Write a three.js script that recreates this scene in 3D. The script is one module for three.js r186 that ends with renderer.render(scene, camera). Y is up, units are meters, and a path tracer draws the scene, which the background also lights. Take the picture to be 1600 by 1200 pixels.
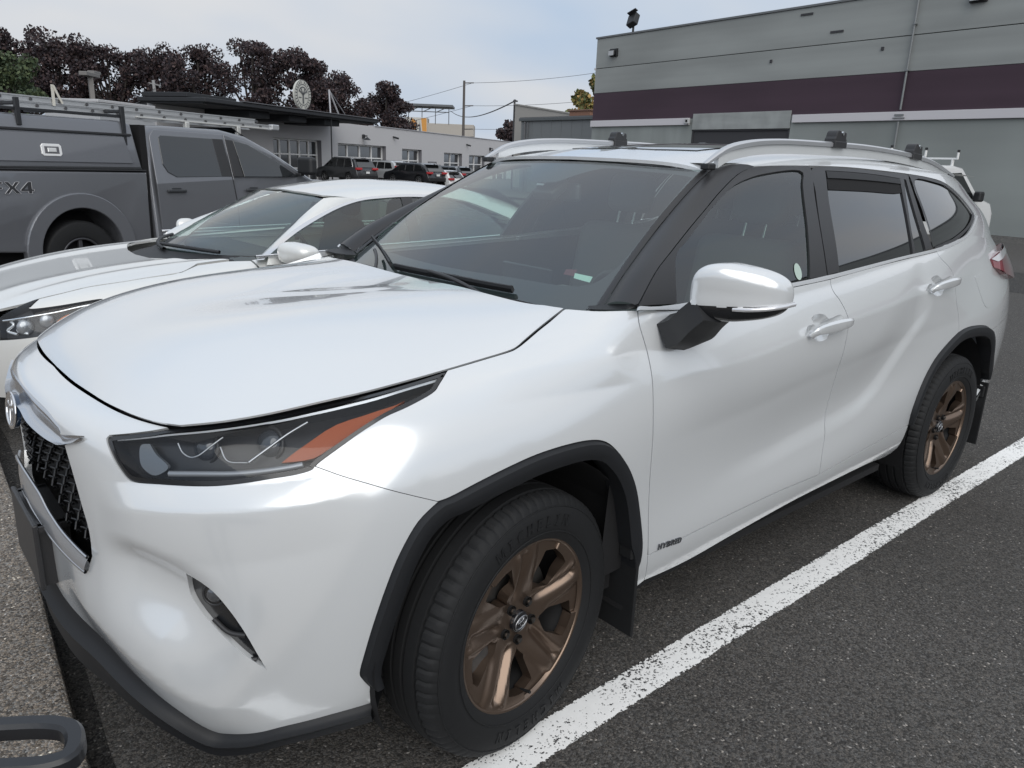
import * as THREE from 'three';
import { RoundedBoxGeometry } from 'three/addons/geometries/RoundedBoxGeometry.js';
import { TextGeometry } from 'three/addons/geometries/TextGeometry.js';
import { FontLoader } from 'three/addons/loaders/FontLoader.js';
import { ImprovedNoise } from 'three/addons/math/ImprovedNoise.js';
import { mergeGeometries, toCreasedNormals } from 'three/addons/utils/BufferGeometryUtils.js';

// ---------------------------------------------------------------- camera, sky, sun, exposure
// x runs rearward along the white SUV from its front axle, y is up, z points to its driver side
const scene = new THREE.Scene();
const camera = new THREE.PerspectiveCamera(53.23, 4 / 3, 0.05, 600);
{
  const yaw = 0.8501, pitch = 0.2793, roll = 0.0389;
  const f = new THREE.Vector3(Math.cos(pitch) * Math.cos(yaw), -Math.sin(pitch), -Math.cos(pitch) * Math.sin(yaw));
  const r0 = f.clone().cross(new THREE.Vector3(0, 1, 0)).normalize(), u0 = r0.clone().cross(f);
  const r = r0.clone().multiplyScalar(Math.cos(roll)).addScaledVector(u0, Math.sin(roll));
  const u = u0.clone().multiplyScalar(Math.cos(roll)).addScaledVector(r0, -Math.sin(roll));
  camera.position.set(-1.238, 1.572, 2.2513);
  camera.quaternion.setFromRotationMatrix(new THREE.Matrix4().makeBasis(r, u, f.clone().negate()));
}
const renderer = new THREE.WebGLRenderer({ antialias: true });
renderer.toneMapping = THREE.LinearToneMapping;
renderer.toneMappingExposure = 1.06;
renderer.shadowMap.enabled = true;
renderer.shadowMap.type = THREE.PCFSoftShadowMap;

const perlin = new ImprovedNoise();
function fbm(x, y, z, o = 5) { let s = 0, a = 0.5; for (let i = 0; i < o; i++) { s += a * perlin.noise(x, y, z); x *= 2.03; y *= 2.03; z *= 2.03; a *= 0.5; } return s; }
const lerp = (a, b, t) => a + (b - a) * t, clamp = (x, a = 0, b = 1) => Math.min(b, Math.max(a, x));
const sstep = (a, b, x) => { const t = clamp((x - a) / (b - a)); return t * t * (3 - 2 * t); };
function mulberry(a) { return () => { a |= 0; a = a + 0x6D2B79F5 | 0; let t = Math.imul(a ^ a >>> 15, 1 | a); t = t + Math.imul(t ^ t >>> 7, 61 | t) ^ t; return ((t ^ t >>> 14) >>> 0) / 4294967296; }; }
const R = (d) => d * Math.PI / 180;

// overcast sky: brighter towards the zenith, blue-grey gaps between pale streaks

{
  const w = 1024, h = 512, d = new Float32Array(w * h * 4);
  for (let j = 0; j < h; j++) for (let i = 0; i < w; i++) {
    const th = Math.PI * (j + 0.5) / h, ph = 2 * Math.PI * (i + 0.5) / w;
    const el = Math.PI / 2 - th, sy = -Math.cos(th);
    const y = Math.sin(-el), e = -y;                            // row 0 of the data is the bottom of the map
    const up = -e, c = Math.cos(el), X = Math.cos(ph) * c, Z = Math.sin(ph) * c;
    const s = Math.max(up, 0), L = 0.60 + 0.16 * s;
    const k = 1 / (s + 0.22);
    const n = fbm(X * k * 0.55 + 3.1, s * 1.5, Z * k * 0.8 + 7.7, 6);
    const n2 = fbm(X * k * 1.6 + 13.1, 4.2, Z * k * 2.4 + 1.7, 5);
    const m = clamp(0.5 + n * 1.35 + n2 * 0.35);
    const cl = [lerp(0.74, 1.10, m), lerp(0.90, 1.11, m), lerp(1.12, 1.13, m)];
    const o = (j * w + i) * 4, below = up < 0 ? 0.25 : 1;
    for (let q = 0; q < 3; q++) d[o + q] = L * cl[q] * below;
    d[o + 3] = 1;
  }
  const sky = new THREE.DataTexture(d, w, h, THREE.RGBAFormat, THREE.FloatType);
  sky.mapping = THREE.EquirectangularReflectionMapping; sky.magFilter = THREE.LinearFilter; sky.minFilter = THREE.LinearFilter; sky.wrapS = THREE.RepeatWrapping; sky.needsUpdate = true;
  scene.background = sky; scene.environment = sky;
}
const sun = new THREE.DirectionalLight(new THREE.Color(1, 0.965, 0.91), 1.75);
sun.position.set(-13, 23, 33); sun.target.position.set(1, 0, 0); sun.castShadow = true; sun.shadow.radius = 120;
Object.assign(sun.shadow.camera, { left: -40, right: 40, top: 40, bottom: -40, near: 1, far: 120 }); sun.shadow.mapSize.set(2048, 2048);
scene.add(sun, sun.target);

// ---------------------------------------------------------------- helpers
const font = await new FontLoader().loadAsync('fonts/droid/droid_sans_bold.typeface.json');
const used = {};
function numbered(n) { used[n] = (used[n] ?? -1) + 1; return used[n] ? `${n}_${String(used[n]).padStart(3, '0')}` : n; }
function tag(o, label, category, group) { Object.assign(o.userData, { label, category }); if (group) o.userData.group = group; return o; }
function thing(name, label, category, pos = [0, 0, 0], turn = 0, group) { const g = new THREE.Group(); g.name = numbered(name); g.position.set(...pos); g.rotation.y = turn; scene.add(g); return tag(g, label, category, group); }
function part(name, geo, mat, parent, label) {
  const m = new THREE.Mesh(geo, mat); m.name = parent === scene ? numbered(name) : name; m.castShadow = m.receiveShadow = true;
  if (label) m.userData.label = label; parent.add(m); return m;
}
function structure(name, geo, mat) { const m = part(name, geo, mat, scene); m.userData.kind = 'structure'; return m; }
const std = (c, r = 0.6, m = 0, extra = {}) => new THREE.MeshStandardMaterial({ color: new THREE.Color().setRGB(...c), roughness: r, metalness: m, side: THREE.DoubleSide, ...extra });
const phys = (c, r, m, extra = {}) => new THREE.MeshPhysicalMaterial({ color: new THREE.Color().setRGB(...c), roughness: r, metalness: m, side: THREE.DoubleSide, ...extra });
const box = (x0, x1, y0, y1, z0, z1, r = 0) => { const a = Math.abs(x1 - x0), b = Math.abs(y1 - y0), c = Math.abs(z1 - z0); const g = r ? new RoundedBoxGeometry(a, b, c, 2, Math.min(r, a / 2.01, b / 2.01, c / 2.01)) : new THREE.BoxGeometry(a, b, c); return g.translate((x0 + x1) / 2, (y0 + y1) / 2, (z0 + z1) / 2); };
function join(list) { return mergeGeometries(list.map(g => { g = g.index ? g.toNonIndexed() : g.clone(); for (const k of Object.keys(g.attributes)) if (!['position', 'normal', 'uv'].includes(k)) g.deleteAttribute(k); if (!g.attributes.normal) g.computeVertexNormals(); if (!g.attributes.uv) g.setAttribute('uv', new THREE.BufferAttribute(new Float32Array(g.attributes.position.count * 2), 2)); return g; })); }
function mirrorZ(g, z0 = 0) { g = g.clone(); const p = g.attributes.position, n = g.attributes.normal; for (let i = 0; i < p.count; i++) { p.setZ(i, 2 * z0 - p.getZ(i)); if (n) n.setZ(i, -n.getZ(i)); } if (g.index) { const a = g.index.array; for (let i = 0; i < a.length; i += 3) { const t = a[i]; a[i] = a[i + 2]; a[i + 2] = t; } } else { for (const k of Object.keys(g.attributes)) { const at = g.attributes[k], s = at.itemSize; for (let i = 0; i < at.count; i += 3) for (let q = 0; q < s; q++) { const A = at.array, t = A[i * s + q]; A[i * s + q] = A[(i + 2) * s + q]; A[(i + 2) * s + q] = t; } } } return g; }
function tube(pts, r, seg = 24, rad = 8, closed = false) { return new THREE.TubeGeometry(new THREE.CatmullRomCurve3(pts.map(p => p.isVector3 ? p : new THREE.Vector3(...p)), closed, 'centripetal'), seg, r, rad, closed); }
function rod(a, b, r, rad = 8) { const A = new THREE.Vector3(...a), B = new THREE.Vector3(...b), d = B.clone().sub(A); return new THREE.CylinderGeometry(r, r, d.length(), rad).applyQuaternion(new THREE.Quaternion().setFromUnitVectors(new THREE.Vector3(0, 1, 0), d.clone().normalize())).translate((A.x + B.x) / 2, (A.y + B.y) / 2, (A.z + B.z) / 2); }
// a strip swept along pts: prof = [[side, up], ...] in the frame (side, up) given per point
function sweep(pts, frame, prof, closedProf = true) {
  const pos = [], idx = [], n = prof.length;
  pts.forEach((p, i) => { const [s, u] = frame(i); for (const [a, b] of prof) pos.push(p.x + s.x * a + u.x * b, p.y + s.y * a + u.y * b, p.z + s.z * a + u.z * b); });
  for (let i = 0; i < pts.length - 1; i++) for (let j = 0; j < (closedProf ? n : n - 1); j++) { const k = (j + 1) % n, a = i * n + j, b = i * n + k, c = a + n, d = b + n; idx.push(a, b, d, a, d, c); }
  if (closedProf) for (let j = 1; j < n - 1; j++) { const e = (pts.length - 1) * n; idx.push(0, j + 1, j, e, e + j, e + j + 1); }
  const g = new THREE.BufferGeometry(); g.setAttribute('position', new THREE.Float32BufferAttribute(pos, 3)); g.setIndex(idx);
  return toCreasedNormals(g, 0.6);
}
function text(str, size, depth = 0.004) { const g = new TextGeometry(str, { font, size, depth, curveSegments: 3 }); g.computeBoundingBox(); const b = g.boundingBox; g.translate(-(b.min.x + b.max.x) / 2, -(b.min.y + b.max.y) / 2, 0); return g; }
const shapeOf = (pts) => new THREE.Shape(pts.map(([x, y]) => new THREE.Vector2(x, y)));

// ---- smooth surfaces and the panels cut out of them
class Surf {
  constructor(fn, da, db, sign = 1) { this.fn = fn; this.da = da; this.db = db; this.sign = sign; }
  at(a, b) { return this.fn(a, b); }
  tang(a, b) { const e = 1e-3, p = this.fn(a + e, b), q = this.fn(a - e, b), r = this.fn(a, b + e), s = this.fn(a, b - e); return [p.sub(q).multiplyScalar(0.5 / e), r.sub(s).multiplyScalar(0.5 / e)]; }
  normal(a, b) { const [u, v] = this.tang(a, b); const n = u.cross(v); const l = n.length(); return l > 1e-9 ? n.multiplyScalar(this.sign / l) : new THREE.Vector3(0, 1, 0); }
}
function bspline(net) {                                            // uniform cubic tensor surface through extended ends
  const ext = (A, f) => [f(A[0], A[1]), ...A, f(A[A.length - 1], A[A.length - 2])];
  const lin = (p, q) => p.map((v, i) => 2 * v - q[i]);
  let N = ext(net, (p, q) => p.map((v, i) => lin(v, q[i]))); N = N.map(r => ext(r, lin));
  const S = N.length - 3, T = N[0].length - 3;
  const w = (t) => [(1 - t) ** 3 / 6, (3 * t ** 3 - 6 * t * t + 4) / 6, (-3 * t ** 3 + 3 * t * t + 3 * t + 1) / 6, t ** 3 / 6];
  return (a, b) => {
    a = clamp(a, 0, S - 1e-6); b = clamp(b, 0, T - 1e-6); const i = Math.floor(a), j = Math.floor(b), A = w(a - i), B = w(b - j);
    let x = 0, y = 0, z = 0; for (let k = 0; k < 4; k++) for (let l = 0; l < 4; l++) { const c = A[k] * B[l], q = N[i + k][j + l]; x += c * q[0]; y += c * q[1]; z += c * q[2]; }
    return new THREE.Vector3(x, y, z);
  };
}
const rev = (a) => [...a].reverse();
function curve(pts, n = 4) {                                        // Catmull-Rom through param points
  if (pts.length < 3) return pts; const o = [], P = (i) => pts[clamp(i, 0, pts.length - 1)];
  for (let i = 0; i < pts.length - 1; i++) for (let k = 0; k < n; k++) { const t = k / n, a = P(i - 1), b = P(i), c = P(i + 1), d = P(i + 2); o.push([0, 1].map(q => 0.5 * (2 * b[q] + (c[q] - a[q]) * t + (2 * a[q] - 5 * b[q] + 4 * c[q] - d[q]) * t * t + (3 * b[q] - a[q] - 3 * c[q] + d[q]) * t ** 3))); }
  o.push(pts[pts.length - 1]); return o;
}
function loop(...edges) { const o = []; for (const e of edges) for (const p of e) { const l = o[o.length - 1]; if (!l || Math.hypot(l[0] - p[0], l[1] - p[1]) > 1e-4) o.push(p); } const a = o[0], b = o[o.length - 1]; if (Math.hypot(a[0] - b[0], a[1] - b[1]) < 1e-4) o.pop(); return o; }
const areaOf = (p) => { let s = 0; for (let i = 0; i < p.length; i++) { const a = p[i], b = p[(i + 1) % p.length]; s += a[0] * b[1] - a[1] * b[0]; } return s / 2; };
function insetLoop(S, poly, d) {
  const sg = Math.sign(areaOf(poly)), n = poly.length;
  return poly.map((p, i) => {
    const [u, v] = S.tang(...p), la = u.length() + 1e-6, lb = v.length() + 1e-6, a = poly[(i + n - 1) % n], b = poly[(i + 1) % n];
    const nn = (q, r) => { const x = (r[0] - q[0]) * la, y = (r[1] - q[1]) * lb, l = Math.hypot(x, y) || 1; return [-y / l * sg, x / l * sg]; };
    const n1 = nn(a, p), n2 = nn(p, b), m = [n1[0] + n2[0], n1[1] + n2[1]], l2 = m[0] * m[0] + m[1] * m[1], k = l2 > 0.3 ? 2 / l2 : 1;
    return [p[0] + m[0] * k * d / la, p[1] + m[1] * k * d / lb];
  });
}
function clipCell(poly, x0, x1, y0, y1) {
  for (const [ax, s, v] of [[0, 1, x0], [0, -1, x1], [1, 1, y0], [1, -1, y1]]) {
    const out = []; for (let i = 0; i < poly.length; i++) { const p = poly[i], q = poly[(i + 1) % poly.length], a = s * (p[ax] - v), b = s * (q[ax] - v); if (a >= 0) out.push(p); if ((a > 0 && b < 0) || (a < 0 && b > 0)) { const t = a / (a - b); out.push([p[0] + (q[0] - p[0]) * t, p[1] + (q[1] - p[1]) * t]); } }
    poly = out; if (poly.length < 3) return [];
  }
  return poly;
}
function panel(S, poly, { off = 0, inset = 0.002, flange = 0.014, da = S.da, db = S.db, both = false } = {}) {
  if (inset) poly = insetLoop(S, poly, inset);
  const pos = [], nor = [], uv = [], idx = [], cache = new Map();
  const vert = (a, b) => { const k = a.toFixed(5) + ',' + b.toFixed(5); let i = cache.get(k); if (i === undefined) { i = pos.length / 3; cache.set(k, i); const p = S.at(a, b), n = S.normal(a, b); p.addScaledVector(n, off); pos.push(p.x, p.y, p.z); nor.push(n.x, n.y, n.z); uv.push(a, b); } return i; };
  const xs = poly.map(p => p[0]), ys = poly.map(p => p[1]), i0 = Math.floor(Math.min(...xs) / da), i1 = Math.ceil(Math.max(...xs) / da), j0 = Math.floor(Math.min(...ys) / db), j1 = Math.ceil(Math.max(...ys) / db);
  const push = (a, b, c) => { // keep the winding facing outwards
    const P = (i) => new THREE.Vector3(pos[3 * i], pos[3 * i + 1], pos[3 * i + 2]), A = P(a), n = P(b).sub(A).cross(P(c).sub(A)); const d = n.x * nor[3 * a] + n.y * nor[3 * a + 1] + n.z * nor[3 * a + 2]; d >= 0 ? idx.push(a, b, c) : idx.push(a, c, b);
  };
  const n0 = poly.length, crosses = (x0, x1, y0, y1) => { for (let k = 0; k < n0; k++) { const p = poly[k], q = poly[(k + 1) % n0]; if ((p[0] < x0 && q[0] < x0) || (p[0] > x1 && q[0] > x1) || (p[1] < y0 && q[1] < y0) || (p[1] > y1 && q[1] > y1)) continue; const s = [[x0, y0], [x1, y0], [x1, y1], [x0, y1]].map(c => (q[0] - p[0]) * (c[1] - p[1]) - (q[1] - p[1]) * (c[0] - p[0])); if (Math.max(...s) >= 0 && Math.min(...s) <= 0) return true; } return false; };
  const within = (x, y) => { let c = false; for (let i = 0, j = n0 - 1; i < n0; j = i++) { const [xi, yi] = poly[i], [xj, yj] = poly[j]; if ((yi > y) !== (yj > y) && x < (xj - xi) * (y - yi) / (yj - yi) + xi) c = !c; } return c; };
  const unspike = (c) => { for (let go = true; go && c.length > 2;) { go = false; for (let k = 0; k < c.length; k++) { const a = c[(k + c.length - 1) % c.length], b = c[k], d = c[(k + 1) % c.length], ux = b[0] - a[0], uy = b[1] - a[1], vx = d[0] - b[0], vy = d[1] - b[1], lu = Math.hypot(ux, uy), lv = Math.hypot(vx, vy); if (lu < 1e-7 || lv < 1e-7 || (Math.abs(ux * vy - uy * vx) < 1e-7 * lu * lv && ux * vx + uy * vy < 0)) { c.splice(k, 1); go = true; break; } } } return c; };
  for (let i = i0; i < i1; i++) {
    const strip = clipCell(poly, i * da, (i + 1) * da, -1e9, 1e9); if (strip.length < 3) continue;
    for (let j = j0; j < j1; j++) {
      const X0 = i * da, X1 = (i + 1) * da, Y0 = j * db, Y1 = (j + 1) * db;
      if (!crosses(X0, X1, Y0, Y1)) { if (within((X0 + X1) / 2, (Y0 + Y1) / 2)) { const id = [vert(X0, Y0), vert(X1, Y0), vert(X1, Y1), vert(X0, Y1)]; push(id[0], id[1], id[2]); push(id[0], id[2], id[3]); } continue; }
      const c = clipCell(strip, i * da, (i + 1) * da, j * db, (j + 1) * db); if (c.length < 3 || Math.abs(areaOf(c)) < 1e-9) continue;
      const q = unspike([...c]); if (q.length < 3) continue;
      const tri = q.length === 3 ? [[0, 1, 2]] : THREE.ShapeUtils.triangulateShape(q.map(p => new THREE.Vector2(...p)), []);
      const id = q.map(p => vert(...p)); for (const t of tri) push(id[t[0]], id[t[1]], id[t[2]]);
    }
  }
  if (flange) {
    const n = poly.length, sg = Math.sign(areaOf(poly));
    for (let i = 0; i < n; i++) {
      const a = poly[i], b = poly[(i + 1) % n], base = pos.length / 3, A = S.at(...a), B = S.at(...b), na = S.normal(...a), nb = S.normal(...b);
      const side = B.clone().sub(A).cross(na).normalize().multiplyScalar(sg * S.sign);
      for (const [p, m, w] of [[A, na, a], [B, nb, b]]) for (const h of [off, off - flange]) { const v = p.clone().addScaledVector(m, h); pos.push(v.x, v.y, v.z); nor.push(side.x, side.y, side.z); uv.push(...w); }
      const fl = B.clone().sub(A).cross(na.clone().negate()); fl.dot(side) * Math.sign(flange) < 0 ? idx.push(base, base + 1, base + 3, base, base + 3, base + 2) : idx.push(base, base + 3, base + 1, base, base + 2, base + 3);
    }
  }
  const g = new THREE.BufferGeometry(); g.setAttribute('position', new THREE.Float32BufferAttribute(pos, 3)); g.setAttribute('normal', new THREE.Float32BufferAttribute(nor, 3)); g.setAttribute('uv', new THREE.Float32BufferAttribute(uv, 2)); g.setIndex(idx);
  return g;
}
function withHole(outer, hole) {                                    // one loop with a slit to a hole
  const s = Math.sign(areaOf(outer)) === Math.sign(areaOf(hole)) ? rev(hole) : hole; let bi = 0, hi = 0, best = 1e9;
  outer.forEach((p, i) => s.forEach((q, k) => { const d = Math.hypot(p[0] - q[0], p[1] - q[1]); if (d < best) { best = d; bi = i; hi = k; } }));
  return [...outer.slice(0, bi + 1), ...s.slice(hi), ...s.slice(0, hi), s[hi], ...outer.slice(bi)];
}
// ruled strip between two point rows, lifted in the middle
function ruled(A, B, m = 4, lift = 0, n0 = 0, n1 = 1) {
  const pos = [], idx = []; A.forEach((a, i) => { const b = B[i], t = B[Math.min(i + 1, B.length - 1)].clone().sub(B[Math.max(i - 1, 0)]), nn = b.clone().sub(a).cross(t).normalize(); for (let k = 0; k <= m; k++) { const s = lerp(n0, n1, k / m), p = a.clone().lerp(b, s).addScaledVector(nn, lift * 4 * s * (1 - s)); pos.push(p.x, p.y, p.z); } });
  for (let i = 0; i < A.length - 1; i++) for (let k = 0; k < m; k++) { const a = i * (m + 1) + k, c = a + m + 1; idx.push(a, a + 1, c + 1, a, c + 1, c); }
  const g = new THREE.BufferGeometry(); g.setAttribute('position', new THREE.Float32BufferAttribute(pos, 3)); g.setIndex(idx); g.computeVertexNormals(); return g;
}
function resample(pts, n) { const c = new THREE.CatmullRomCurve3(pts, false, 'centripetal'); return c.getSpacedPoints(n - 1); }

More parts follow.
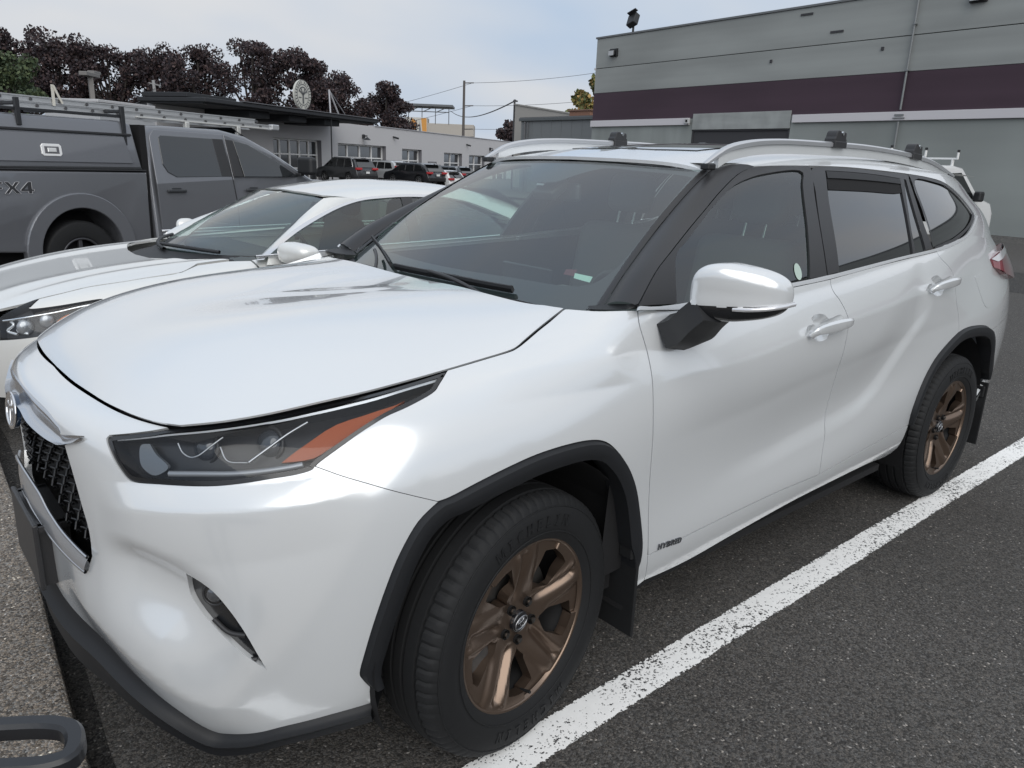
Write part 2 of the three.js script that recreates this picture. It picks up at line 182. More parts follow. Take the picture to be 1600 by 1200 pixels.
// ---- procedural textures
function dataTex(w, h, fn, srgb = true, rep = [1, 1]) {
  const d = new Uint8Array(w * h * 4); for (let j = 0; j < h; j++) for (let i = 0; i < w; i++) { const c = fn(i, j); const o = (j * w + i) * 4; d[o] = clamp(c[0]) * 255; d[o + 1] = clamp(c[1]) * 255; d[o + 2] = clamp(c[2]) * 255; d[o + 3] = 255; }
  const t = new THREE.DataTexture(d, w, h); t.wrapS = t.wrapT = THREE.RepeatWrapping; t.magFilter = THREE.LinearFilter; t.minFilter = THREE.LinearMipmapLinearFilter; t.generateMipmaps = true; t.anisotropy = 8; if (srgb) t.colorSpace = THREE.SRGBColorSpace; t.repeat.set(...rep); t.needsUpdate = true; return t;
}
const toS = (v) => v <= 0.0031308 ? 12.92 * v : 1.055 * Math.pow(v, 1 / 2.4) - 0.055;
const E = {
  hoodFender: [[9.088,9.189],[9.52,9.097],[9.889,9.033],[10.027,9.081],[10.182,9.21],[10.446,9.454],[10.715,9.686],[11.011,10.0]],
  fenderTop: [[11.011,10.0],[11.2,9.683],[11.399,9.459],[11.788,9.209]],
  frontCut: [[11.788,9.209],[11.731,8.554],[11.761,7.562],[11.779,6.891],[11.763,5.988],[11.779,5.221],[11.808,4.404],[11.847,3.544],[11.934,1.775]],
  frontCutLow: [[11.934,1.775],[11.967,1.162],[11.989,0.581]],
  fenderHead: [[9.088,9.189],[8.894,8.778],[8.758,8.545],[8.383,8.366],[7.988,8.246],[7.531,7.883],[7.194,7.428],[6.941,6.983],[6.887,6.827]],
  fenderBumper: [[6.887,6.827],[7.227,6.572],[7.715,6.221],[8.134,5.813],[8.573,5.321]],
  archTop: [[8.573,5.321],[8.732,5.348],[9.057,5.492],[9.427,5.63],[9.83,5.73],[10.271,5.723],[10.654,5.632],[10.909,5.444],[11.128,5.072],[11.339,4.58],[11.529,3.94],[11.668,3.16],[11.744,2.541],[11.755,2.174],[11.742,1.846],[11.713,1.612]],
  archLow: [[8.573,5.321],[8.336,4.976],[8.127,4.396],[7.976,3.8],[7.824,3.061],[7.721,2.436],[7.668,2.013],[7.71,1.785],[7.838,1.375]],
  bumperBottom: [[7.85,0.833],[7.317,1.057],[6.737,1.099],[6.323,0.992],[5.973,0.917],[5.758,0.899],[5.54,1.052],[5.197,1.308],[4.624,1.499],[3.883,1.545],[3.493,1.638],[3.082,1.735],[2.64,1.832],[2.424,1.958]],
  chinLow: [[3.693,3.344],[3.314,3.316],[2.878,3.359],[2.424,3.527],[2.057,3.675],[0.54,2.958]],
  chinMid: [[3.813,3.738],[3.504,3.766],[3.14,3.848],[2.824,4.049],[2.615,4.298]],
  grilleEdge: [[3.803,3.772],[3.812,4.284],[3.724,4.79],[3.624,5.493],[3.501,6.245],[3.473,6.368]],
  wingLow: [[3.473,6.368],[3.604,6.5],[3.73,6.74],[3.848,7.116]],
  noseSeam: [[3.846,7.131],[4.025,7.368],[4.21,7.584]],
  headInner: [[4.21,7.584],[4.204,7.352],[4.327,6.816],[4.458,6.394],[4.622,6.053],[4.767,5.984],[5.091,6.059],[5.658,6.162],[6.012,6.295],[6.372,6.472],[6.657,6.587],[6.848,6.712],[6.887,6.827]],
  headTop: [[4.21,7.584],[4.45,7.932],[4.72,8.286],[4.897,8.568],[5.04,8.643],[5.467,8.88],[5.962,9.099],[6.534,9.339],[7.522,9.411],[8.613,9.251],[9.088,9.189]],
  noseLow: [[3.84,7.175],[3.378,6.704],[3.323,7.038],[2.981,7.388],[2.47,7.548],[2.089,7.611]],
  noseHood: [[4.866,8.598],[4.483,8.773],[4.007,8.927],[3.452,9.032],[2.78,9.084],[2.108,9.211]],
  noseHead: [[4.866,8.598],[4.712,8.324],[4.447,7.949],[4.204,7.618],[3.84,7.175]],
  grilleTop: [[3.413,6.358],[3.137,6.302],[2.82,6.329],[2.549,6.438],[2.373,6.667]],
  hoodFront: [[0.666,6.019],[0.704,6.921],[0.902,7.836],[1.183,8.439],[1.545,9.0],[1.912,9.455]],
  hoodSide: [[1.912,9.455],[2.486,9.903],[3.066,10.269],[3.604,10.528],[4.113,10.746],[4.635,10.874],[4.996,10.918],[5.401,10.939],[5.782,10.949],[5.927,10.902],[6.086,10.772],[6.369,10.566],[6.686,10.365],[7.084,10.134]],
  hoodRear: [[7.084,10.134],[6.981,9.964],[6.883,9.757],[6.756,9.527],[6.641,9.094],[6.552,8.286],[6.579,7.309],[6.652,6.532]],
  doorLow1: [[11.934,1.775],[12.588,1.795],[13.325,1.797],[14.115,1.759],[14.76,1.623]],
  midCut: [[14.76,1.623],[14.77,2.347],[14.814,3.062],[14.833,4.408],[14.803,5.504],[14.815,6.543],[14.829,7.363],[14.755,8.046],[14.689,8.385],[14.659,8.66],[14.666,9.039]],
  belt1: [[14.666,9.039],[14.066,9.001],[13.136,8.976],[12.408,8.933],[12.066,9.066],[11.788,9.209]],
  doorLow2: [[14.76,1.623],[15.682,1.739],[16.78,1.802]],
  rearArchDoor: [[16.78,1.802],[16.762,2.465],[16.889,3.434],[17.134,4.337],[17.466,4.935],[17.738,5.271]],
  rearCut: [[17.738,5.271],[17.724,5.879],[17.667,6.36],[17.6,6.908],[17.546,7.55],[17.492,8.224],[17.296,8.817],[17.238,9.256]],
  belt2: [[17.238,9.256],[16.092,9.258],[15.348,9.179],[14.666,9.039]],
  rearArchQuarter: [[17.738,5.271],[17.926,5.354],[18.211,5.327],[18.634,5.113],[18.908,4.75]],
  rearSeam: [[18.908,4.75],[19.254,4.878],[19.759,5.033]],
  rearArchBumper: [[18.908,4.75],[19.048,4.225],[19.181,3.362],[19.345,2.659],[19.394,2.169]],
  rockLow: [[11.989,0.581],[12.734,0.344],[13.462,0.527],[14.244,0.725],[14.792,0.746],[15.914,0.59],[16.55,0.2],[16.78,0.55]],
  rockEnd: [[16.78,0.55],[16.78,1.2],[16.78,1.802]],
  rockFront: [[11.989,0.581],[11.839,0.398],[11.713,1.612]],
  fuelDoor: [[18.282,7.607],[18.449,7.632],[18.643,7.562],[18.828,7.024],[18.961,6.542],[18.946,6.233],[18.827,6.063],[18.571,6.18]],
  tail: [[19.128,8.181],[19.47,8.192],[20.222,8.039],[20.249,7.83]],
  tailLow: [[19.128,8.181],[19.136,7.797],[19.369,7.481],[20.3,7.048]],
  handle1: [[14.063,7.163],[14.132,7.34],[14.414,7.431],[14.687,7.514],[14.755,7.325],[14.703,7.15],[14.407,7.017],[14.114,6.944]],
  handle2: [[16.716,7.698],[16.814,7.824],[17.1,7.872],[17.391,7.922],[17.461,7.781],[17.395,7.639],[17.086,7.541],[16.784,7.473]],
  cup1: [[14.041,7.129],[14.112,7.424],[14.212,7.466],[14.197,7.695],[14.301,7.789],[14.422,7.702],[14.497,7.512],[14.688,7.565],[14.768,7.369],[14.74,7.13],[14.488,6.996],[14.417,6.77],[14.28,6.778],[14.191,6.947]],
  cup2: [[16.677,7.659],[16.778,7.868],[16.893,7.903],[16.865,8.084],[16.985,8.175],[17.094,8.101],[17.179,7.924],[17.414,7.97],[17.501,7.794],[17.43,7.568],[17.197,7.467],[17.116,7.277],[16.967,7.284],[16.858,7.442]],
  drip: [[2.19,6.979],[2.405,6.787],[2.853,6.359],[3.559,5.997],[4.37,5.751],[4.938,5.569],[5.566,5.454],[6.013,5.355],[6.464,5.075],[6.852,4.1],[7.014,2.892],[6.979,2.468],[6.638,1.936],[6.299,1.554],[5.856,1.292],[5.413,1.166]],
  aLine: [[0.268,1.199],[0.595,2.089],[0.897,2.709],[1.246,3.431],[1.623,4.237],[2.016,5.144],[2.418,5.923],[2.636,6.187],[2.847,6.334]],
  glass1: [[0.75,1.034],[0.904,2.431],[1.176,3.034],[1.559,3.85],[1.874,4.559],[2.25,5.287],[2.575,5.59],[2.929,5.69],[3.482,5.589],[3.373,4.649],[3.185,3.173],[3.043,2.069],[2.922,1.023]],
  frame1: [[0.266,1.181],[0.595,2.089],[0.897,2.709],[1.246,3.431],[1.623,4.237],[2.016,5.144],[2.418,5.923],[2.636,6.187],[2.836,6.286],[3.544,5.921],[3.698,5.769],[3.519,4.248],[3.369,2.883],[3.282,1.723],[3.251,1.048]],
  frame2: [[3.265,1.067],[3.293,1.719],[3.38,2.88],[3.541,4.242],[3.722,5.711],[4.351,5.644],[4.918,5.459],[5.456,5.358],[5.427,4.795],[5.311,2.728],[5.342,1.33]],
  glass2: [[3.488,1.109],[3.636,3.117],[3.91,5.475],[4.579,5.258],[5.232,4.985],[5.002,2.702],[4.908,1.294]],
  glass2b: [[4.96,1.286],[5.041,2.694],[5.326,4.96],[5.362,4.921],[5.211,2.958],[5.182,1.322]],
  glass3: [[5.393,1.384],[5.438,3.081],[5.583,4.984],[6.148,4.934],[6.503,4.59],[6.748,3.827],[6.876,2.908],[6.772,2.511],[6.397,2.007],[5.862,1.577]],
  frame3: [[5.399,1.307],[5.395,3.086],[5.499,5.11],[5.521,5.381],[5.992,5.262],[6.431,4.95],[6.797,4.036],[6.943,2.9],[6.895,2.486],[6.48,1.947],[5.871,1.398]],
  chromeTop: [[0.273,1.168],[0.75,1.024],[2.624,1.025],[3.241,1.064],[3.486,1.086],[4.573,1.243],[5.399,1.307],[5.841,1.441],[6.269,1.632],[6.604,2.019],[6.976,2.552]],
  chromeLow: [[0.247,1.056],[0.514,0.948],[0.848,0.831],[1.611,0.842],[2.657,0.873],[3.299,0.91],[4.561,1.113],[5.413,1.166],[5.856,1.292],[6.32,1.546],[6.664,1.928],[7.087,2.53]],
  gapGlass: [[3.913,5.427],[4.571,5.21],[5.224,4.935],[5.13,4.047],[4.41,4.146],[3.797,4.315]],
  frit: [[-0.863,0.123],[-0.329,0.17],[0.002,0.174],[0.272,0.159],[0.485,0.149],[0.673,0.134],[0.843,0.109],[0.937,0.101],[0.976,0.122],[1.0,0.184],[1.0,0.234],[1.0,0.339],[1.0,0.495],[1.0,0.657],[1.0,0.85],[0.986,0.925],[0.892,0.95],[0.672,0.953],[0.416,0.927],[0.306,0.794],[0.178,0.702],[-0.051,0.702],[-0.163,0.787],[-0.282,0.902],[-0.576,0.906]],
  sticker: [[0.756,0.163],[0.806,0.189],[0.838,0.144],[0.796,0.138]],
  amber: [[6.389,7.025],[6.598,7.759],[6.949,8.584],[7.62,8.781],[8.232,8.744],[8.39,8.794],[7.99,8.513],[7.486,8.091],[7.06,7.617],[6.804,7.169]],
  corner: [[4.718,7.645],[4.613,7.504],[4.643,6.939],[4.72,6.447],[4.895,6.223],[5.025,6.383],[5.065,6.646],[4.872,7.06]],
  accentA: [[5.077,7.845],[5.195,7.307],[5.311,7.108],[5.386,7.21],[5.473,7.783],[5.529,8.327]],
  accentB: [[5.577,7.725],[5.739,7.056],[5.977,7.003]],
  accentC: [[5.989,7.027],[6.126,7.647],[6.269,8.334],[6.44,8.867]],
  lightBar: [[5.142,6.405],[5.501,6.509],[5.949,6.605],[6.415,6.789],[6.696,6.921]],
  lightStrip: [[4.318,7.496],[4.675,7.972],[4.954,8.326],[5.376,8.617],[5.788,8.831],[6.175,8.992],[6.556,9.146],[7.285,9.269],[8.318,9.18],[8.952,9.058]],
  lamps: [[5.333,7.938],[6.042,8.215]],
  fog: [[5.483,4.056],[5.674,3.963],[5.862,3.826],[6.014,3.641],[6.184,3.355],[6.343,2.989],[6.535,2.401],[6.41,2.547],[6.183,2.812],[5.929,3.063],[5.698,3.292],[5.528,3.519],[5.465,3.73]],
  badge: [[12.133,1.913],[12.449,1.794]],
  sticker2: [[0.806,0.162],[0.899,0.143],[0.903,0.108],[0.818,0.131]],
  sticker1: [[0.75,0.183],[0.806,0.183],[0.812,0.143],[0.757,0.151]],
  winSticker: [[2.758,1.379]],
  fogLamp: [[5.83,3.691]],
  shoulder: [[11.733,6.626],[12.19,6.741],[13.326,6.826],[14.04,7.058],[14.827,7.211],[15.962,7.476],[17.554,7.688],[18.497,7.845]],
  lowCrease: [[12.693,2.911],[13.088,2.997],[13.804,3.001],[14.353,3.115],[14.784,3.195],[15.33,3.361],[15.616,3.652],[15.864,4.099],[16.141,4.919],[16.432,5.806],[16.926,6.776]],
  fenderCrest: [[9.127,8.417],[9.767,8.263],[10.266,8.102],[10.817,7.934],[11.68,7.839]],
  jaw: [[2.682,2.395],[3.344,2.532],[4.151,2.411],[4.937,2.131],[5.531,1.841],[5.923,1.693],[6.255,1.713],[6.494,1.781],[6.625,1.93]],
  jawUp: [[6.625,1.93],[6.581,2.208],[6.505,2.453]],
  shelf: [[4.067,4.998],[4.669,5.222],[5.767,5.477],[6.662,5.735],[7.583,6.096],[7.978,6.201]],
  scoopTop: [[3.975,4.25],[4.659,4.435],[5.18,4.299],[5.557,4.13],[5.9,3.897],[6.195,3.406],[6.381,2.934]],
  hoodFold: [[1.453,6.548],[2.599,6.921],[3.975,6.36],[5.52,5.254],[6.55,5.37]],
  rail: [[1.053,1.595,0.6],[1.094,1.616,0.6],[1.171,1.651,0.6],[1.302,1.676,0.6],[1.487,1.691,0.6],[1.836,1.698,0.6],[2.198,1.7,0.6],[2.602,1.686,0.6],[2.889,1.662,0.6]]
};
const P_NET = [[[-0.85,0.21,-0.44],[-0.885,0.32,-0.45],[-0.9,0.43,-0.46],[-0.9,0.56,-0.46],[-0.903,0.69,-0.46],[-0.905,0.8,-0.455],[-0.905,0.89,-0.45],[-0.895,0.945,-0.45],[-0.872,0.975,-0.45],[-0.83,1.0,-0.45],[-0.77,1.02,-0.45]],
[[-0.885,0.24,-0.25],[-0.92,0.345,-0.25],[-0.932,0.45,-0.25],[-0.932,0.58,-0.25],[-0.934,0.7,-0.25],[-0.94,0.82,-0.25],[-0.944,0.9,-0.25],[-0.942,0.955,-0.25],[-0.92,0.995,-0.25],[-0.87,1.015,-0.25],[-0.8,1.025,-0.25]],
[[-0.9,0.24,0.0],[-0.945,0.36,0.0],[-0.96,0.45,0.0],[-0.962,0.58,0.0],[-0.965,0.7,0.0],[-0.968,0.82,0.0],[-0.97,0.9,0.0],[-0.965,0.96,0.0],[-0.945,1.005,0.0],[-0.89,1.015,0.0],[-0.82,1.02,0.0]],
[[-0.885,0.24,0.25],[-0.92,0.345,0.25],[-0.932,0.45,0.25],[-0.932,0.58,0.25],[-0.934,0.7,0.25],[-0.94,0.82,0.25],[-0.944,0.9,0.25],[-0.942,0.955,0.25],[-0.92,0.995,0.25],[-0.87,1.015,0.25],[-0.8,1.025,0.25]],
[[-0.85,0.21,0.44],[-0.885,0.32,0.45],[-0.9,0.43,0.46],[-0.9,0.56,0.46],[-0.903,0.69,0.46],[-0.905,0.8,0.455],[-0.905,0.89,0.45],[-0.895,0.945,0.45],[-0.872,0.975,0.45],[-0.83,1.0,0.45],[-0.77,1.02,0.45]],
[[-0.8,0.15,0.58],[-0.835,0.27,0.6],[-0.85,0.42,0.61],[-0.855,0.55,0.61],[-0.85,0.68,0.61],[-0.835,0.8,0.61],[-0.82,0.88,0.605],[-0.8,0.94,0.6],[-0.78,0.975,0.6],[-0.745,1.0,0.595],[-0.68,1.025,0.58]],
[[-0.7,0.14,0.69],[-0.735,0.25,0.72],[-0.745,0.41,0.74],[-0.745,0.54,0.745],[-0.735,0.67,0.745],[-0.71,0.79,0.74],[-0.68,0.87,0.735],[-0.645,0.935,0.73],[-0.61,0.975,0.72],[-0.57,1.01,0.7],[-0.5,1.045,0.66]],
[[-0.56,0.17,0.8],[-0.58,0.28,0.835],[-0.59,0.41,0.85],[-0.595,0.54,0.86],[-0.59,0.67,0.86],[-0.57,0.79,0.855],[-0.545,0.87,0.845],[-0.51,0.94,0.825],[-0.47,0.985,0.8],[-0.42,1.025,0.77],[-0.36,1.06,0.71]],
[[-0.42,0.27,0.87],[-0.43,0.35,0.905],[-0.43,0.42,0.915],[-0.43,0.54,0.925],[-0.43,0.67,0.93],[-0.425,0.79,0.925],[-0.42,0.87,0.912],[-0.41,0.945,0.885],[-0.4,1.0,0.85],[-0.37,1.045,0.805],[-0.32,1.08,0.74]],
[[-0.2,0.27,0.9],[-0.2,0.36,0.93],[-0.2,0.44,0.94],[-0.2,0.55,0.95],[-0.2,0.68,0.955],[-0.2,0.8,0.952],[-0.2,0.89,0.935],[-0.2,0.97,0.905],[-0.2,1.03,0.865],[-0.2,1.075,0.805],[-0.2,1.105,0.74]],
[[0.05,0.27,0.91],[0.05,0.36,0.94],[0.05,0.44,0.95],[0.05,0.56,0.957],[0.05,0.69,0.96],[0.05,0.81,0.957],[0.05,0.9,0.942],[0.05,0.985,0.913],[0.05,1.06,0.872],[0.05,1.11,0.8],[0.05,1.135,0.72]],
[[0.28,0.28,0.915],[0.28,0.36,0.935],[0.28,0.44,0.945],[0.28,0.56,0.95],[0.28,0.69,0.952],[0.28,0.81,0.95],[0.28,0.91,0.94],[0.28,1.0,0.917],[0.28,1.09,0.885],[0.28,1.155,0.82],[0.28,1.182,0.71]],
[[0.5,0.28,0.905],[0.5,0.35,0.928],[0.5,0.44,0.938],[0.5,0.56,0.933],[0.5,0.69,0.935],[0.5,0.81,0.945],[0.5,0.91,0.945],[0.5,1.01,0.923],[0.5,1.1,0.9],[0.5,1.18,0.875],[0.5,1.24,0.845]],
[[0.85,0.29,0.9],[0.85,0.36,0.925],[0.85,0.45,0.938],[0.85,0.57,0.922],[0.85,0.69,0.922],[0.85,0.81,0.935],[0.85,0.91,0.943],[0.85,1.01,0.928],[0.85,1.1,0.905],[0.85,1.185,0.88],[0.85,1.25,0.85]],
[[1.25,0.3,0.895],[1.25,0.365,0.925],[1.25,0.46,0.938],[1.25,0.58,0.917],[1.25,0.7,0.917],[1.25,0.82,0.932],[1.25,0.92,0.941],[1.25,1.02,0.928],[1.25,1.11,0.907],[1.25,1.2,0.88],[1.25,1.27,0.845]],
[[1.65,0.31,0.895],[1.65,0.375,0.925],[1.65,0.47,0.942],[1.65,0.6,0.918],[1.65,0.71,0.915],[1.65,0.83,0.93],[1.65,0.93,0.941],[1.65,1.03,0.928],[1.65,1.12,0.908],[1.65,1.21,0.88],[1.65,1.28,0.845]],
[[2.05,0.32,0.89],[2.05,0.385,0.928],[2.05,0.5,0.945],[2.05,0.62,0.948],[2.05,0.73,0.922],[2.05,0.84,0.925],[2.05,0.94,0.941],[2.05,1.04,0.928],[2.05,1.13,0.91],[2.05,1.225,0.88],[2.05,1.295,0.845]],
[[2.4,0.34,0.9],[2.4,0.41,0.935],[2.4,0.52,0.95],[2.4,0.64,0.958],[2.4,0.75,0.96],[2.4,0.85,0.952],[2.4,0.945,0.942],[2.4,1.05,0.925],[2.4,1.15,0.905],[2.4,1.245,0.875],[2.4,1.31,0.84]],
[[2.8,0.36,0.905],[2.8,0.43,0.94],[2.8,0.54,0.958],[2.8,0.66,0.965],[2.8,0.77,0.967],[2.8,0.87,0.963],[2.8,0.96,0.948],[2.8,1.06,0.925],[2.8,1.165,0.895],[2.8,1.265,0.862],[2.8,1.33,0.825]],
[[3.2,0.36,0.9],[3.2,0.43,0.93],[3.2,0.54,0.95],[3.2,0.66,0.958],[3.2,0.77,0.96],[3.2,0.87,0.955],[3.2,0.97,0.938],[3.2,1.07,0.912],[3.2,1.18,0.878],[3.2,1.285,0.84],[3.2,1.35,0.8]],
[[3.55,0.34,0.86],[3.55,0.42,0.88],[3.55,0.54,0.9],[3.55,0.66,0.91],[3.55,0.77,0.913],[3.55,0.88,0.91],[3.55,0.98,0.897],[3.55,1.085,0.873],[3.55,1.19,0.822],[3.55,1.3,0.745],[3.55,1.37,0.675]],
[[3.8,0.34,0.72],[3.83,0.42,0.75],[3.86,0.54,0.775],[3.87,0.66,0.79],[3.87,0.77,0.8],[3.86,0.88,0.8],[3.85,0.98,0.795],[3.83,1.085,0.775],[3.8,1.19,0.71],[3.76,1.3,0.63],[3.72,1.37,0.56]],
[[3.88,0.34,0.45],[3.93,0.42,0.45],[3.97,0.54,0.45],[3.98,0.66,0.45],[3.98,0.77,0.45],[3.96,0.88,0.45],[3.94,0.98,0.45],[3.92,1.085,0.45],[3.88,1.19,0.45],[3.84,1.3,0.45],[3.79,1.37,0.45]],
[[3.9,0.34,0.0],[3.95,0.42,0.0],[3.99,0.54,0.0],[4.0,0.66,0.0],[4.0,0.77,0.0],[3.98,0.88,0.0],[3.96,0.98,0.0],[3.94,1.085,0.0],[3.9,1.19,0.0],[3.86,1.3,0.0],[3.81,1.37,0.0]]];
const HOOD_X = [-0.9, -0.84, -0.74, -0.6, -0.4, -0.15, 0.1, 0.32, 0.45], HOOD_Z = [0, 0.2, 0.38, 0.55, 0.68, 0.78, 0.86];
const HOOD_Y = [[0.96, 0.955, 0.945, 0.9, 0.86, 0.82, 0.78], [1.045, 1.045, 1.025, 0.962, 0.915, 0.88, 0.84], [1.1, 1.105, 1.09, 1.035, 0.982, 0.95, 0.92], [1.138, 1.147, 1.142, 1.09, 1.035, 0.995, 0.96], [1.152, 1.168, 1.174, 1.138, 1.085, 1.04, 1.0], [1.163, 1.18, 1.189, 1.16, 1.12, 1.08, 1.03], [1.173, 1.187, 1.195, 1.177, 1.15, 1.105, 1.05], [1.182, 1.192, 1.198, 1.194, 1.187, 1.15, 1.1], [1.19, 1.198, 1.204, 1.202, 1.195, 1.155, 1.1]];
const UPPER_X = [0.35, 0.7, 1.05, 1.4, 1.8, 2.3, 2.8, 3.2, 3.5, 3.75, 3.95], ROOF_Y = [1.55, 1.575, 1.615, 1.668, 1.695, 1.703, 1.69, 1.674, 1.638, 1.57, 1.47], UPPER_K = [1, 1, 1, 1, 1, 1, 0.985, 0.955, 0.875, 0.73, 0.52], BELT_Y = [-0.03, -0.02, -0.01, 0, 0.01, 0.03, 0.05, 0.07, 0.09, 0.1, 0.11], UPPER_Y = [1.12, 1.21, 1.31, 1.41, 1.51, 1.575, 1.625, 1.66, 1.683, 1.693, 1.696], UPPER_Z = [0.9, 0.874, 0.832, 0.782, 0.725, 0.682, 0.635, 0.575, 0.45, 0.22, 0];
const SED = {
  hoodSide: [[4.578,7.111],[4.237,7.942],[4.064,8.0],[3.574,7.906],[3.285,7.832],[2.784,7.504],[2.405,7.393],[1.998,7.171],[1.793,7.157],[1.572,7.045]],
  hoodFront: [[1.569,7.072],[1.422,6.784],[1.255,6.471]],
  hoodRear: [[4.593,7.002],[4.626,5.574],[4.538,4.914],[4.462,4.305],[4.448,3.448],[4.455,2.623],[4.535,1.406]],
  fenderTop: [[6.518,7.0],[6.227,6.279],[6.054,6.138],[5.57,6.292],[5.279,6.346],[4.748,6.62],[4.329,6.535],[3.841,6.46],[3.74,5.52]],
  lampTop: [[3.116,4.683],[3.342,5.532],[3.555,6.197],[3.807,6.498],[3.714,5.711],[3.722,5.381],[3.878,5.224],[4.299,5.073],[4.702,4.983],[4.899,4.905],[4.922,4.768]],
  lampLow: [[3.201,2.816],[3.72,2.932],[4.03,3.058],[4.328,3.397],[4.704,4.02],[4.922,4.768]],
  amber: [[4.179,3.643],[4.257,3.987],[4.392,4.242],[4.58,4.235],[4.426,3.906]],
  lampLine: [[3.205,4.359],[3.805,4.541],[4.237,4.575],[4.531,4.639],[4.777,4.626]],
  wsEdge: [[1.0,0.998],[0.951,0.713],[0.907,0.404],[0.854,0.144]],
  chromeOut: [[0.567,0.418],[1.072,2.296],[1.645,4.137],[2.188,5.233],[2.706,5.815],[3.168,5.869],[3.593,5.909],[4.014,5.839]],
  chromeIn: [[0.687,0.438],[1.174,2.243],[1.598,3.554],[2.157,4.825],[2.678,5.468],[3.139,5.505],[3.562,5.524],[3.981,5.44]],
  glass: [[0.751,0.528],[1.186,2.1],[1.606,3.375],[2.16,4.559],[2.68,5.196],[3.126,5.333],[3.434,5.283],[3.313,3.59]],
  roofLine: [[2.182,6.662],[2.613,7.171],[3.103,7.359]],
  belt: [[7.635,6.921],[8.317,7.0],[8.611,6.877]]
};
const SED_HOOD = [[[-0.84,0.6,-3.86],[-0.84,0.64,-3.75],[-0.84,0.68,-3.6],[-0.84,0.695,-3.4],[-0.84,0.7,-3.1],[-0.84,0.695,-2.8],[-0.84,0.68,-2.6],[-0.84,0.64,-2.45],[-0.84,0.6,-2.34]],
[[-0.72,0.675,-3.86],[-0.72,0.715,-3.75],[-0.72,0.752,-3.6],[-0.72,0.762,-3.4],[-0.72,0.765,-3.1],[-0.72,0.762,-2.8],[-0.72,0.752,-2.6],[-0.72,0.715,-2.45],[-0.72,0.675,-2.34]],
[[-0.5,0.77,-3.86],[-0.5,0.8,-3.75],[-0.5,0.824,-3.6],[-0.5,0.827,-3.4],[-0.5,0.825,-3.1],[-0.5,0.827,-2.8],[-0.5,0.824,-2.6],[-0.5,0.8,-2.45],[-0.5,0.77,-2.34]],
[[-0.2,0.85,-3.86],[-0.2,0.876,-3.75],[-0.2,0.89,-3.6],[-0.2,0.882,-3.4],[-0.2,0.88,-3.1],[-0.2,0.882,-2.8],[-0.2,0.89,-2.6],[-0.2,0.876,-2.45],[-0.2,0.85,-2.34]],
[[0.15,0.895,-3.86],[0.15,0.922,-3.75],[0.15,0.932,-3.6],[0.15,0.922,-3.4],[0.15,0.92,-3.1],[0.15,0.922,-2.8],[0.15,0.932,-2.6],[0.15,0.922,-2.45],[0.15,0.895,-2.34]],
[[0.5,0.93,-3.86],[0.5,0.945,-3.75],[0.5,0.95,-3.6],[0.5,0.942,-3.4],[0.5,0.94,-3.1],[0.5,0.942,-2.8],[0.5,0.95,-2.6],[0.5,0.945,-2.45],[0.5,0.93,-2.34]],
[[0.72,0.94,-3.86],[0.72,0.948,-3.75],[0.72,0.95,-3.6],[0.72,0.945,-3.4],[0.72,0.945,-3.1],[0.72,0.945,-2.8],[0.72,0.95,-2.6],[0.72,0.948,-2.45],[0.72,0.94,-2.34]]];
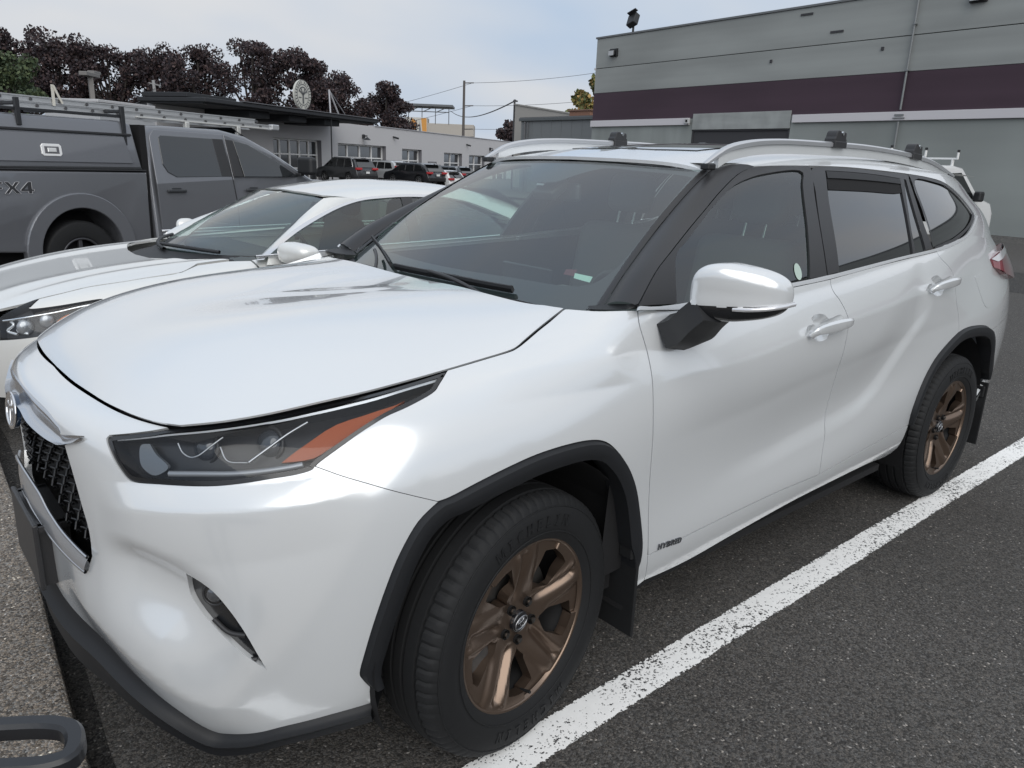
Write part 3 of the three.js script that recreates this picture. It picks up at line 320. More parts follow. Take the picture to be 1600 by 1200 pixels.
const SED_SIDE = [[[-0.82,0.22,-3.5],[-0.84,0.38,-3.5],[-0.84,0.52,-3.5],[-0.835,0.6,-3.5],[-0.825,0.66,-3.5],[-0.8,0.7,-3.5],[-0.77,0.72,-3.5],[-0.7,0.76,-3.5]],
[[-0.85,0.22,-3.1],[-0.87,0.38,-3.1],[-0.87,0.52,-3.1],[-0.865,0.6,-3.1],[-0.855,0.66,-3.1],[-0.83,0.7,-3.1],[-0.8,0.72,-3.1],[-0.72,0.76,-3.1]],
[[-0.82,0.22,-2.7],[-0.84,0.38,-2.7],[-0.84,0.52,-2.7],[-0.835,0.6,-2.7],[-0.825,0.66,-2.7],[-0.8,0.7,-2.7],[-0.77,0.72,-2.7],[-0.7,0.76,-2.7]],
[[-0.72,0.22,-2.46],[-0.75,0.38,-2.44],[-0.75,0.52,-2.43],[-0.74,0.61,-2.43],[-0.725,0.67,-2.435],[-0.7,0.72,-2.44],[-0.67,0.745,-2.45],[-0.6,0.785,-2.48]],
[[-0.52,0.22,-2.31],[-0.55,0.38,-2.28],[-0.555,0.52,-2.27],[-0.55,0.62,-2.27],[-0.535,0.69,-2.28],[-0.515,0.75,-2.31],[-0.5,0.785,-2.35],[-0.46,0.815,-2.41]],
[[-0.2,0.22,-2.24],[-0.2,0.38,-2.205],[-0.2,0.52,-2.195],[-0.2,0.64,-2.2],[-0.2,0.74,-2.225],[-0.2,0.81,-2.27],[-0.2,0.845,-2.33],[-0.2,0.862,-2.41]],
[[0.15,0.22,-2.225],[0.15,0.38,-2.195],[0.15,0.54,-2.188],[0.15,0.68,-2.192],[0.15,0.79,-2.212],[0.15,0.86,-2.255],[0.15,0.89,-2.315],[0.15,0.908,-2.4]],
[[0.5,0.22,-2.225],[0.5,0.38,-2.195],[0.5,0.54,-2.188],[0.5,0.69,-2.192],[0.5,0.81,-2.207],[0.5,0.89,-2.24],[0.5,0.925,-2.3],[0.5,0.945,-2.39]],
[[0.85,0.22,-2.225],[0.85,0.38,-2.195],[0.85,0.54,-2.188],[0.85,0.7,-2.192],[0.85,0.83,-2.204],[0.85,0.91,-2.225],[0.85,0.95,-2.245],[0.85,0.98,-2.27]],
[[1.6,0.22,-2.225],[1.6,0.38,-2.195],[1.6,0.55,-2.188],[1.6,0.71,-2.19],[1.6,0.85,-2.2],[1.6,0.93,-2.22],[1.6,0.97,-2.24],[1.6,1.0,-2.27]],
[[2.5,0.24,-2.225],[2.5,0.4,-2.195],[2.5,0.57,-2.188],[2.5,0.73,-2.19],[2.5,0.87,-2.2],[2.5,0.95,-2.22],[2.5,0.99,-2.24],[2.5,1.02,-2.27]],
[[3.3,0.26,-2.25],[3.3,0.42,-2.22],[3.3,0.6,-2.21],[3.3,0.76,-2.215],[3.3,0.89,-2.23],[3.3,0.97,-2.26],[3.3,1.0,-2.29],[3.3,1.03,-2.33]],
[[3.8,0.28,-2.38],[3.8,0.45,-2.35],[3.8,0.62,-2.34],[3.8,0.78,-2.34],[3.8,0.9,-2.36],[3.8,0.97,-2.4],[3.8,1.0,-2.43],[3.8,1.02,-2.48]],
[[3.98,0.28,-3.1],[3.98,0.45,-3.1],[3.98,0.62,-3.1],[3.98,0.78,-3.1],[3.98,0.9,-3.1],[3.98,0.97,-3.1],[3.98,1.0,-3.1],[3.98,1.02,-3.1]]];
const SED_UPPER = [[[0.4,0.93,-2.23],[0.4,1.0,-2.255],[0.4,1.045,-2.3],[0.4,1.078,-2.355],[0.4,1.075,-2.42],[0.4,1.084,-2.475],[0.4,1.11,-2.53],[0.4,1.145,-2.6],[0.4,1.17,-2.72],[0.4,1.185,-2.9],[0.4,1.19,-3.1]],
[[0.8,0.93,-2.23],[0.8,1.0,-2.255],[0.8,1.055,-2.3],[0.8,1.102,-2.355],[0.8,1.125,-2.42],[0.8,1.148,-2.475],[0.8,1.18,-2.53],[0.8,1.215,-2.6],[0.8,1.24,-2.72],[0.8,1.255,-2.9],[0.8,1.26,-3.1]],
[[1.2,0.93,-2.23],[1.2,1.0,-2.255],[1.2,1.068,-2.3],[1.2,1.132,-2.355],[1.2,1.184,-2.42],[1.2,1.226,-2.475],[1.2,1.265,-2.53],[1.2,1.3,-2.6],[1.2,1.325,-2.72],[1.2,1.34,-2.9],[1.2,1.345,-3.1]],
[[1.6,0.93,-2.23],[1.6,1.0,-2.255],[1.6,1.079,-2.3],[1.6,1.156,-2.355],[1.6,1.233,-2.42],[1.6,1.291,-2.475],[1.6,1.335,-2.53],[1.6,1.37,-2.6],[1.6,1.395,-2.72],[1.6,1.41,-2.9],[1.6,1.415,-3.1]],
[[2.1,0.93,-2.23],[2.1,1.0,-2.255],[2.1,1.08,-2.3],[2.1,1.16,-2.355],[2.1,1.24,-2.42],[2.1,1.3,-2.475],[2.1,1.345,-2.53],[2.1,1.38,-2.6],[2.1,1.405,-2.72],[2.1,1.42,-2.9],[2.1,1.425,-3.1]],
[[2.6,0.93,-2.23],[2.6,1.0,-2.255],[2.6,1.076,-2.3],[2.6,1.149,-2.355],[2.6,1.219,-2.42],[2.6,1.272,-2.475],[2.6,1.315,-2.53],[2.6,1.35,-2.6],[2.6,1.375,-2.72],[2.6,1.39,-2.9],[2.6,1.395,-3.1]],
[[3.1,0.93,-2.265],[3.1,1.0,-2.289],[3.1,1.058,-2.332],[3.1,1.109,-2.385],[3.1,1.139,-2.447],[3.1,1.167,-2.5],[3.1,1.2,-2.553],[3.1,1.235,-2.62],[3.1,1.26,-2.735],[3.1,1.275,-2.908],[3.1,1.28,-3.1]],
[[3.6,0.93,-2.334],[3.6,1.0,-2.356],[3.6,1.031,-2.396],[3.6,1.046,-2.444],[3.6,1.012,-2.502],[3.6,1.001,-2.55],[3.6,1.02,-2.598],[3.6,1.055,-2.66],[3.6,1.08,-2.766],[3.6,1.095,-2.924],[3.6,1.1,-3.1]]];
const HANDLE = [[-1.259,0.7,0.946],[-1.199,0.7,0.98],[-1.152,0.7,1.008],[-1.102,0.7,1.045],[-1.085,0.7,1.069],[-1.085,0.7,1.105],[-1.1,0.7,1.132],[-1.127,0.7,1.13],[-1.167,0.7,1.106],[-1.217,0.7,1.071],[-1.273,0.7,1.033]], HANDLE_N = new THREE.Vector3(0, 1, 0);
// ---------------------------------------------------------------- the setting: lot, walkway, painted line
function aggregate(n, cells, seed, base, spread, bright, tint) {     // tiling crushed-stone surface: [colour, height]
  const r = mulberry(seed), P = []; for (let i = 0; i < cells * cells; i++) P.push([r(), r(), r(), r()]);
  const col = new Float32Array(n * n * 3), hgt = new Float32Array(n * n), k = cells / n;
  for (let j = 0; j < n; j++) for (let i = 0; i < n; i++) {
    const x = i * k, y = j * k, cx = Math.floor(x), cy = Math.floor(y); let b1 = 9, b2 = 9, id = 0;
    for (let v = -1; v <= 1; v++) for (let u = -1; u <= 1; u++) { const q = ((cy + v + cells) % cells) * cells + (cx + u + cells) % cells, p = P[q], d = Math.hypot(cx + u + p[0] - x, cy + v + p[1] - y) / (0.55 + 0.6 * p[3]); if (d < b1) { b2 = b1; b1 = d; id = q; } else if (d < b2) b2 = d; }
    const p = P[id], e = sstep(0.0, 0.3, b2 - b1), o = j * n + i;
    let a = base * (0.62 + spread * (p[2] - 0.5) * 1.6) * lerp(0.5, 1, e); if (p[2] > 1 - bright) a *= 1.9 + p[3];
    const w = tint * (p[3] - 0.5);
    col[o * 3] = a * (1.05 + w); col[o * 3 + 1] = a; col[o * 3 + 2] = a * (0.95 - w); hgt[o] = e * (0.3 + 0.7 * p[3]);
  }
  return [col, hgt];
}
function stoneMat(n, cells, metres, seed, base, spread, bright, tint, bump, rough) {
  const [c, h] = aggregate(n, cells, seed, base, spread, bright, tint);
  const map = dataTex(n, n, (i, j) => { const o = (j * n + i) * 3; return [toS(c[o]), toS(c[o + 1]), toS(c[o + 2])]; });
  const bm = dataTex(n, n, (i, j) => { const v = h[j * n + i]; return [v, v, v]; }, false);
  for (const t of [map, bm]) t.repeat.set(1 / metres, 1 / metres);
  return new THREE.MeshStandardMaterial({ map, bumpMap: bm, bumpScale: bump, roughness: rough, side: THREE.DoubleSide });
}
const asphaltMat = stoneMat(1024, 360, 2.0, 11, 0.150, 0.5, 0.010, 0.10, 0.0025, 0.92);
const groundY = (x, z) => -0.006 * Math.max(0, -z - 12) + 0.004 * Math.max(0, -z - 60);
{
  const g = new THREE.PlaneGeometry(520, 520, 104, 104).rotateX(-Math.PI / 2).translate(60, 0, -60), p = g.attributes.position, uv = g.attributes.uv, c = new Float32Array(p.count * 3);
  for (let i = 0; i < p.count; i++) { const x = p.getX(i), z = p.getZ(i); p.setY(i, groundY(x, z)); uv.setXY(i, x, z); const v = 1 + 0.5 * fbm(x * 0.13, 3.3, z * 0.13, 4); c[i * 3] = c[i * 3 + 1] = c[i * 3 + 2] = clamp(v * 0.85, 0.3, 1); }
  g.computeVertexNormals(); g.setAttribute('color', new THREE.BufferAttribute(c, 3));
  const m = asphaltMat.clone(); m.vertexColors = true; structure('ground', g, m);
}
{ // the bays themselves: same asphalt with drips, stains and scuffs
  const n = 110, s = 9, g = new THREE.PlaneGeometry(s, s, n, n).rotateX(-Math.PI / 2).translate(2.8, 0.002, 1.2), p = g.attributes.position, uv = g.attributes.uv, c = new Float32Array(p.count * 3), r = mulberry(77), spots = [];
  for (let k = 0; k < 46; k++) spots.push([-1.2 + 8 * r(), -2.6 + 7.4 * r(), 0.03 + 0.16 * r() * r(), 0.10 + 0.28 * r()]);
  for (let i = 0; i < p.count; i++) { const x = p.getX(i), z = p.getZ(i); uv.setXY(i, x, z); let v = clamp((1 + 0.5 * fbm(x * 0.13, 3.3, z * 0.13, 4)) * 0.85, 0.3, 1), e = sstep(0, 0.8, Math.min(x + 1.7, 7.3 - x, z + 3.3, 5.7 - z)), w = 0.30 * fbm(x * 1.1, 6.6, z * 0.8, 5); for (const [a, b, q, d] of spots) { const l = Math.hypot(x - a, z - b) / q; if (l < 2) w -= d * Math.exp(-l * l * 1.6); } v *= 1 + e * w; c[i * 3] = v * 1.01; c[i * 3 + 1] = v; c[i * 3 + 2] = v * 0.985; }
  g.setAttribute('color', new THREE.BufferAttribute(c, 3)); const m = asphaltMat.clone(); m.vertexColors = true; structure('bay_pavement', g, m);
}
const flat = (pts, y, holes) => { const g = new THREE.ShapeGeometry(new THREE.Shape(pts.map(([x, z]) => new THREE.Vector2(x, -z)))).rotateX(-Math.PI / 2).translate(0, y, 0), p = g.attributes.position, u = g.attributes.uv; for (let i = 0; i < p.count; i++) u.setXY(i, p.getX(i), p.getZ(i)); return g; };
{ // worn white bay line
  const n = 2048, worn = (i, j) => { const big = fbm(i * 0.004, j * 0.01, 2.2, 3), q = perlin.noise(i * 0.23, j * 0.23, 4.4) + 0.7 * perlin.noise(i * 0.52, j * 0.52, 8.1) + 0.5 * perlin.noise(i * 0.11, j * 0.11, 1.3), edge = 1 - clamp(Math.min(j, 73 - j) / 9); return sstep(0.48, 0.68, q + 1.0 * big + 0.28 * edge); };
  const map = dataTex(n, 74, (i, j) => { const v = lerp(0.97 + 0.03 * fbm(i * .05, j * .05, 1, 3), 0.22, clamp(worn(i, j))); return [v, v * 0.998, v * 0.99]; });
  const alpha = dataTex(n, 74, (i, j) => { const e = Math.min(j, 73 - j) / 74, f = fbm(i * 0.07, j * 0.09, 9.1, 4) * 0.07 + fbm(i * 0.22, j * 0.25, 1.1, 3) * 0.06; const v = e + f > 0.04 ? 1 : 0; return [v, v, v]; }, false);
  const bm = dataTex(n, 74, (i, j) => { const v = 1 - clamp(worn(i, j)); return [v, v, v]; }, false);
  for (const t of [map, alpha, bm]) t.repeat.set(1 / 3.65, 1);
  const g = new THREE.PlaneGeometry(7.2, 0.132, 48, 2).rotateX(-Math.PI / 2).translate(2.2, 0.004, 0.971), u = g.attributes.uv, p = g.attributes.position;
  for (let i = 0; i < p.count; i++) u.setXY(i, p.getX(i), (p.getZ(i) - 0.905) / 0.132);
  structure('painted_line', g, new THREE.MeshStandardMaterial({ map, alphaMap: alpha, alphaTest: 0.5, bumpMap: bm, bumpScale: 0.0025, roughness: 0.75, side: THREE.DoubleSide }));
}
{ // raised concrete walkway in front of the bays, a darker strip along its edge
  const m = stoneMat(1024, 260, 1.5, 31, 0.36, 0.55, 0.01, 0.2, 0.0025, 0.95); m.color.setRGB(0.95, 0.89, 0.82);
  const s = new THREE.Shape([[-6, -14], [-0.80, -14], [-0.80, -2.6], [-0.87, -1.1], [-0.975, 0.25], [-1.02, 1.4], [-1.06, 9], [-6, 9]].map(([x, z]) => new THREE.Vector2(x, -z)));
  const g = new THREE.ExtrudeGeometry(s, { depth: 0.2, bevelEnabled: true, bevelThickness: 0.012, bevelSize: 0.012, bevelSegments: 2 }).rotateX(-Math.PI / 2).translate(0, -0.12, 0), p = g.attributes.position, u = g.attributes.uv;
  for (let i = 0; i < p.count; i++) u.setXY(i, p.getX(i), p.getZ(i) + p.getY(i));
  structure('walkway', g, m);
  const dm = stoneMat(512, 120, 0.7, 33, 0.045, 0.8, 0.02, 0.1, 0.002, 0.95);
  structure('dark_edge_strip', flat([[-0.80, -13], [-0.70, -13], [-0.71, -2.6], [-0.77, -1.2], [-0.86, -0.2], [-0.90, 0.3], [-0.93, 1.4], [-1.0, 1.4], [-0.95, 0.25], [-0.85, -1.1], [-0.78, -2.6]], 0.004), dm);
}
{ // older paler slab along the grey hall, newer dark asphalt in the drive aisle
  structure('old_pavement', flat([[24.2, -30], [27.4, -30], [27.4, 12], [22.4, 12]], 0.004), stoneMat(512, 100, 2.2, 41, 0.145, 0.8, 0.02, 0.1, 0.003, 0.95));
  structure('dark_pavement', flat([[12.6, -9], [15.4, -9], [14.6, 9], [11.2, 9]], 0.004), stoneMat(512, 110, 1.6, 43, 0.055, 0.8, 0.02, 0.05, 0.003, 0.8));
}
// ---------------------------------------------------------------- the white SUV in the foreground
const paintWhite = phys([0.71, 0.73, 0.745], 0.18, 0.26, { clearcoat: 1, clearcoatRoughness: 0.03 });
const blackTrim = std([0.016, 0.017, 0.019], 0.55), blackGloss = phys([0.012, 0.013, 0.015], 0.22, 0, { clearcoat: 0.6, clearcoatRoughness: 0.1 }), satinBlack = std([0.028, 0.028, 0.03], 0.42);
const darkVoid = std([0.006, 0.006, 0.007], 0.95), rubber = std([0.0055, 0.006, 0.007], 0.75), chrome = std([0.82, 0.82, 0.83], 0.14, 1), satinSilver = std([0.55, 0.56, 0.58], 0.32, 1), silverPaint = phys([0.45, 0.47, 0.50], 0.35, 0.5, { clearcoat: 1 });
const claddingMat = std([0.008, 0.009, 0.0112], 0.6);
const glassFront = phys([0.76, 0.88, 0.84], 0.0, 0, { transmission: 1, thickness: 0, ior: 2.1 }), glassSide = phys([0.62, 0.76, 0.69], 0.0, 0, { transmission: 1, thickness: 0, ior: 1.9 }), glassDark = phys([0.012, 0.013, 0.014], 0.03, 0, { clearcoat: 1, clearcoatRoughness: 0.0, ior: 1.6 });
const lampLens = phys([0.93, 0.95, 0.96], 0.0, 0, { transmission: 1, thickness: 0, ior: 1.38 });
const bronze = std([0.215, 0.158, 0.122], 0.30, 0.85);

const hoodCols = HOOD_X.map((x, i) => [...HOOD_Z.slice(1).reverse().map((z, k) => [x, HOOD_Y[i][HOOD_Z.length - 1 - k], -z]), ...HOOD_Z.map((z, k) => [x, HOOD_Y[i][k], z])]);
const SP = new Surf(bspline(P_NET), 0.09, 0.2), SH = new Surf(bspline(hoodCols), 0.2, 0.2, -1);
const upperCols = UPPER_X.map((x, i) => UPPER_Y.map((y, j) => { const w = [0, 0, .1, .3, .75, .95, 1, 1, 1, 1, 1][j], w0 = [1, 1, .8, .5, .1, 0, 0, 0, 0, 0, 0][j]; return [x, y + (ROOF_Y[i] - 1.696) * w + BELT_Y[i] * w0, UPPER_Z[j] * (j < 8 ? UPPER_K[i] : 1)]; }));
const SU = new Surf(bspline(upperCols), 0.1, 0.2), SW = new Surf((a, b) => { const q = 1 - a * a, B = new THREE.Vector3(.461 - .17 * q, 1.189 - .035 * q, .704 * a), T = new THREE.Vector3(1.072 - .075 * q, 1.575 + .018 * q, .58 * a), l = .035 * 4 * b * (1 - b) * .6; return B.lerp(T, b).add(new THREE.Vector3(-.53 * l, .848 * l, 0)); }, 0.1, 0.1);
for (const [S, a, b, d] of [[SP, 12, 5, [0, 0, 1]], [SH, 4, 6, [0, 1, 0]], [SU, 5, 3, [0, 0, 1]], [SW, 0, .5, [-1, 1, 0]]]) { S.sign = 1; S.sign = S.normal(a, b).dot(new THREE.Vector3(...d)) > 0 ? 1 : -1; }
const C = {}; for (const k in E) if (k !== 'rail') C[k] = curve(E[k]);
C.bumperBottom = curve([...E.bumperBottom, [2, 2.05]]); C.chinLow = curve([...E.chinLow.slice(0, 5), [2, 3.69]]); C.chinMid = curve([...E.chinMid, [2.3, 4.45], [2, 4.5]]); C.grilleTop = curve([...E.grilleTop, [2.15, 6.75], [2, 6.78]]);
C.noseLow = curve([...E.noseLow.slice(2), [2, 7.62]]); C.noseLow.unshift(E.noseLow[1]); C.noseHood = curve([...E.noseHood, [2, 9.22]]); C.hoodFront = curve([[0.66, 6], ...E.hoodFront.slice(1)]); C.hoodRear = curve([...E.hoodRear.slice(0, -1), [6.66, 6]]);

const g2 = (x, w) => Math.exp(-x * x / (w * w));
// creases: raised or sunk along lines on the skin; distances in metres, positive above the line
function lineField(pts, sa, sb, fn) {
  const L = curve(pts, 3), n = L.length - 1; let x0 = 1e9, x1 = -1e9, y0 = 1e9, y1 = -1e9; for (const [a, b] of L) { x0 = Math.min(x0, a); x1 = Math.max(x1, a); y0 = Math.min(y0, b); y1 = Math.max(y1, b); }
  return (a, b) => {
    if (a < x0 - 1 || a > x1 + 1 || b < y0 - 2.6 || b > y1 + 2.6) return 0;
    let best = 1e9, sd = 0; for (let i = 0; i < n; i++) { const ax = L[i][0] * sa, ay = L[i][1] * sb, bx = L[i + 1][0] * sa, by = L[i + 1][1] * sb, px = a * sa, py = b * sb, dx = bx - ax, dy = by - ay, t = clamp(((px - ax) * dx + (py - ay) * dy) / (dx * dx + dy * dy + 1e-12)), ex = px - ax - dx * t, ey = py - ay - dy * t, d = Math.hypot(ex, ey); if (d < best) { best = d; sd = Math.sign(dx * ey - dy * ex) * d; } }
    return fn(sd, clamp((a - L[0][0]) / (L[n][0] - L[0][0])));
  };
}
const tent = (d, w) => { const e = 0.010, k = Math.max(0, 1 - (Math.sqrt(d * d + e * e) - e) / w); return k < 0.15 ? k * k / 0.3 + 0.0 : k - 0.075; }, soft = (d, w) => { const t = tent(d, w); return t * t * (3 - 2 * t); };
const fade = (t, a = 0.12, b = 0.12) => sstep(0, a, t) * sstep(0, b, 1 - t);
const sideLines = [
  lineField(E.shoulder, 0.38, 0.105, (d, t) => 0.020 * (d > 0 ? tent(d, 0.17) : tent(d, 0.20)) * sstep(0, 0.18, t) * sstep(0, 0.2, 1 - t)),
  lineField(E.lowCrease, 0.38, 0.115, (d, t) => -0.011 * sstep(-0.03, 0.05, d) * soft(d - 0.05, 0.26) * sstep(0, 0.35, t) * sstep(0, 0.12, 1 - t)),
  lineField(E.fenderCrest, 0.26, 0.10, (d, t) => 0.010 * tent(d, 0.09) * fade(t, 0.3, 0.25)),
];
const foldR = lineField(E.hoodFold.map(([a, b]) => [a, 12 - b]), 0.19, 0.19, (d, t) => 0.003 * tent(d, 0.06) * fade(t, 0.12, 0.3));
const HD = new Surf((a, b) => { const p = SH.at(a, b), h = foldR(a, b < 6 ? 12 - b : b); p.y += h; return p; }, 0.1, 0.08); HD.sign = SH.sign;
const SPD = SP; { const f0 = SP.fn; SP.raw = f0; const base = new Surf(f0, 1, 1); SP.fn = (a, b) => { const p = f0(a, b); if (a > 8.6 && a < 20.5) { let h = 0; for (const l of sideLines) h += l(a, b); if (h) { const n = base.normal(a, b); p.addScaledVector(n, h * SP.sign); } } return p; }; }
SP.da = 0.038; SP.db = 0.075;

function edgeStrip(S, lp, depth) { const pos = [], idx = []; lp.forEach((p) => { const q = S.at(...p), n = S.normal(...p); pos.push(q.x, q.y, q.z); q.addScaledVector(n, -depth); pos.push(q.x, q.y, q.z); }); const n = lp.length; for (let i = 0; i < n; i++) { const a = 2 * i, b = 2 * ((i + 1) % n); idx.push(a, a + 1, b + 1, a, b + 1, b); } const e = new THREE.BufferGeometry(); e.setAttribute('position', new THREE.Float32BufferAttribute(pos, 3)); e.setIndex(idx); e.computeVertexNormals(); return e; }
const suv = thing('white_suv', 'large white suv with bronze wheels and roof rack feet, parked beside the painted line', 'suv');
const both = (g, z0 = 0) => join([g, mirrorZ(g, z0)]);
const lr = (name, g, mat, parent = suv) => [part(name, g, mat, parent), part(name, mirrorZ(g), mat, parent)];

part('hood', both(panel(HD, loop(C.hoodFront, C.hoodSide, C.hoodRear), { flange: 0.006, inset: 0 })), paintWhite, suv);
part('nose_panel', both(panel(SP, loop(C.noseSeam, rev(E.noseHead.slice(0, 4)).map(([a, b], i) => [a, b + (i < 3 ? 0.02 : 0)]), C.noseHood, rev(C.noseLow), [E.noseLow[0]]), { inset: 0, flange: 0.02 })), paintWhite, suv);
const bumperLoop = loop(rev(C.headInner).slice(0, 1), C.fenderBumper, C.archLow, C.bumperBottom, rev(C.chinLow), rev(C.chinMid).slice(-1), C.grilleEdge, C.wingLow, C.noseSeam, C.headInner);
// pocket in the bumper for the fog lamp
const fogLoop = loop(curve(E.fog.slice(0, 7)), curve([...E.fog.slice(6), E.fog[0]]));
class Bent extends Surf { constructor(S, f) { super((a, b) => { const p = S.at(a, b); return p.addScaledVector(S.normal(a, b), f(a, b)); }, S.da, S.db, S.sign); } }
const inFog = (a, b) => { // how deep the scoop round the lamp pocket is
  const d = Math.min(...fogLoop.map(p => Math.hypot((p[0] - a) * 0.14, (p[1] - b) * 0.13))); return d; };
const noseLines = [
  lineField(E.shelf, 0.15, 0.12, (d, t) => 0.015 * (d > 0 ? tent(d, 0.08) : tent(d, 0.14)) * fade(t, 0.2, 0.35)),
  lineField(E.jaw, 0.16, 0.13, (d, t) => (d > 0 ? 0.016 * soft(d, 0.2) : 0.016 * 0.984 - 0.26 * (Math.sqrt(Math.min(-d, 0.12) ** 2 + 1e-4) - 0.01)) * fade(t, 0.25, 0.2)),
  lineField(E.scoopTop, 0.16, 0.125, (d, t) => -0.020 * sstep(0.03, -0.05, d) * soft(d + 0.05, 0.18) * fade(t, 0.3, 0.4)),
];
const bumperShape = (a, b) => { let h = -0.020 * g2(a - 5.2, 0.75) * g2(b - 3.45, 0.8); for (const l of noseLines) h += l(a, b); return h * sstep(8.2, 7.2, a); };
const SB = new Bent(SP, bumperShape); SB.sign = SP.sign; SB.da = 0.05; SB.db = 0.09;
{ // bumper as one loop with a slit to the fog opening
  let bi = 0, bd = 9; bumperLoop.forEach((p, i) => { const d = Math.hypot((p[0] - 6.62) * 1, p[1] - 2.06); if (d < bd) { bd = d; bi = i; } });
  const dir = Math.sign(areaOf(bumperLoop)) !== Math.sign(areaOf(fogLoop)) ? fogLoop : rev(fogLoop); let fi = 0, fd = 9; dir.forEach((p, i) => { const d = Math.hypot(p[0] - bumperLoop[bi][0], p[1] - bumperLoop[bi][1]); if (d < fd) { fd = d; fi = i; } });
  const hole = [...dir.slice(fi), ...dir.slice(0, fi), dir[fi]];
  const slit = [...bumperLoop.slice(0, bi + 1), ...hole, ...bumperLoop.slice(bi)];
  const g = panel(SB, slit, { inset: 0, flange: 0 });
  part('front_bumper', both(join([g, edgeStrip(SB, bumperLoop, 0.02), edgeStrip(SB, fogLoop, 0.014)])), paintWhite, suv);
  const well = new Bent(SB, () => -0.0135); well.sign = SP.sign; well.da = 0.06; well.db = 0.12;
  for (const m of [0, 1]) {
    const pk = part('fog_lamp_bezel', m ? mirrorZ(panel(well, insetLoop(SP, fogLoop, -0.012), { inset: 0, flange: 0 })) : panel(well, insetLoop(SP, fogLoop, -0.012), { inset: 0, flange: 0 }), blackGloss, suv);
    const at = (a, b, h) => well.at(a, b).addScaledVector(SP.normal(a, b), h), ge = (g) => m ? mirrorZ(g) : g;
    const q = new THREE.Quaternion().setFromUnitVectors(new THREE.Vector3(0, 0, 1), SP.normal(5.95, 3.6)), c = at(...E.fogLamp[0], 0.006);
    part('fog_lamp', ge(new THREE.SphereGeometry(0.018, 20, 10, 0, 6.3, 0, 1.4).rotateX(Math.PI / 2).scale(1, 1, 0.5).applyQuaternion(q).translate(c.x, c.y, c.z)), phys([0.12, 0.125, 0.135], 0.08, 0.5, { clearcoat: 1 }), pk);
    part('fog_lamp_ring', ge(new THREE.TorusGeometry(0.025, 0.003, 8, 28).applyQuaternion(q).translate(c.x, c.y, c.z)), satinBlack, pk);
    for (const [a0, a1, b] of [[5.82, 6.28, 3.08], [6.1, 6.42, 2.62]]) part('bezel_rib', ge(tube([at(a0, b + .14, 0.006), at((a0 + a1) / 2, b - .02, 0.008), at(a1, b - .04, 0.006)], 0.006, 12, 6)), satinBlack, pk);
  }
}
{ // lower black lip following the bumper's bottom edge
  const line = resample(C.bumperBottom.map(p => SB.at(...p)), 60), lower = line.map((p, i) => { const t = i / 59, o = new THREE.Vector3(p.x, 0, p.z * 0.9).normalize(); return p.clone().addScaledVector(o, 0.012 - 0.012 * t).add(new THREE.Vector3(0, -lerp(0.045, 0.17, sstep(0.15, 1, t)), 0)); });
  const mid = line.map((p, i) => p.clone().lerp(lower[i], 0.35).addScaledVector(new THREE.Vector3(p.x - 0.3, 0, p.z).normalize(), 0.022)), inn = lower.map(p => new THREE.Vector3(p.x * 0.9 + 0.04, p.y + 0.0, p.z * 0.9)), back = line.map(p => p.clone().addScaledVector(new THREE.Vector3(p.x - 0.3, 0, p.z).normalize(), -0.012).add(new THREE.Vector3(0, 0.006, 0)));
  part('lower_lip', both(join([ruled(back, line, 1), ruled(line, mid, 3, 0.006), ruled(mid, lower, 3, 0.004), ruled(lower, inn, 2)])), claddingMat, suv);
}
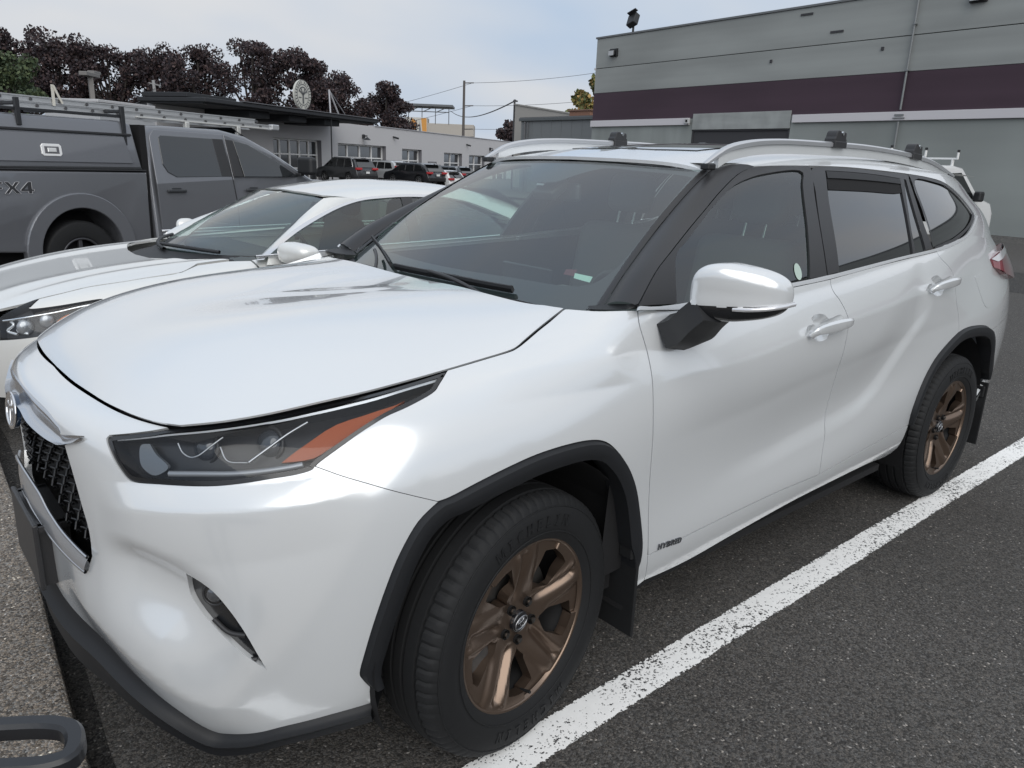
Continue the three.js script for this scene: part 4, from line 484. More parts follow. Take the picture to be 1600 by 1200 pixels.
{ // grille: dark backing, mesh of hexagon links, silver chin trim, chrome wing bar and emblem
  const back = new Bent(SP, () => -0.045); back.sign = SP.sign; back.da = 0.15; back.db = 0.3;
  const grille = part('grille', both(panel(back, insetLoop(SP, loop(C.chinMid, rev(C.grilleTop), rev(C.grilleEdge)), -0.02), { inset: 0, flange: 0 })), darkVoid, suv);
  const inside = (p, poly) => { let c = false; for (let i = 0, j = poly.length - 1; i < poly.length; j = i++) { const [xi, yi] = poly[i], [xj, yj] = poly[j]; if ((yi > p[1]) !== (yj > p[1]) && p[0] < (xj - xi) * (p[1] - yi) / (yj - yi) + xi) c = !c; } return c; };
  const poly = loop(C.chinMid, rev(C.grilleTop), rev(C.grilleEdge)), links = [];
  const lift = (a, b, h) => SP.at(a, b).addScaledVector(SP.normal(a, b), h);
  for (let row = 0; row < 9; row++) for (let k = 0; k < 10; k++) {
    const b = 3.95 + row * 0.31, a = 1.95 + k * 0.26 + (row % 2) * 0.13, sa = 0.075, pts = [[a - sa, b], [a - sa * .4, b + .12], [a + sa * .4, b + .12], [a + sa, b], [a + sa * .4, b - .12], [a - sa * .4, b - .12]];
    if (!inside([a, b], poly)) continue;
    for (const [u, v] of [[pts[0], pts[5]], [pts[5], pts[4]], [pts[4], pts[3]]]) { const A = lift(u[0], u[1], -0.022), B = lift(v[0], v[1], -0.014); links.push(tube([A, A.clone().lerp(B, 0.5), B], 0.0036, 2, 5)); }
    links.push(tube([lift(a + sa, b, -0.02), lift(a + 0.13, b + 0.01, -0.024), lift(a + 0.26 - sa, b, -0.026)], 0.003, 2, 5));
  }
  part('grille_mesh', both(join(links)), phys([0.005, 0.0055, 0.007], 0.45, 0, { clearcoat: 0.3, clearcoatRoughness: 0.2 }), grille);
  // chin trim: upper and lower bead with a satin channel between
  const up = resample([...C.chinMid].map(p => SP.at(...p)), 40), lo = resample([...C.chinLow].map(p => SP.at(...p)), 40);
  const outw = (p) => new THREE.Vector3(p.x + 0.2, 0, p.z * 0.25).normalize();
  const chin = part('chin_trim', both(ruled(up.map(p => p.clone().addScaledVector(outw(p), 0.008)), lo.map(p => p.clone().addScaledVector(outw(p), 0.014)), 4, -0.004)), silverPaint, suv);
  for (const l of [up, lo]) part('chrome_bead', both(tube(l.map(p => p.clone().addScaledVector(outw(p), 0.012)), 0.0042, 50, 8)), satinSilver, chin);
  const wl = resample(loop([E.noseLow[0]], C.noseLow).map(p => SP.at(p[0], p[1])), 40), wt = resample([...loop([E.wingLow[3]], rev(C.wingLow).slice(1, 4), C.grilleTop)].map(p => SP.at(...p)), 40);
  const wing = part('wing_bar', both(join([ruled(wl.map(p => p.clone().addScaledVector(outw(p), -0.012)), wl.map((p, i) => p.clone().lerp(wt[i], 0.45).addScaledVector(outw(p), -0.004)), 4, -0.01), ruled(wl.map((p, i) => p.clone().lerp(wt[i], 0.45).addScaledVector(outw(p), -0.004)), wt.map(p => p.clone().addScaledVector(outw(p), 0.012)), 4, 0.008), ruled(wt.map(p => p.clone().addScaledVector(outw(p), 0.012)), wt.map(p => p.clone().addScaledVector(outw(p), -0.03)), 2)])), std([0.62, 0.63, 0.65], 0.24, 1), suv);
  emblem(suv, new THREE.Vector3(-0.974, 0.915, 0), new THREE.Quaternion().setFromUnitVectors(new THREE.Vector3(0, 0, 1), new THREE.Vector3(-1, 0.12, 0).normalize()), 0.066, true);
}
function emblem(parent, pos, q, r, backed) { // three interlocking ellipses
  const el = (rx, ry, dx, dy, w) => { const pts = []; for (let i = 0; i < 40; i++) { const a = i / 40 * 2 * Math.PI; pts.push(new THREE.Vector3(dx + rx * Math.cos(a), dy + ry * Math.sin(a), 0)); } return new THREE.TubeGeometry(new THREE.CatmullRomCurve3(pts, true), 60, w, 6, true); };
  const g = join([el(r, r * 0.66, 0, 0, r * 0.085), el(r * 0.56, r * 0.2, 0, r * 0.33, r * 0.07), el(r * 0.23, r * 0.58, 0, r * 0.02, r * 0.07)]).scale(1, 1, 0.6).applyQuaternion(q).translate(pos.x, pos.y, pos.z);
  if (backed) { const b = part('emblem_plate', new THREE.CylinderGeometry(r * 1.02, r * 1.02, 0.012, 40).rotateX(Math.PI / 2).scale(1, 0.68, 1).translate(0, 0, -0.006).applyQuaternion(q).translate(pos.x, pos.y, pos.z), phys([0.01, 0.03, 0.07], 0.15, 0.2, { clearcoat: 1 }), parent); part('emblem', g, chrome, b); }
  else part('emblem', g, std([0.62, 0.63, 0.65], 0.3, 1), parent);
}
{ // licence plate bracket
  const b = part('plate_bracket', join([box(-0.985, -0.972, 0.465, 0.65, -0.155, 0.155, 0.005), box(-0.98, -0.90, 0.625, 0.64, -0.15, 0.15), box(-0.98, -0.90, 0.47, 0.64, 0.125, 0.14), box(-0.98, -0.90, 0.47, 0.64, -0.14, -0.125)]), satinBlack, suv);
}
{ // fenders, doors, quarters, rockers
  const fender = panel(SP, loop(C.hoodFender, C.fenderTop, C.frontCut, C.frontCutLow, E.rockFront, rev(C.archTop), rev(C.fenderBumper), rev(C.fenderHead)), { flange: 0.02, inset: 0.0015 });
  lr('front_fender', fender, paintWhite);
  const cupLoop = (cp) => curve([...cp, cp[0]], 4).slice(0, -1), skin = (lp, cp) => { const rim = insetLoop(SP, lp, 0.002); return join([panel(SP, withHole(rim, cupLoop(cp)), { inset: 0, flange: 0 }), edgeStrip(SP, rim, 0.014)]); };
  const d1 = skin(loop(C.frontCut, C.doorLow1, C.midCut, C.belt1), E.cup1), d2 = skin(loop(rev(C.midCut), C.doorLow2, C.rearArchDoor, C.rearCut, C.belt2), E.cup2);
  const qr = panel(SP, loop(C.rearCut, [[17.6, 9.6], [18.6, 9.75], [19.6, 9.85], [20.9, 9.9], [20.9, 5.2], [20.4, 5.15]], rev(E.rearSeam), rev(C.rearArchQuarter)), { inset: 0.001 });
  const rb = panel(SP, loop(E.rearSeam, [[20.4, 5.15], [20.9, 5.2], [20.9, 0.7], [19.6, 0.6], [19.0, 0.7]], rev(C.rearArchBumper)), { inset: 0.001 });
  const rk = panel(SP, loop(C.doorLow1, C.doorLow2, rev(C.rockEnd), rev(C.rockLow), rev(C.frontCutLow)), { flange: 0.05 });
  for (const m of [0, 1]) {
    const M = (g) => m ? mirrorZ(g) : g;
    const D1 = part('front_door', M(d1), paintWhite, suv), D2 = part('rear_door', M(d2), paintWhite, suv);
    for (const [D, h, cp] of [[D1, E.handle1, E.cup1], [D2, E.handle2, E.cup2]]) {
      const w = new Surf((a, b) => SP.at(a, b), 0.012, 0.06); w.sign = SP.sign; const lp = curve([...cp, cp[0]], 4).slice(0, -1);
      const c = cp.reduce((s, p) => [s[0] + p[0] / cp.length, s[1] + p[1] / cp.length], [0, 0]);
      part('handle_recess', M(dish(lp, c)), paintWhite, D);
      const hp = h, mid = (i, j, t = 0.5) => [lerp(h[i][0], h[j][0], t), lerp(h[i][1], h[j][1], t)];
      const a0 = mid(0, 7), a1 = mid(1, 7, 0.5), e0 = mid(4, 5), b0 = mid(2, 6), b1 = mid(3, 6, .42);
      const P = (p, hh) => SP.at(...p).addScaledVector(SP.normal(...p), hh), pts = resample([P(a0, 0.012), P(mid(1, 7, .4), 0.030), P(b0, 0.036), P(mid(4, 5), 0.034), P([lerp(a0[0], e0[0], 1.02), lerp(a0[1], e0[1], 1.02)], 0.014)], 22);
      const H = sweep(pts, (i) => { const t = pts[Math.min(i + 1, 21)].clone().sub(pts[Math.max(i - 1, 0)]).normalize(), n = new THREE.Vector3(0, 0, 1), s = n.clone().cross(t).normalize(), k = 0.55 + 0.45 * Math.sin(Math.PI * clamp(i / 21 * 1.0, 0.06, 0.94)); return [s.multiplyScalar(k), t.clone().cross(s).normalize().multiplyScalar(-k)]; }, [[-0.021, -0.006], [-0.018, 0.005], [-0.008, 0.012], [0.006, 0.013], [0.016, 0.008], [0.021, -0.003], [0.012, -0.010], [-0.012, -0.010]]);
      part('door_handle', M(H), paintWhite, D);
    }
    part('quarter_panel', M(qr), paintWhite, suv); part('rear_bumper', M(rb), paintWhite, suv); part('rocker', M(rk), paintWhite, suv);
    const off = new Bent(SP, () => 0.0022); off.sign = SP.sign;
    part('fuel_door', M(panel(off, curve([...E.fuelDoor, E.fuelDoor[0]], 5).slice(0, -1), { inset: 0, flange: 0.004 })), paintWhite, suv);
  }
  function dish(lp, c) { // scooped hand recess behind a handle, rim proud of the door skin by a hair
    const pos = [], idx = [], n = lp.length, K = 6; const nn = SP.normal(...c);
    for (let k = 0; k <= K; k++) for (let i = 0; i < n; i++) { const t = k / K, p = [lerp(lp[i][0], c[0], t), lerp(lp[i][1], c[1], t)], q = SP.at(...p).addScaledVector(SP.normal(...p), -0.024 * Math.sin(Math.PI / 2 * Math.min(1, t * 1.5))); pos.push(q.x, q.y, q.z); }
    for (let k = 0; k < K; k++) for (let i = 0; i < n; i++) { const a = k * n + i, b = k * n + (i + 1) % n, d = a + n, e = b + n; idx.push(a, b, e, a, e, d); }
    const g = new THREE.BufferGeometry(); g.setAttribute('position', new THREE.Float32BufferAttribute(pos, 3)); g.setIndex(idx); g.computeVertexNormals(); return g;
  }
  part('tailgate', both(panel(SP, [[20.92, 0.7], [20.92, 9.9], [22, 9.9], [22, 0.7]], { inset: 0, flange: 0.02 })), paintWhite, suv);
  part('rear_glass', join([0].map(() => { const a = [], b = []; for (let i = 0; i <= 12; i++) { const z = lerp(-0.7, 0.7, i / 12), q = 1 - (z / 0.75) ** 2; a.push(new THREE.Vector3(3.70 + 0.1 * q, 1.33, z * 0.74)); b.push(new THREE.Vector3(3.42 + 0.2 * q, 1.56 + 0.03 * q, z * 0.72)); } return ruled(a, b, 4, 0.02); })), glassDark, suv);
}
{ // dark inner skin behind the gaps
  const in1 = new Bent(SP, () => -0.045), in4 = new Bent(SP, () => -0.10); for (const s of [in1, in4]) { s.sign = SP.sign; s.da = 0.25; s.db = 0.5; }
  const g = [panel(in1, [[11.2, 1.2], [16.4, 1.6], [16.9, 3], [17.6, 5.3], [18.6, 5.6], [19.3, 5.2], [20.9, 5.2], [20.9, 9.2], [11.4, 8.9]], { inset: 0, flange: 0 }), panel(in1, [[8.2, 5.6], [9, 6.4], [10.5, 6.4], [11.2, 4.6], [11.2, 9.4], [9, 9.2], [7.6, 8.0]], { inset: 0, flange: 0 }), panel(in4, [[2, 1.9], [5.8, 1.3], [8.0, 1.4], [7.7, 3.4], [8.3, 5.2], [6.8, 6.8], [6.6, 9.0], [2, 9.4]], { inset: 0, flange: 0 })];
  const in2 = new Bent(SH, () => -0.035); in2.sign = SH.sign; in2.da = 0.5; in2.db = 0.5; g.push(panel(in2, [[0.6, 6], [1.1, 8.6], [1.95, 9.7], [5, 11.2], [7.4, 10.3], [7.0, 6]], { inset: 0, flange: 0 }));
  const in3 = new Bent(SU, () => -0.03); in3.sign = SU.sign; in3.da = 0.4; in3.db = 0.5; g.push(panel(in3, [[6.9, 0.2], [6.9, 3.6], [6.2, 5.6], [2.5, 6.6], [2.2, 10], [9.4, 10], [9.4, 0.2]], { inset: 0, flange: 0 }));
  part('inner_shell', both(join(g)), darkVoid, suv); part('floor_pan', join([box(-0.7, 3.7, 0.27, 0.30, -0.62, 0.62), box(0.5, 2.25, 0.27, 0.30, -0.88, 0.88), box(0.40, 0.44, 0.3, 1.12, -0.85, 0.85)]), darkVoid, suv);
}
{ // wheel arches: cladding, liners, mud flaps
  const clad = (pts, cx, w, out) => { const o = resample(pts.map(p => SP.at(...p)), 70), f = o.map((p, i) => { const d = new THREE.Vector3(p.x - cx, p.y - 0.36, 0); const l = d.length(), k = (l - (typeof w === 'function' ? w(i / 69) : w)) / l; return new THREE.Vector3(cx + d.x * k, 0.36 + d.y * k, p.z + out); }); const lift = o.map((p, i) => p.clone().lerp(f[i], 0.14).add(new THREE.Vector3(0, 0, out * 1.25))), ins = f.map(p => new THREE.Vector3(p.x, p.y, p.z - 0.07)); return join([ruled(o.map(p => p.clone().add(new THREE.Vector3(0, 0, -0.006))), lift, 2), ruled(lift, f, 4, 0.004), ruled(f, ins, 2, 0)]); };
  lr('arch_cladding', clad(loop(rev(C.archLow), C.archTop), 0, (t) => 0.052 * Math.min(1, t * 12 + 0.5, (1 - t) * 12 + .25), 0.012), claddingMat);
  lr('arch_cladding', clad(loop(rev([...E.rockEnd, ...[]]).slice(0, 0), C.rearArchDoor, C.rearArchQuarter, C.rearArchBumper), 2.85, (t) => 0.052 * Math.min(1, t * 10 + 0.5, (1 - t) * 10 + .4), 0.012), claddingMat);
  const liner = (cx, r) => { const g = new THREE.CylinderGeometry(r, r, 0.36, 40, 1, true, -0.5, Math.PI + 1.0).rotateZ(Math.PI / 2).rotateX(0); const h = new THREE.CylinderGeometry(r, r, 0.40, 40, 1, true, 0, Math.PI * 1.25).rotateX(Math.PI / 2).rotateZ(-Math.PI * 0.62 + 1.57 * 0).translate(cx, 0.40, 0.72); return h; };
  const arcWall = (cx, r) => { const a = [], b = []; for (let i = 0; i <= 30; i++) { const t = lerp(-0.35, Math.PI + 0.35, i / 30), x = cx + r * Math.cos(t), y = 0.40 + r * 0.98 * Math.sin(t); a.push(new THREE.Vector3(x, y, 0.50)); b.push(new THREE.Vector3(x, y, 0.915)); } return join([ruled(a, b, 2), new THREE.CircleGeometry(r, 30).translate(cx, 0.40, 0.50)]); };
  lr('wheel_liner', arcWall(0, 0.455), darkVoid); lr('wheel_liner', arcWall(2.85, 0.455), darkVoid);
  const flap = (x, zo) => join([box(x, x + 0.012, 0.17, 0.52, 0.66, zo, 0.005), box(x - 0.02, x + 0.0, 0.44, 0.50, zo - 0.06, zo - 0.01, 0.005)]);
  lr('mud_flap', flap(0.432, 0.955), rubber); lr('mud_flap', flap(3.30, 0.95).translate(0, 0.02, 0), rubber);
}
{ // headlights
  const lens = loop(C.headTop, C.fenderHead, rev(C.headInner));
  const hs = loop(E.headTop.slice(0, 0), C.headTop, C.fenderHead, rev(C.headInner));
  const lampS = new Bent(SP, () => -0.05); lampS.sign = SP.sign; const proud = new Bent(SP, () => -0.004); proud.sign = SP.sign; proud.da = 0.06; proud.db = 0.12;
  const house = panel(lampS, insetLoop(SP, hs, 0.004), { inset: 0, flange: -0.046 }), rimG = (() => { const a = insetLoop(SP, hs, 0.001), b = insetLoop(SP, hs, 0.012); const A = [...a, a[0]].map(p => SP.at(...p).addScaledVector(SP.normal(...p), -0.004)), B = [...b, b[0]].map(p => SP.at(...p).addScaledVector(SP.normal(...p), -0.003)); return ruled(A, B, 1); })();
  const lensG = panel(proud, insetLoop(SP, hs, 0.004), { inset: 0, flange: 0 });
  // interior positions given by surface parameters and depth
  const at = (a, b, h) => SP.at(a, b).addScaledVector(SP.normal(a, b), h), chromeLine = insetLoop(SP, hs, 0.02);
  const nTop = C.headTop.length, topLine = []; for (let i = 5; i < nTop - 3; i++) topLine.push(chromeLine[i]);
  const low = C.headInner.slice(Math.floor(C.headInner.length * 0.42), C.headInner.length - 3).map(p => [p[0], p[1] + 0.26]);
  const D = (r) => r.map(p => at(p[0], p[1], -0.012));
  const strip = (line, w, h0, h1) => { const A = line.map(p => at(p[0], p[1], h0)), B = line.map(p => at(p[0], p[1] - w, h1)); return ruled(resample(A, 40), resample(B, 40), 1); };
  const drl = join([strip(C.lightStrip, 0.06, -0.008, -0.012)]);
  const bar = tube(resample(D(C.lightBar), 30), 0.007, 40, 6);
  const amber = panel(new Bent(SP, () => -0.02), curve([...E.amber, E.amber[0]], 3).slice(0, -1), { inset: 0, flange: 0.012, da: 0.08, db: 0.15 });
  const unit = (a, b, r) => { const n = SP.normal(a, b).lerp(new THREE.Vector3(-1, 0, 0.1), 0.6).normalize(), q = new THREE.Quaternion().setFromUnitVectors(new THREE.Vector3(0, 0, 1), n), c = at(a, b, -0.055); return [c, q]; };
  for (const m of [0, 1]) {
    const M = (g) => m ? mirrorZ(g) : g, L = part('headlight', M(house), std([0.02, 0.02, 0.023], 0.35), suv);
    part('headlight_seal', M(rimG), blackGloss, L); part('light_strip', M(drl), std([0.72, 0.74, 0.77], 0.3, 0.2), L); part('light_bar', M(bar), phys([0.30, 0.31, 0.33], 0.3, 0.5), L);
    part('amber_reflector', M(amber), phys([0.30, 0.062, 0.014], 0.4, 0), L);
    const cr = (pts, w) => tube(pts.map(p => at(p[0], p[1], -0.02)), w, 26, 6);
    part('corner_reflector', M(panel(new Bent(SP, (a, b) => -0.024), curve([...E.corner, E.corner[0]], 4).slice(0, -1), { inset: 0, flange: 0.01, da: 0.03, db: 0.1 })), phys([0.13, 0.14, 0.155], 0.25, 0.3, { clearcoat: 1 }), L);
    for (const [a, b, r] of [[...E.lamps[0], 0.032], [...E.lamps[1], 0.034]]) { const [c, q] = unit(a, b, r); part('projector', M(join([new THREE.SphereGeometry(r, 24, 14, 0, 6.3, 0, 1.5).rotateX(Math.PI / 2).scale(1, 1, 0.7).applyQuaternion(q).translate(c.x, c.y, c.z)])), phys([0.05, 0.055, 0.065], 0.03, 0.2, { clearcoat: 1 }), L); part('projector_ring', M(new THREE.TorusGeometry(r * 1.12, 0.004, 8, 30).applyQuaternion(q).translate(c.x, c.y, c.z)), satinBlack, L); }
    part('chrome_accent', M(join([cr(E.accentA, 0.0022), cr(E.accentB, 0.0018), cr(E.accentC, 0.0032)])), std([0.42, 0.43, 0.45], 0.3, 1), L);
    part('headlight_lens', M(lensG), lampLens, L);
  }
}
{ // glasshouse: windscreen, pillars, frames, side glass, chrome line
  const ws = []; const n = 24; for (let i = 0; i <= n; i++) ws.push([lerp(-1, 1, i / n), 1.0]); for (let i = 0; i <= 8; i++) ws.push([1, lerp(1, -0.12, i / 8)]); for (let i = n; i >= 0; i--) ws.push([lerp(-1, 1, i / n), -0.12]); for (let i = 0; i <= 8; i++) ws.push([-1, lerp(-0.12, 1, i / 8)]);
  const WG = part('windscreen', panel(SW, loop(ws), { inset: 0.001, flange: 0 }), glassFront, suv);
  const in1 = new Bent(SW, () => -0.006); in1.sign = SW.sign; in1.da = 0.05; in1.db = 0.05;
  const low = curve([[-1, 0.24], [-0.97, 0.15], [-0.9, 0.085], ...E.frit.slice(0, 0), [-0.5, 0.115], [0, 0.125], [0.5, 0.115], [0.86, 0.085], [0.955, 0.16], [0.985, 0.30], [0.985, 0.6], [0.975, 0.88], [0.94, 0.945], [0.6, 0.955], [0.35, 0.955], [0.2, 0.87], [0.11, 0.80], [-0.11, 0.80], [-0.2, 0.87], [-0.35, 0.955], [-0.6, 0.955], [-0.94, 0.945], [-0.975, 0.88], [-0.985, 0.6], [-0.985, 0.30], [-0.955, 0.16]].slice(1), 3);
  const outer = loop(ws), lp = low, sgn = Math.sign(areaOf(outer)) === Math.sign(areaOf(lp)) ? rev(lp) : lp; let oi = 0, od = 9; outer.forEach((p, i) => { const d = Math.hypot(p[0] - sgn[0][0], p[1] - sgn[0][1]); if (d < od) { od = d; oi = i; } });
  part('windscreen_border', panel(in1, [...outer.slice(0, oi + 1), ...sgn, sgn[0], ...outer.slice(oi)], { inset: 0, flange: 0 }), std([0.02, 0.02, 0.024], 0.5), WG);
  const b = new THREE.Vector3().copy(SW.at(0, 0.83)); part('sensor_housing', box(-0.05, 0.05, -0.02, 0.02, -0.06, 0.06, 0.01).rotateZ(0.56).translate(b.x + 0.03, b.y - 0.045, b.z), satinBlack, WG);
  part('sensor_window', box(-0.02, 0.012, 0, 0.004, -0.018, 0.018).rotateZ(0.56).translate(b.x - 0.012, b.y - 0.022, b.z), std([0.3, 0.31, 0.33], 0.3), WG);
  const st = new Bent(SW, () => -0.004); st.sign = SW.sign;
  part('windscreen_sticker', panel(st, E.sticker2, { inset: 0, flange: 0, da: 0.05, db: 0.05 }), std([0.45, 0.62, 0.55], 0.6), WG, 'pale green rectangular sticker');
  part('windscreen_sticker', panel(st, E.sticker1, { inset: 0, flange: 0, da: 0.05, db: 0.05 }), std([0.10, 0.012, 0.02], 0.6), WG, 'small dark red sticker');
  const wEdge = []; for (let i = 0; i <= 30; i++) wEdge.push(SW.at(1, lerp(-0.03, 1.0, i / 30)));
  const aL = resample(C.aLine.map(p => SU.at(...p)), 31), foot = SU.at(...E.drip[0]);
  const aLow = aL.map((p) => p.clone()), Wr = resample(wEdge, 31);
  lr('windscreen_moulding', ruled(Wr.map(p => p.clone().add(new THREE.Vector3(-0.002, 0.002, 0))), Wr.map((p, i) => p.clone().lerp(aLow[i], 0.17)), 2, 0.003), satinBlack);
  lr('a_pillar_trim', ruled(Wr.map((p, i) => p.clone().lerp(aLow[i], 0.19)), aLow.map((p, i) => p.clone().lerp(Wr[i], 0.02)), 5, 0.016), satinBlack);
  const top = [...Wr.slice(-1), foot, ...C.drip.slice(1, 12).map(p => SU.at(...p))];
  lr('cowl_corner', (() => { const q = [SP.at(...E.fenderTop[1]), SP.at(...E.fenderTop[2]), SP.at(...E.fenderTop[3])], t = [SW.at(0.97, -0.04), Wr[0].clone().lerp(aLow[0], 0.4), aLow[0]]; return ruled(resample(q.map(p => p.add(new THREE.Vector3(0, 0.004, 0))), 8), resample(t.map(p => p.clone().add(new THREE.Vector3(0, 0.004, 0))), 8), 3, 0.006); })(), blackTrim);
  const proud = new Bent(SU, () => 0.001); proud.sign = SU.sign; proud.da = 0.12; proud.db = 0.25;
  const inner = new Bent(SU, () => -0.005); inner.sign = SU.sign; inner.da = 0.12; inner.db = 0.25;
  const F1 = panel(proud, loop(C.frame1, [[2.93, 1.05]], rev(C.glass1)), { inset: 0.001 });
  const F2 = panel(proud, loop(C.frame2, rev(curve(E.glass2b.slice(3))), rev(curve(E.glass2.slice(2, 5))), rev(curve(E.glass2.slice(0, 3)))), { inset: 0.001 });
  const F2d = panel(proud, loop(curve(E.glass2.slice(4)), curve(E.glass2b.slice(0, 3))), { inset: 0 });
  const ring = (o, i) => { const s = Math.sign(areaOf(o)) === Math.sign(areaOf(i)) ? rev(i) : i; let k = 0, d0 = 9; o.forEach((p, q) => { const d = Math.hypot(p[0] - s[0][0], p[1] - s[0][1]); if (d < d0) { d0 = d; k = q; } }); return [...o.slice(0, k + 1), ...s, s[0], ...o.slice(k)]; };
  const F3 = panel(proud, ring(loop(C.frame3, [E.frame3[0]]), loop(C.glass3, [E.glass3[0]])), { inset: 0, flange: 0 });
  const G1 = panel(inner, insetLoop(SU, loop(C.glass1, [E.glass1[0]]), -0.006), { inset: 0, flange: 0 }), G2 = panel(inner, insetLoop(SU, loop(C.glass2, [E.glass2[0]]), -0.004), { inset: 0, flange: 0 }), G2b = panel(inner, insetLoop(SU, loop(C.glass2b, [E.glass2b[0]]), -0.004), { inset: 0, flange: 0 }), G3 = panel(inner, insetLoop(SU, loop(C.glass3, [E.glass3[0]]), -0.004), { inset: 0, flange: 0 });
  const gap = panel(new Bent(SU, () => -0.002), loop(C.gapGlass, [E.gapGlass[0]]), { inset: 0, flange: 0 });
  const chr = panel(new Bent(SU, () => 0.006), loop(C.chromeTop, rev(C.chromeLow)), { inset: 0.0005, flange: 0.01, da: 0.08, db: 0.06 });
  const F = (n, g, mat, i) => i ? part(n, mirrorZ(g), mat, suv) : part(n, g, mat, suv);
  for (const i of [0, 1]) {
    F('front_window', G1, glassSide, i); const rw = F('rear_window', G2, glassDark, i); F('fixed_window', G2b, glassDark, i); F('quarter_window', G3, glassDark, i);
    F('front_window_frame', F1, satinBlack, i); F('rear_window_frame', join([F2, F2d]), satinBlack, i); F('quarter_window_frame', F3, satinBlack, i); F('chrome_strip', chr, std([0.80, 0.81, 0.82], 0.34, 0.7), i);
    part('window_gap', i ? mirrorZ(gap) : gap, darkVoid, rw);
    const wv = panel(new Bent(SU, () => 0.003), loop(E.gapGlass.slice(0, 3), [[lerp(E.gapGlass[2][0], E.gapGlass[3][0], .3), lerp(E.gapGlass[2][1], E.gapGlass[3][1], .42)], [lerp(E.gapGlass[0][0], E.gapGlass[5][0], .4), lerp(E.gapGlass[0][1], E.gapGlass[5][1], .42)]]), { inset: 0, flange: 0.004 });
    part('rain_visor', i ? mirrorZ(wv) : wv, std([0.008, 0.008, 0.009], 0.55), rw);
  }
  // roof with the pillars behind the quarter glass
  const header = []; for (let i = 0; i <= 16; i++) { const p = SW.at(lerp(0, 1, i / 16), 1.0); header.push(p); }
  const toUV = (p) => { let a = 2, b = 9; for (let k = 0; k < 60; k++) { const q = SU.at(a, b), [u, v] = SU.tang(a, b), dx = p.x - q.x, dz = p.z - q.z, det = u.x * v.z - u.z * v.x; if (Math.abs(det) < 1e-9) break; a += clamp((dx * v.z - dz * v.x) / det, -.3, .3); b = clamp(b + clamp((u.x * dz - u.z * dx) / det, -.5, .5), 5.5, 10); } return [a, b]; };
  const hd = header.map(toUV);
  const roofLoop = loop([[10, 10], [2.0, 10]].slice(0, 1), [hd[0]], hd, C.drip, [[5.6, 0.3], [9.9, 0.3], [10, 10]]);
  part('roof', both(panel(SU, roofLoop, { inset: 0, flange: 0.012, da: 0.1, db: 0.2 })), paintWhite, suv);
  const sr = new Bent(SU, () => 0.003); sr.sign = SU.sign; part('sunroof', both(panel(sr, [[2.75, 10], [2.72, 9.2], [2.85, 8.45], [4.6, 8.35], [4.65, 10]], { inset: 0, flange: 0.01 })), glassDark, suv);
}
{ // roof rails and the feet of a roof rack
  const pts = resample(E.rail.map(p => new THREE.Vector3(...p)).concat([new THREE.Vector3(3.12, 1.628, 0.585), new THREE.Vector3(3.3, 1.60, 0.575)]), 60);
  const g = sweep(pts, (i) => { const t = pts[Math.min(i + 1, 59)].clone().sub(pts[Math.max(0, i - 1)]).normalize(), s = new THREE.Vector3(0, 0, 1), u = s.clone().cross(t).normalize().negate(); if (u.y < 0) u.negate(); const k = Math.min(1, 0.55 + i / 12, 0.5 + (59 - i) / 12); return [s.multiplyScalar(k), u.multiplyScalar(k)]; }, [[-0.018, -0.010], [-0.018, 0.004], [-0.010, 0.010], [0.010, 0.010], [0.018, 0.004], [0.018, -0.010]]);
  for (const m of [0, 1]) { const rr = part('roof_rail', m ? mirrorZ(g) : g, std([0.6, 0.61, 0.63], 0.3, 0.7), suv); const rb2 = sweep(pts.slice(2, 57), (i) => [new THREE.Vector3(0, 0, 1), new THREE.Vector3(0, 1, 0)], [[-.009, -.045], [-.009, -.004], [.009, -.004], [.009, -.045]]); part('rail_base', m ? mirrorZ(rb2) : rb2, paintWhite, rr); const f = box(1.05, 1.095, 1.578, 1.60, 0.585, 0.622, 0.006); part('rail_end_cap', m ? mirrorZ(f) : f, blackTrim, rr); }
  const foot = () => { const s = new THREE.Shape(); s.moveTo(-0.06, 0); s.lineTo(0.06, 0); s.lineTo(0.06, 0.016); s.lineTo(0.052, 0.02); s.lineTo(0.052, 0.05); s.quadraticCurveTo(0.048, 0.058, 0.036, 0.058); s.quadraticCurveTo(0.024, 0.056, 0.024, 0.044); s.quadraticCurveTo(0.014, 0.034, 0.004, 0.04); s.lineTo(-0.006, 0.062); s.lineTo(-0.026, 0.066); s.quadraticCurveTo(-0.046, 0.06, -0.05, 0.03); s.lineTo(-0.06, 0.016); s.closePath(); return new THREE.ExtrudeGeometry(s, { depth: 0.05, bevelEnabled: true, bevelSize: 0.004, bevelThickness: 0.004, bevelSegments: 2 }).translate(0, 0, -0.025); };
  for (const [x, y, tilt] of [[1.94, 1.709, 0.0], [2.70, 1.688, -0.07]]) for (const s of [1, -1]) { const f = part('rack_foot', join([foot(), box(-0.062, 0.062, -0.035, 0.004, 0.012, 0.034, 0.004)]).scale(0.78, 0.66, 0.8).rotateZ(tilt).translate(x, y, 0.6 * s), satinBlack, suv); part('foot_bolt', new THREE.CylinderGeometry(0.008, 0.008, 0.052, 14).rotateX(Math.PI / 2).rotateZ(tilt).translate(x + 0.011, y + 0.034, 0.6 * s), chrome, f); }
}
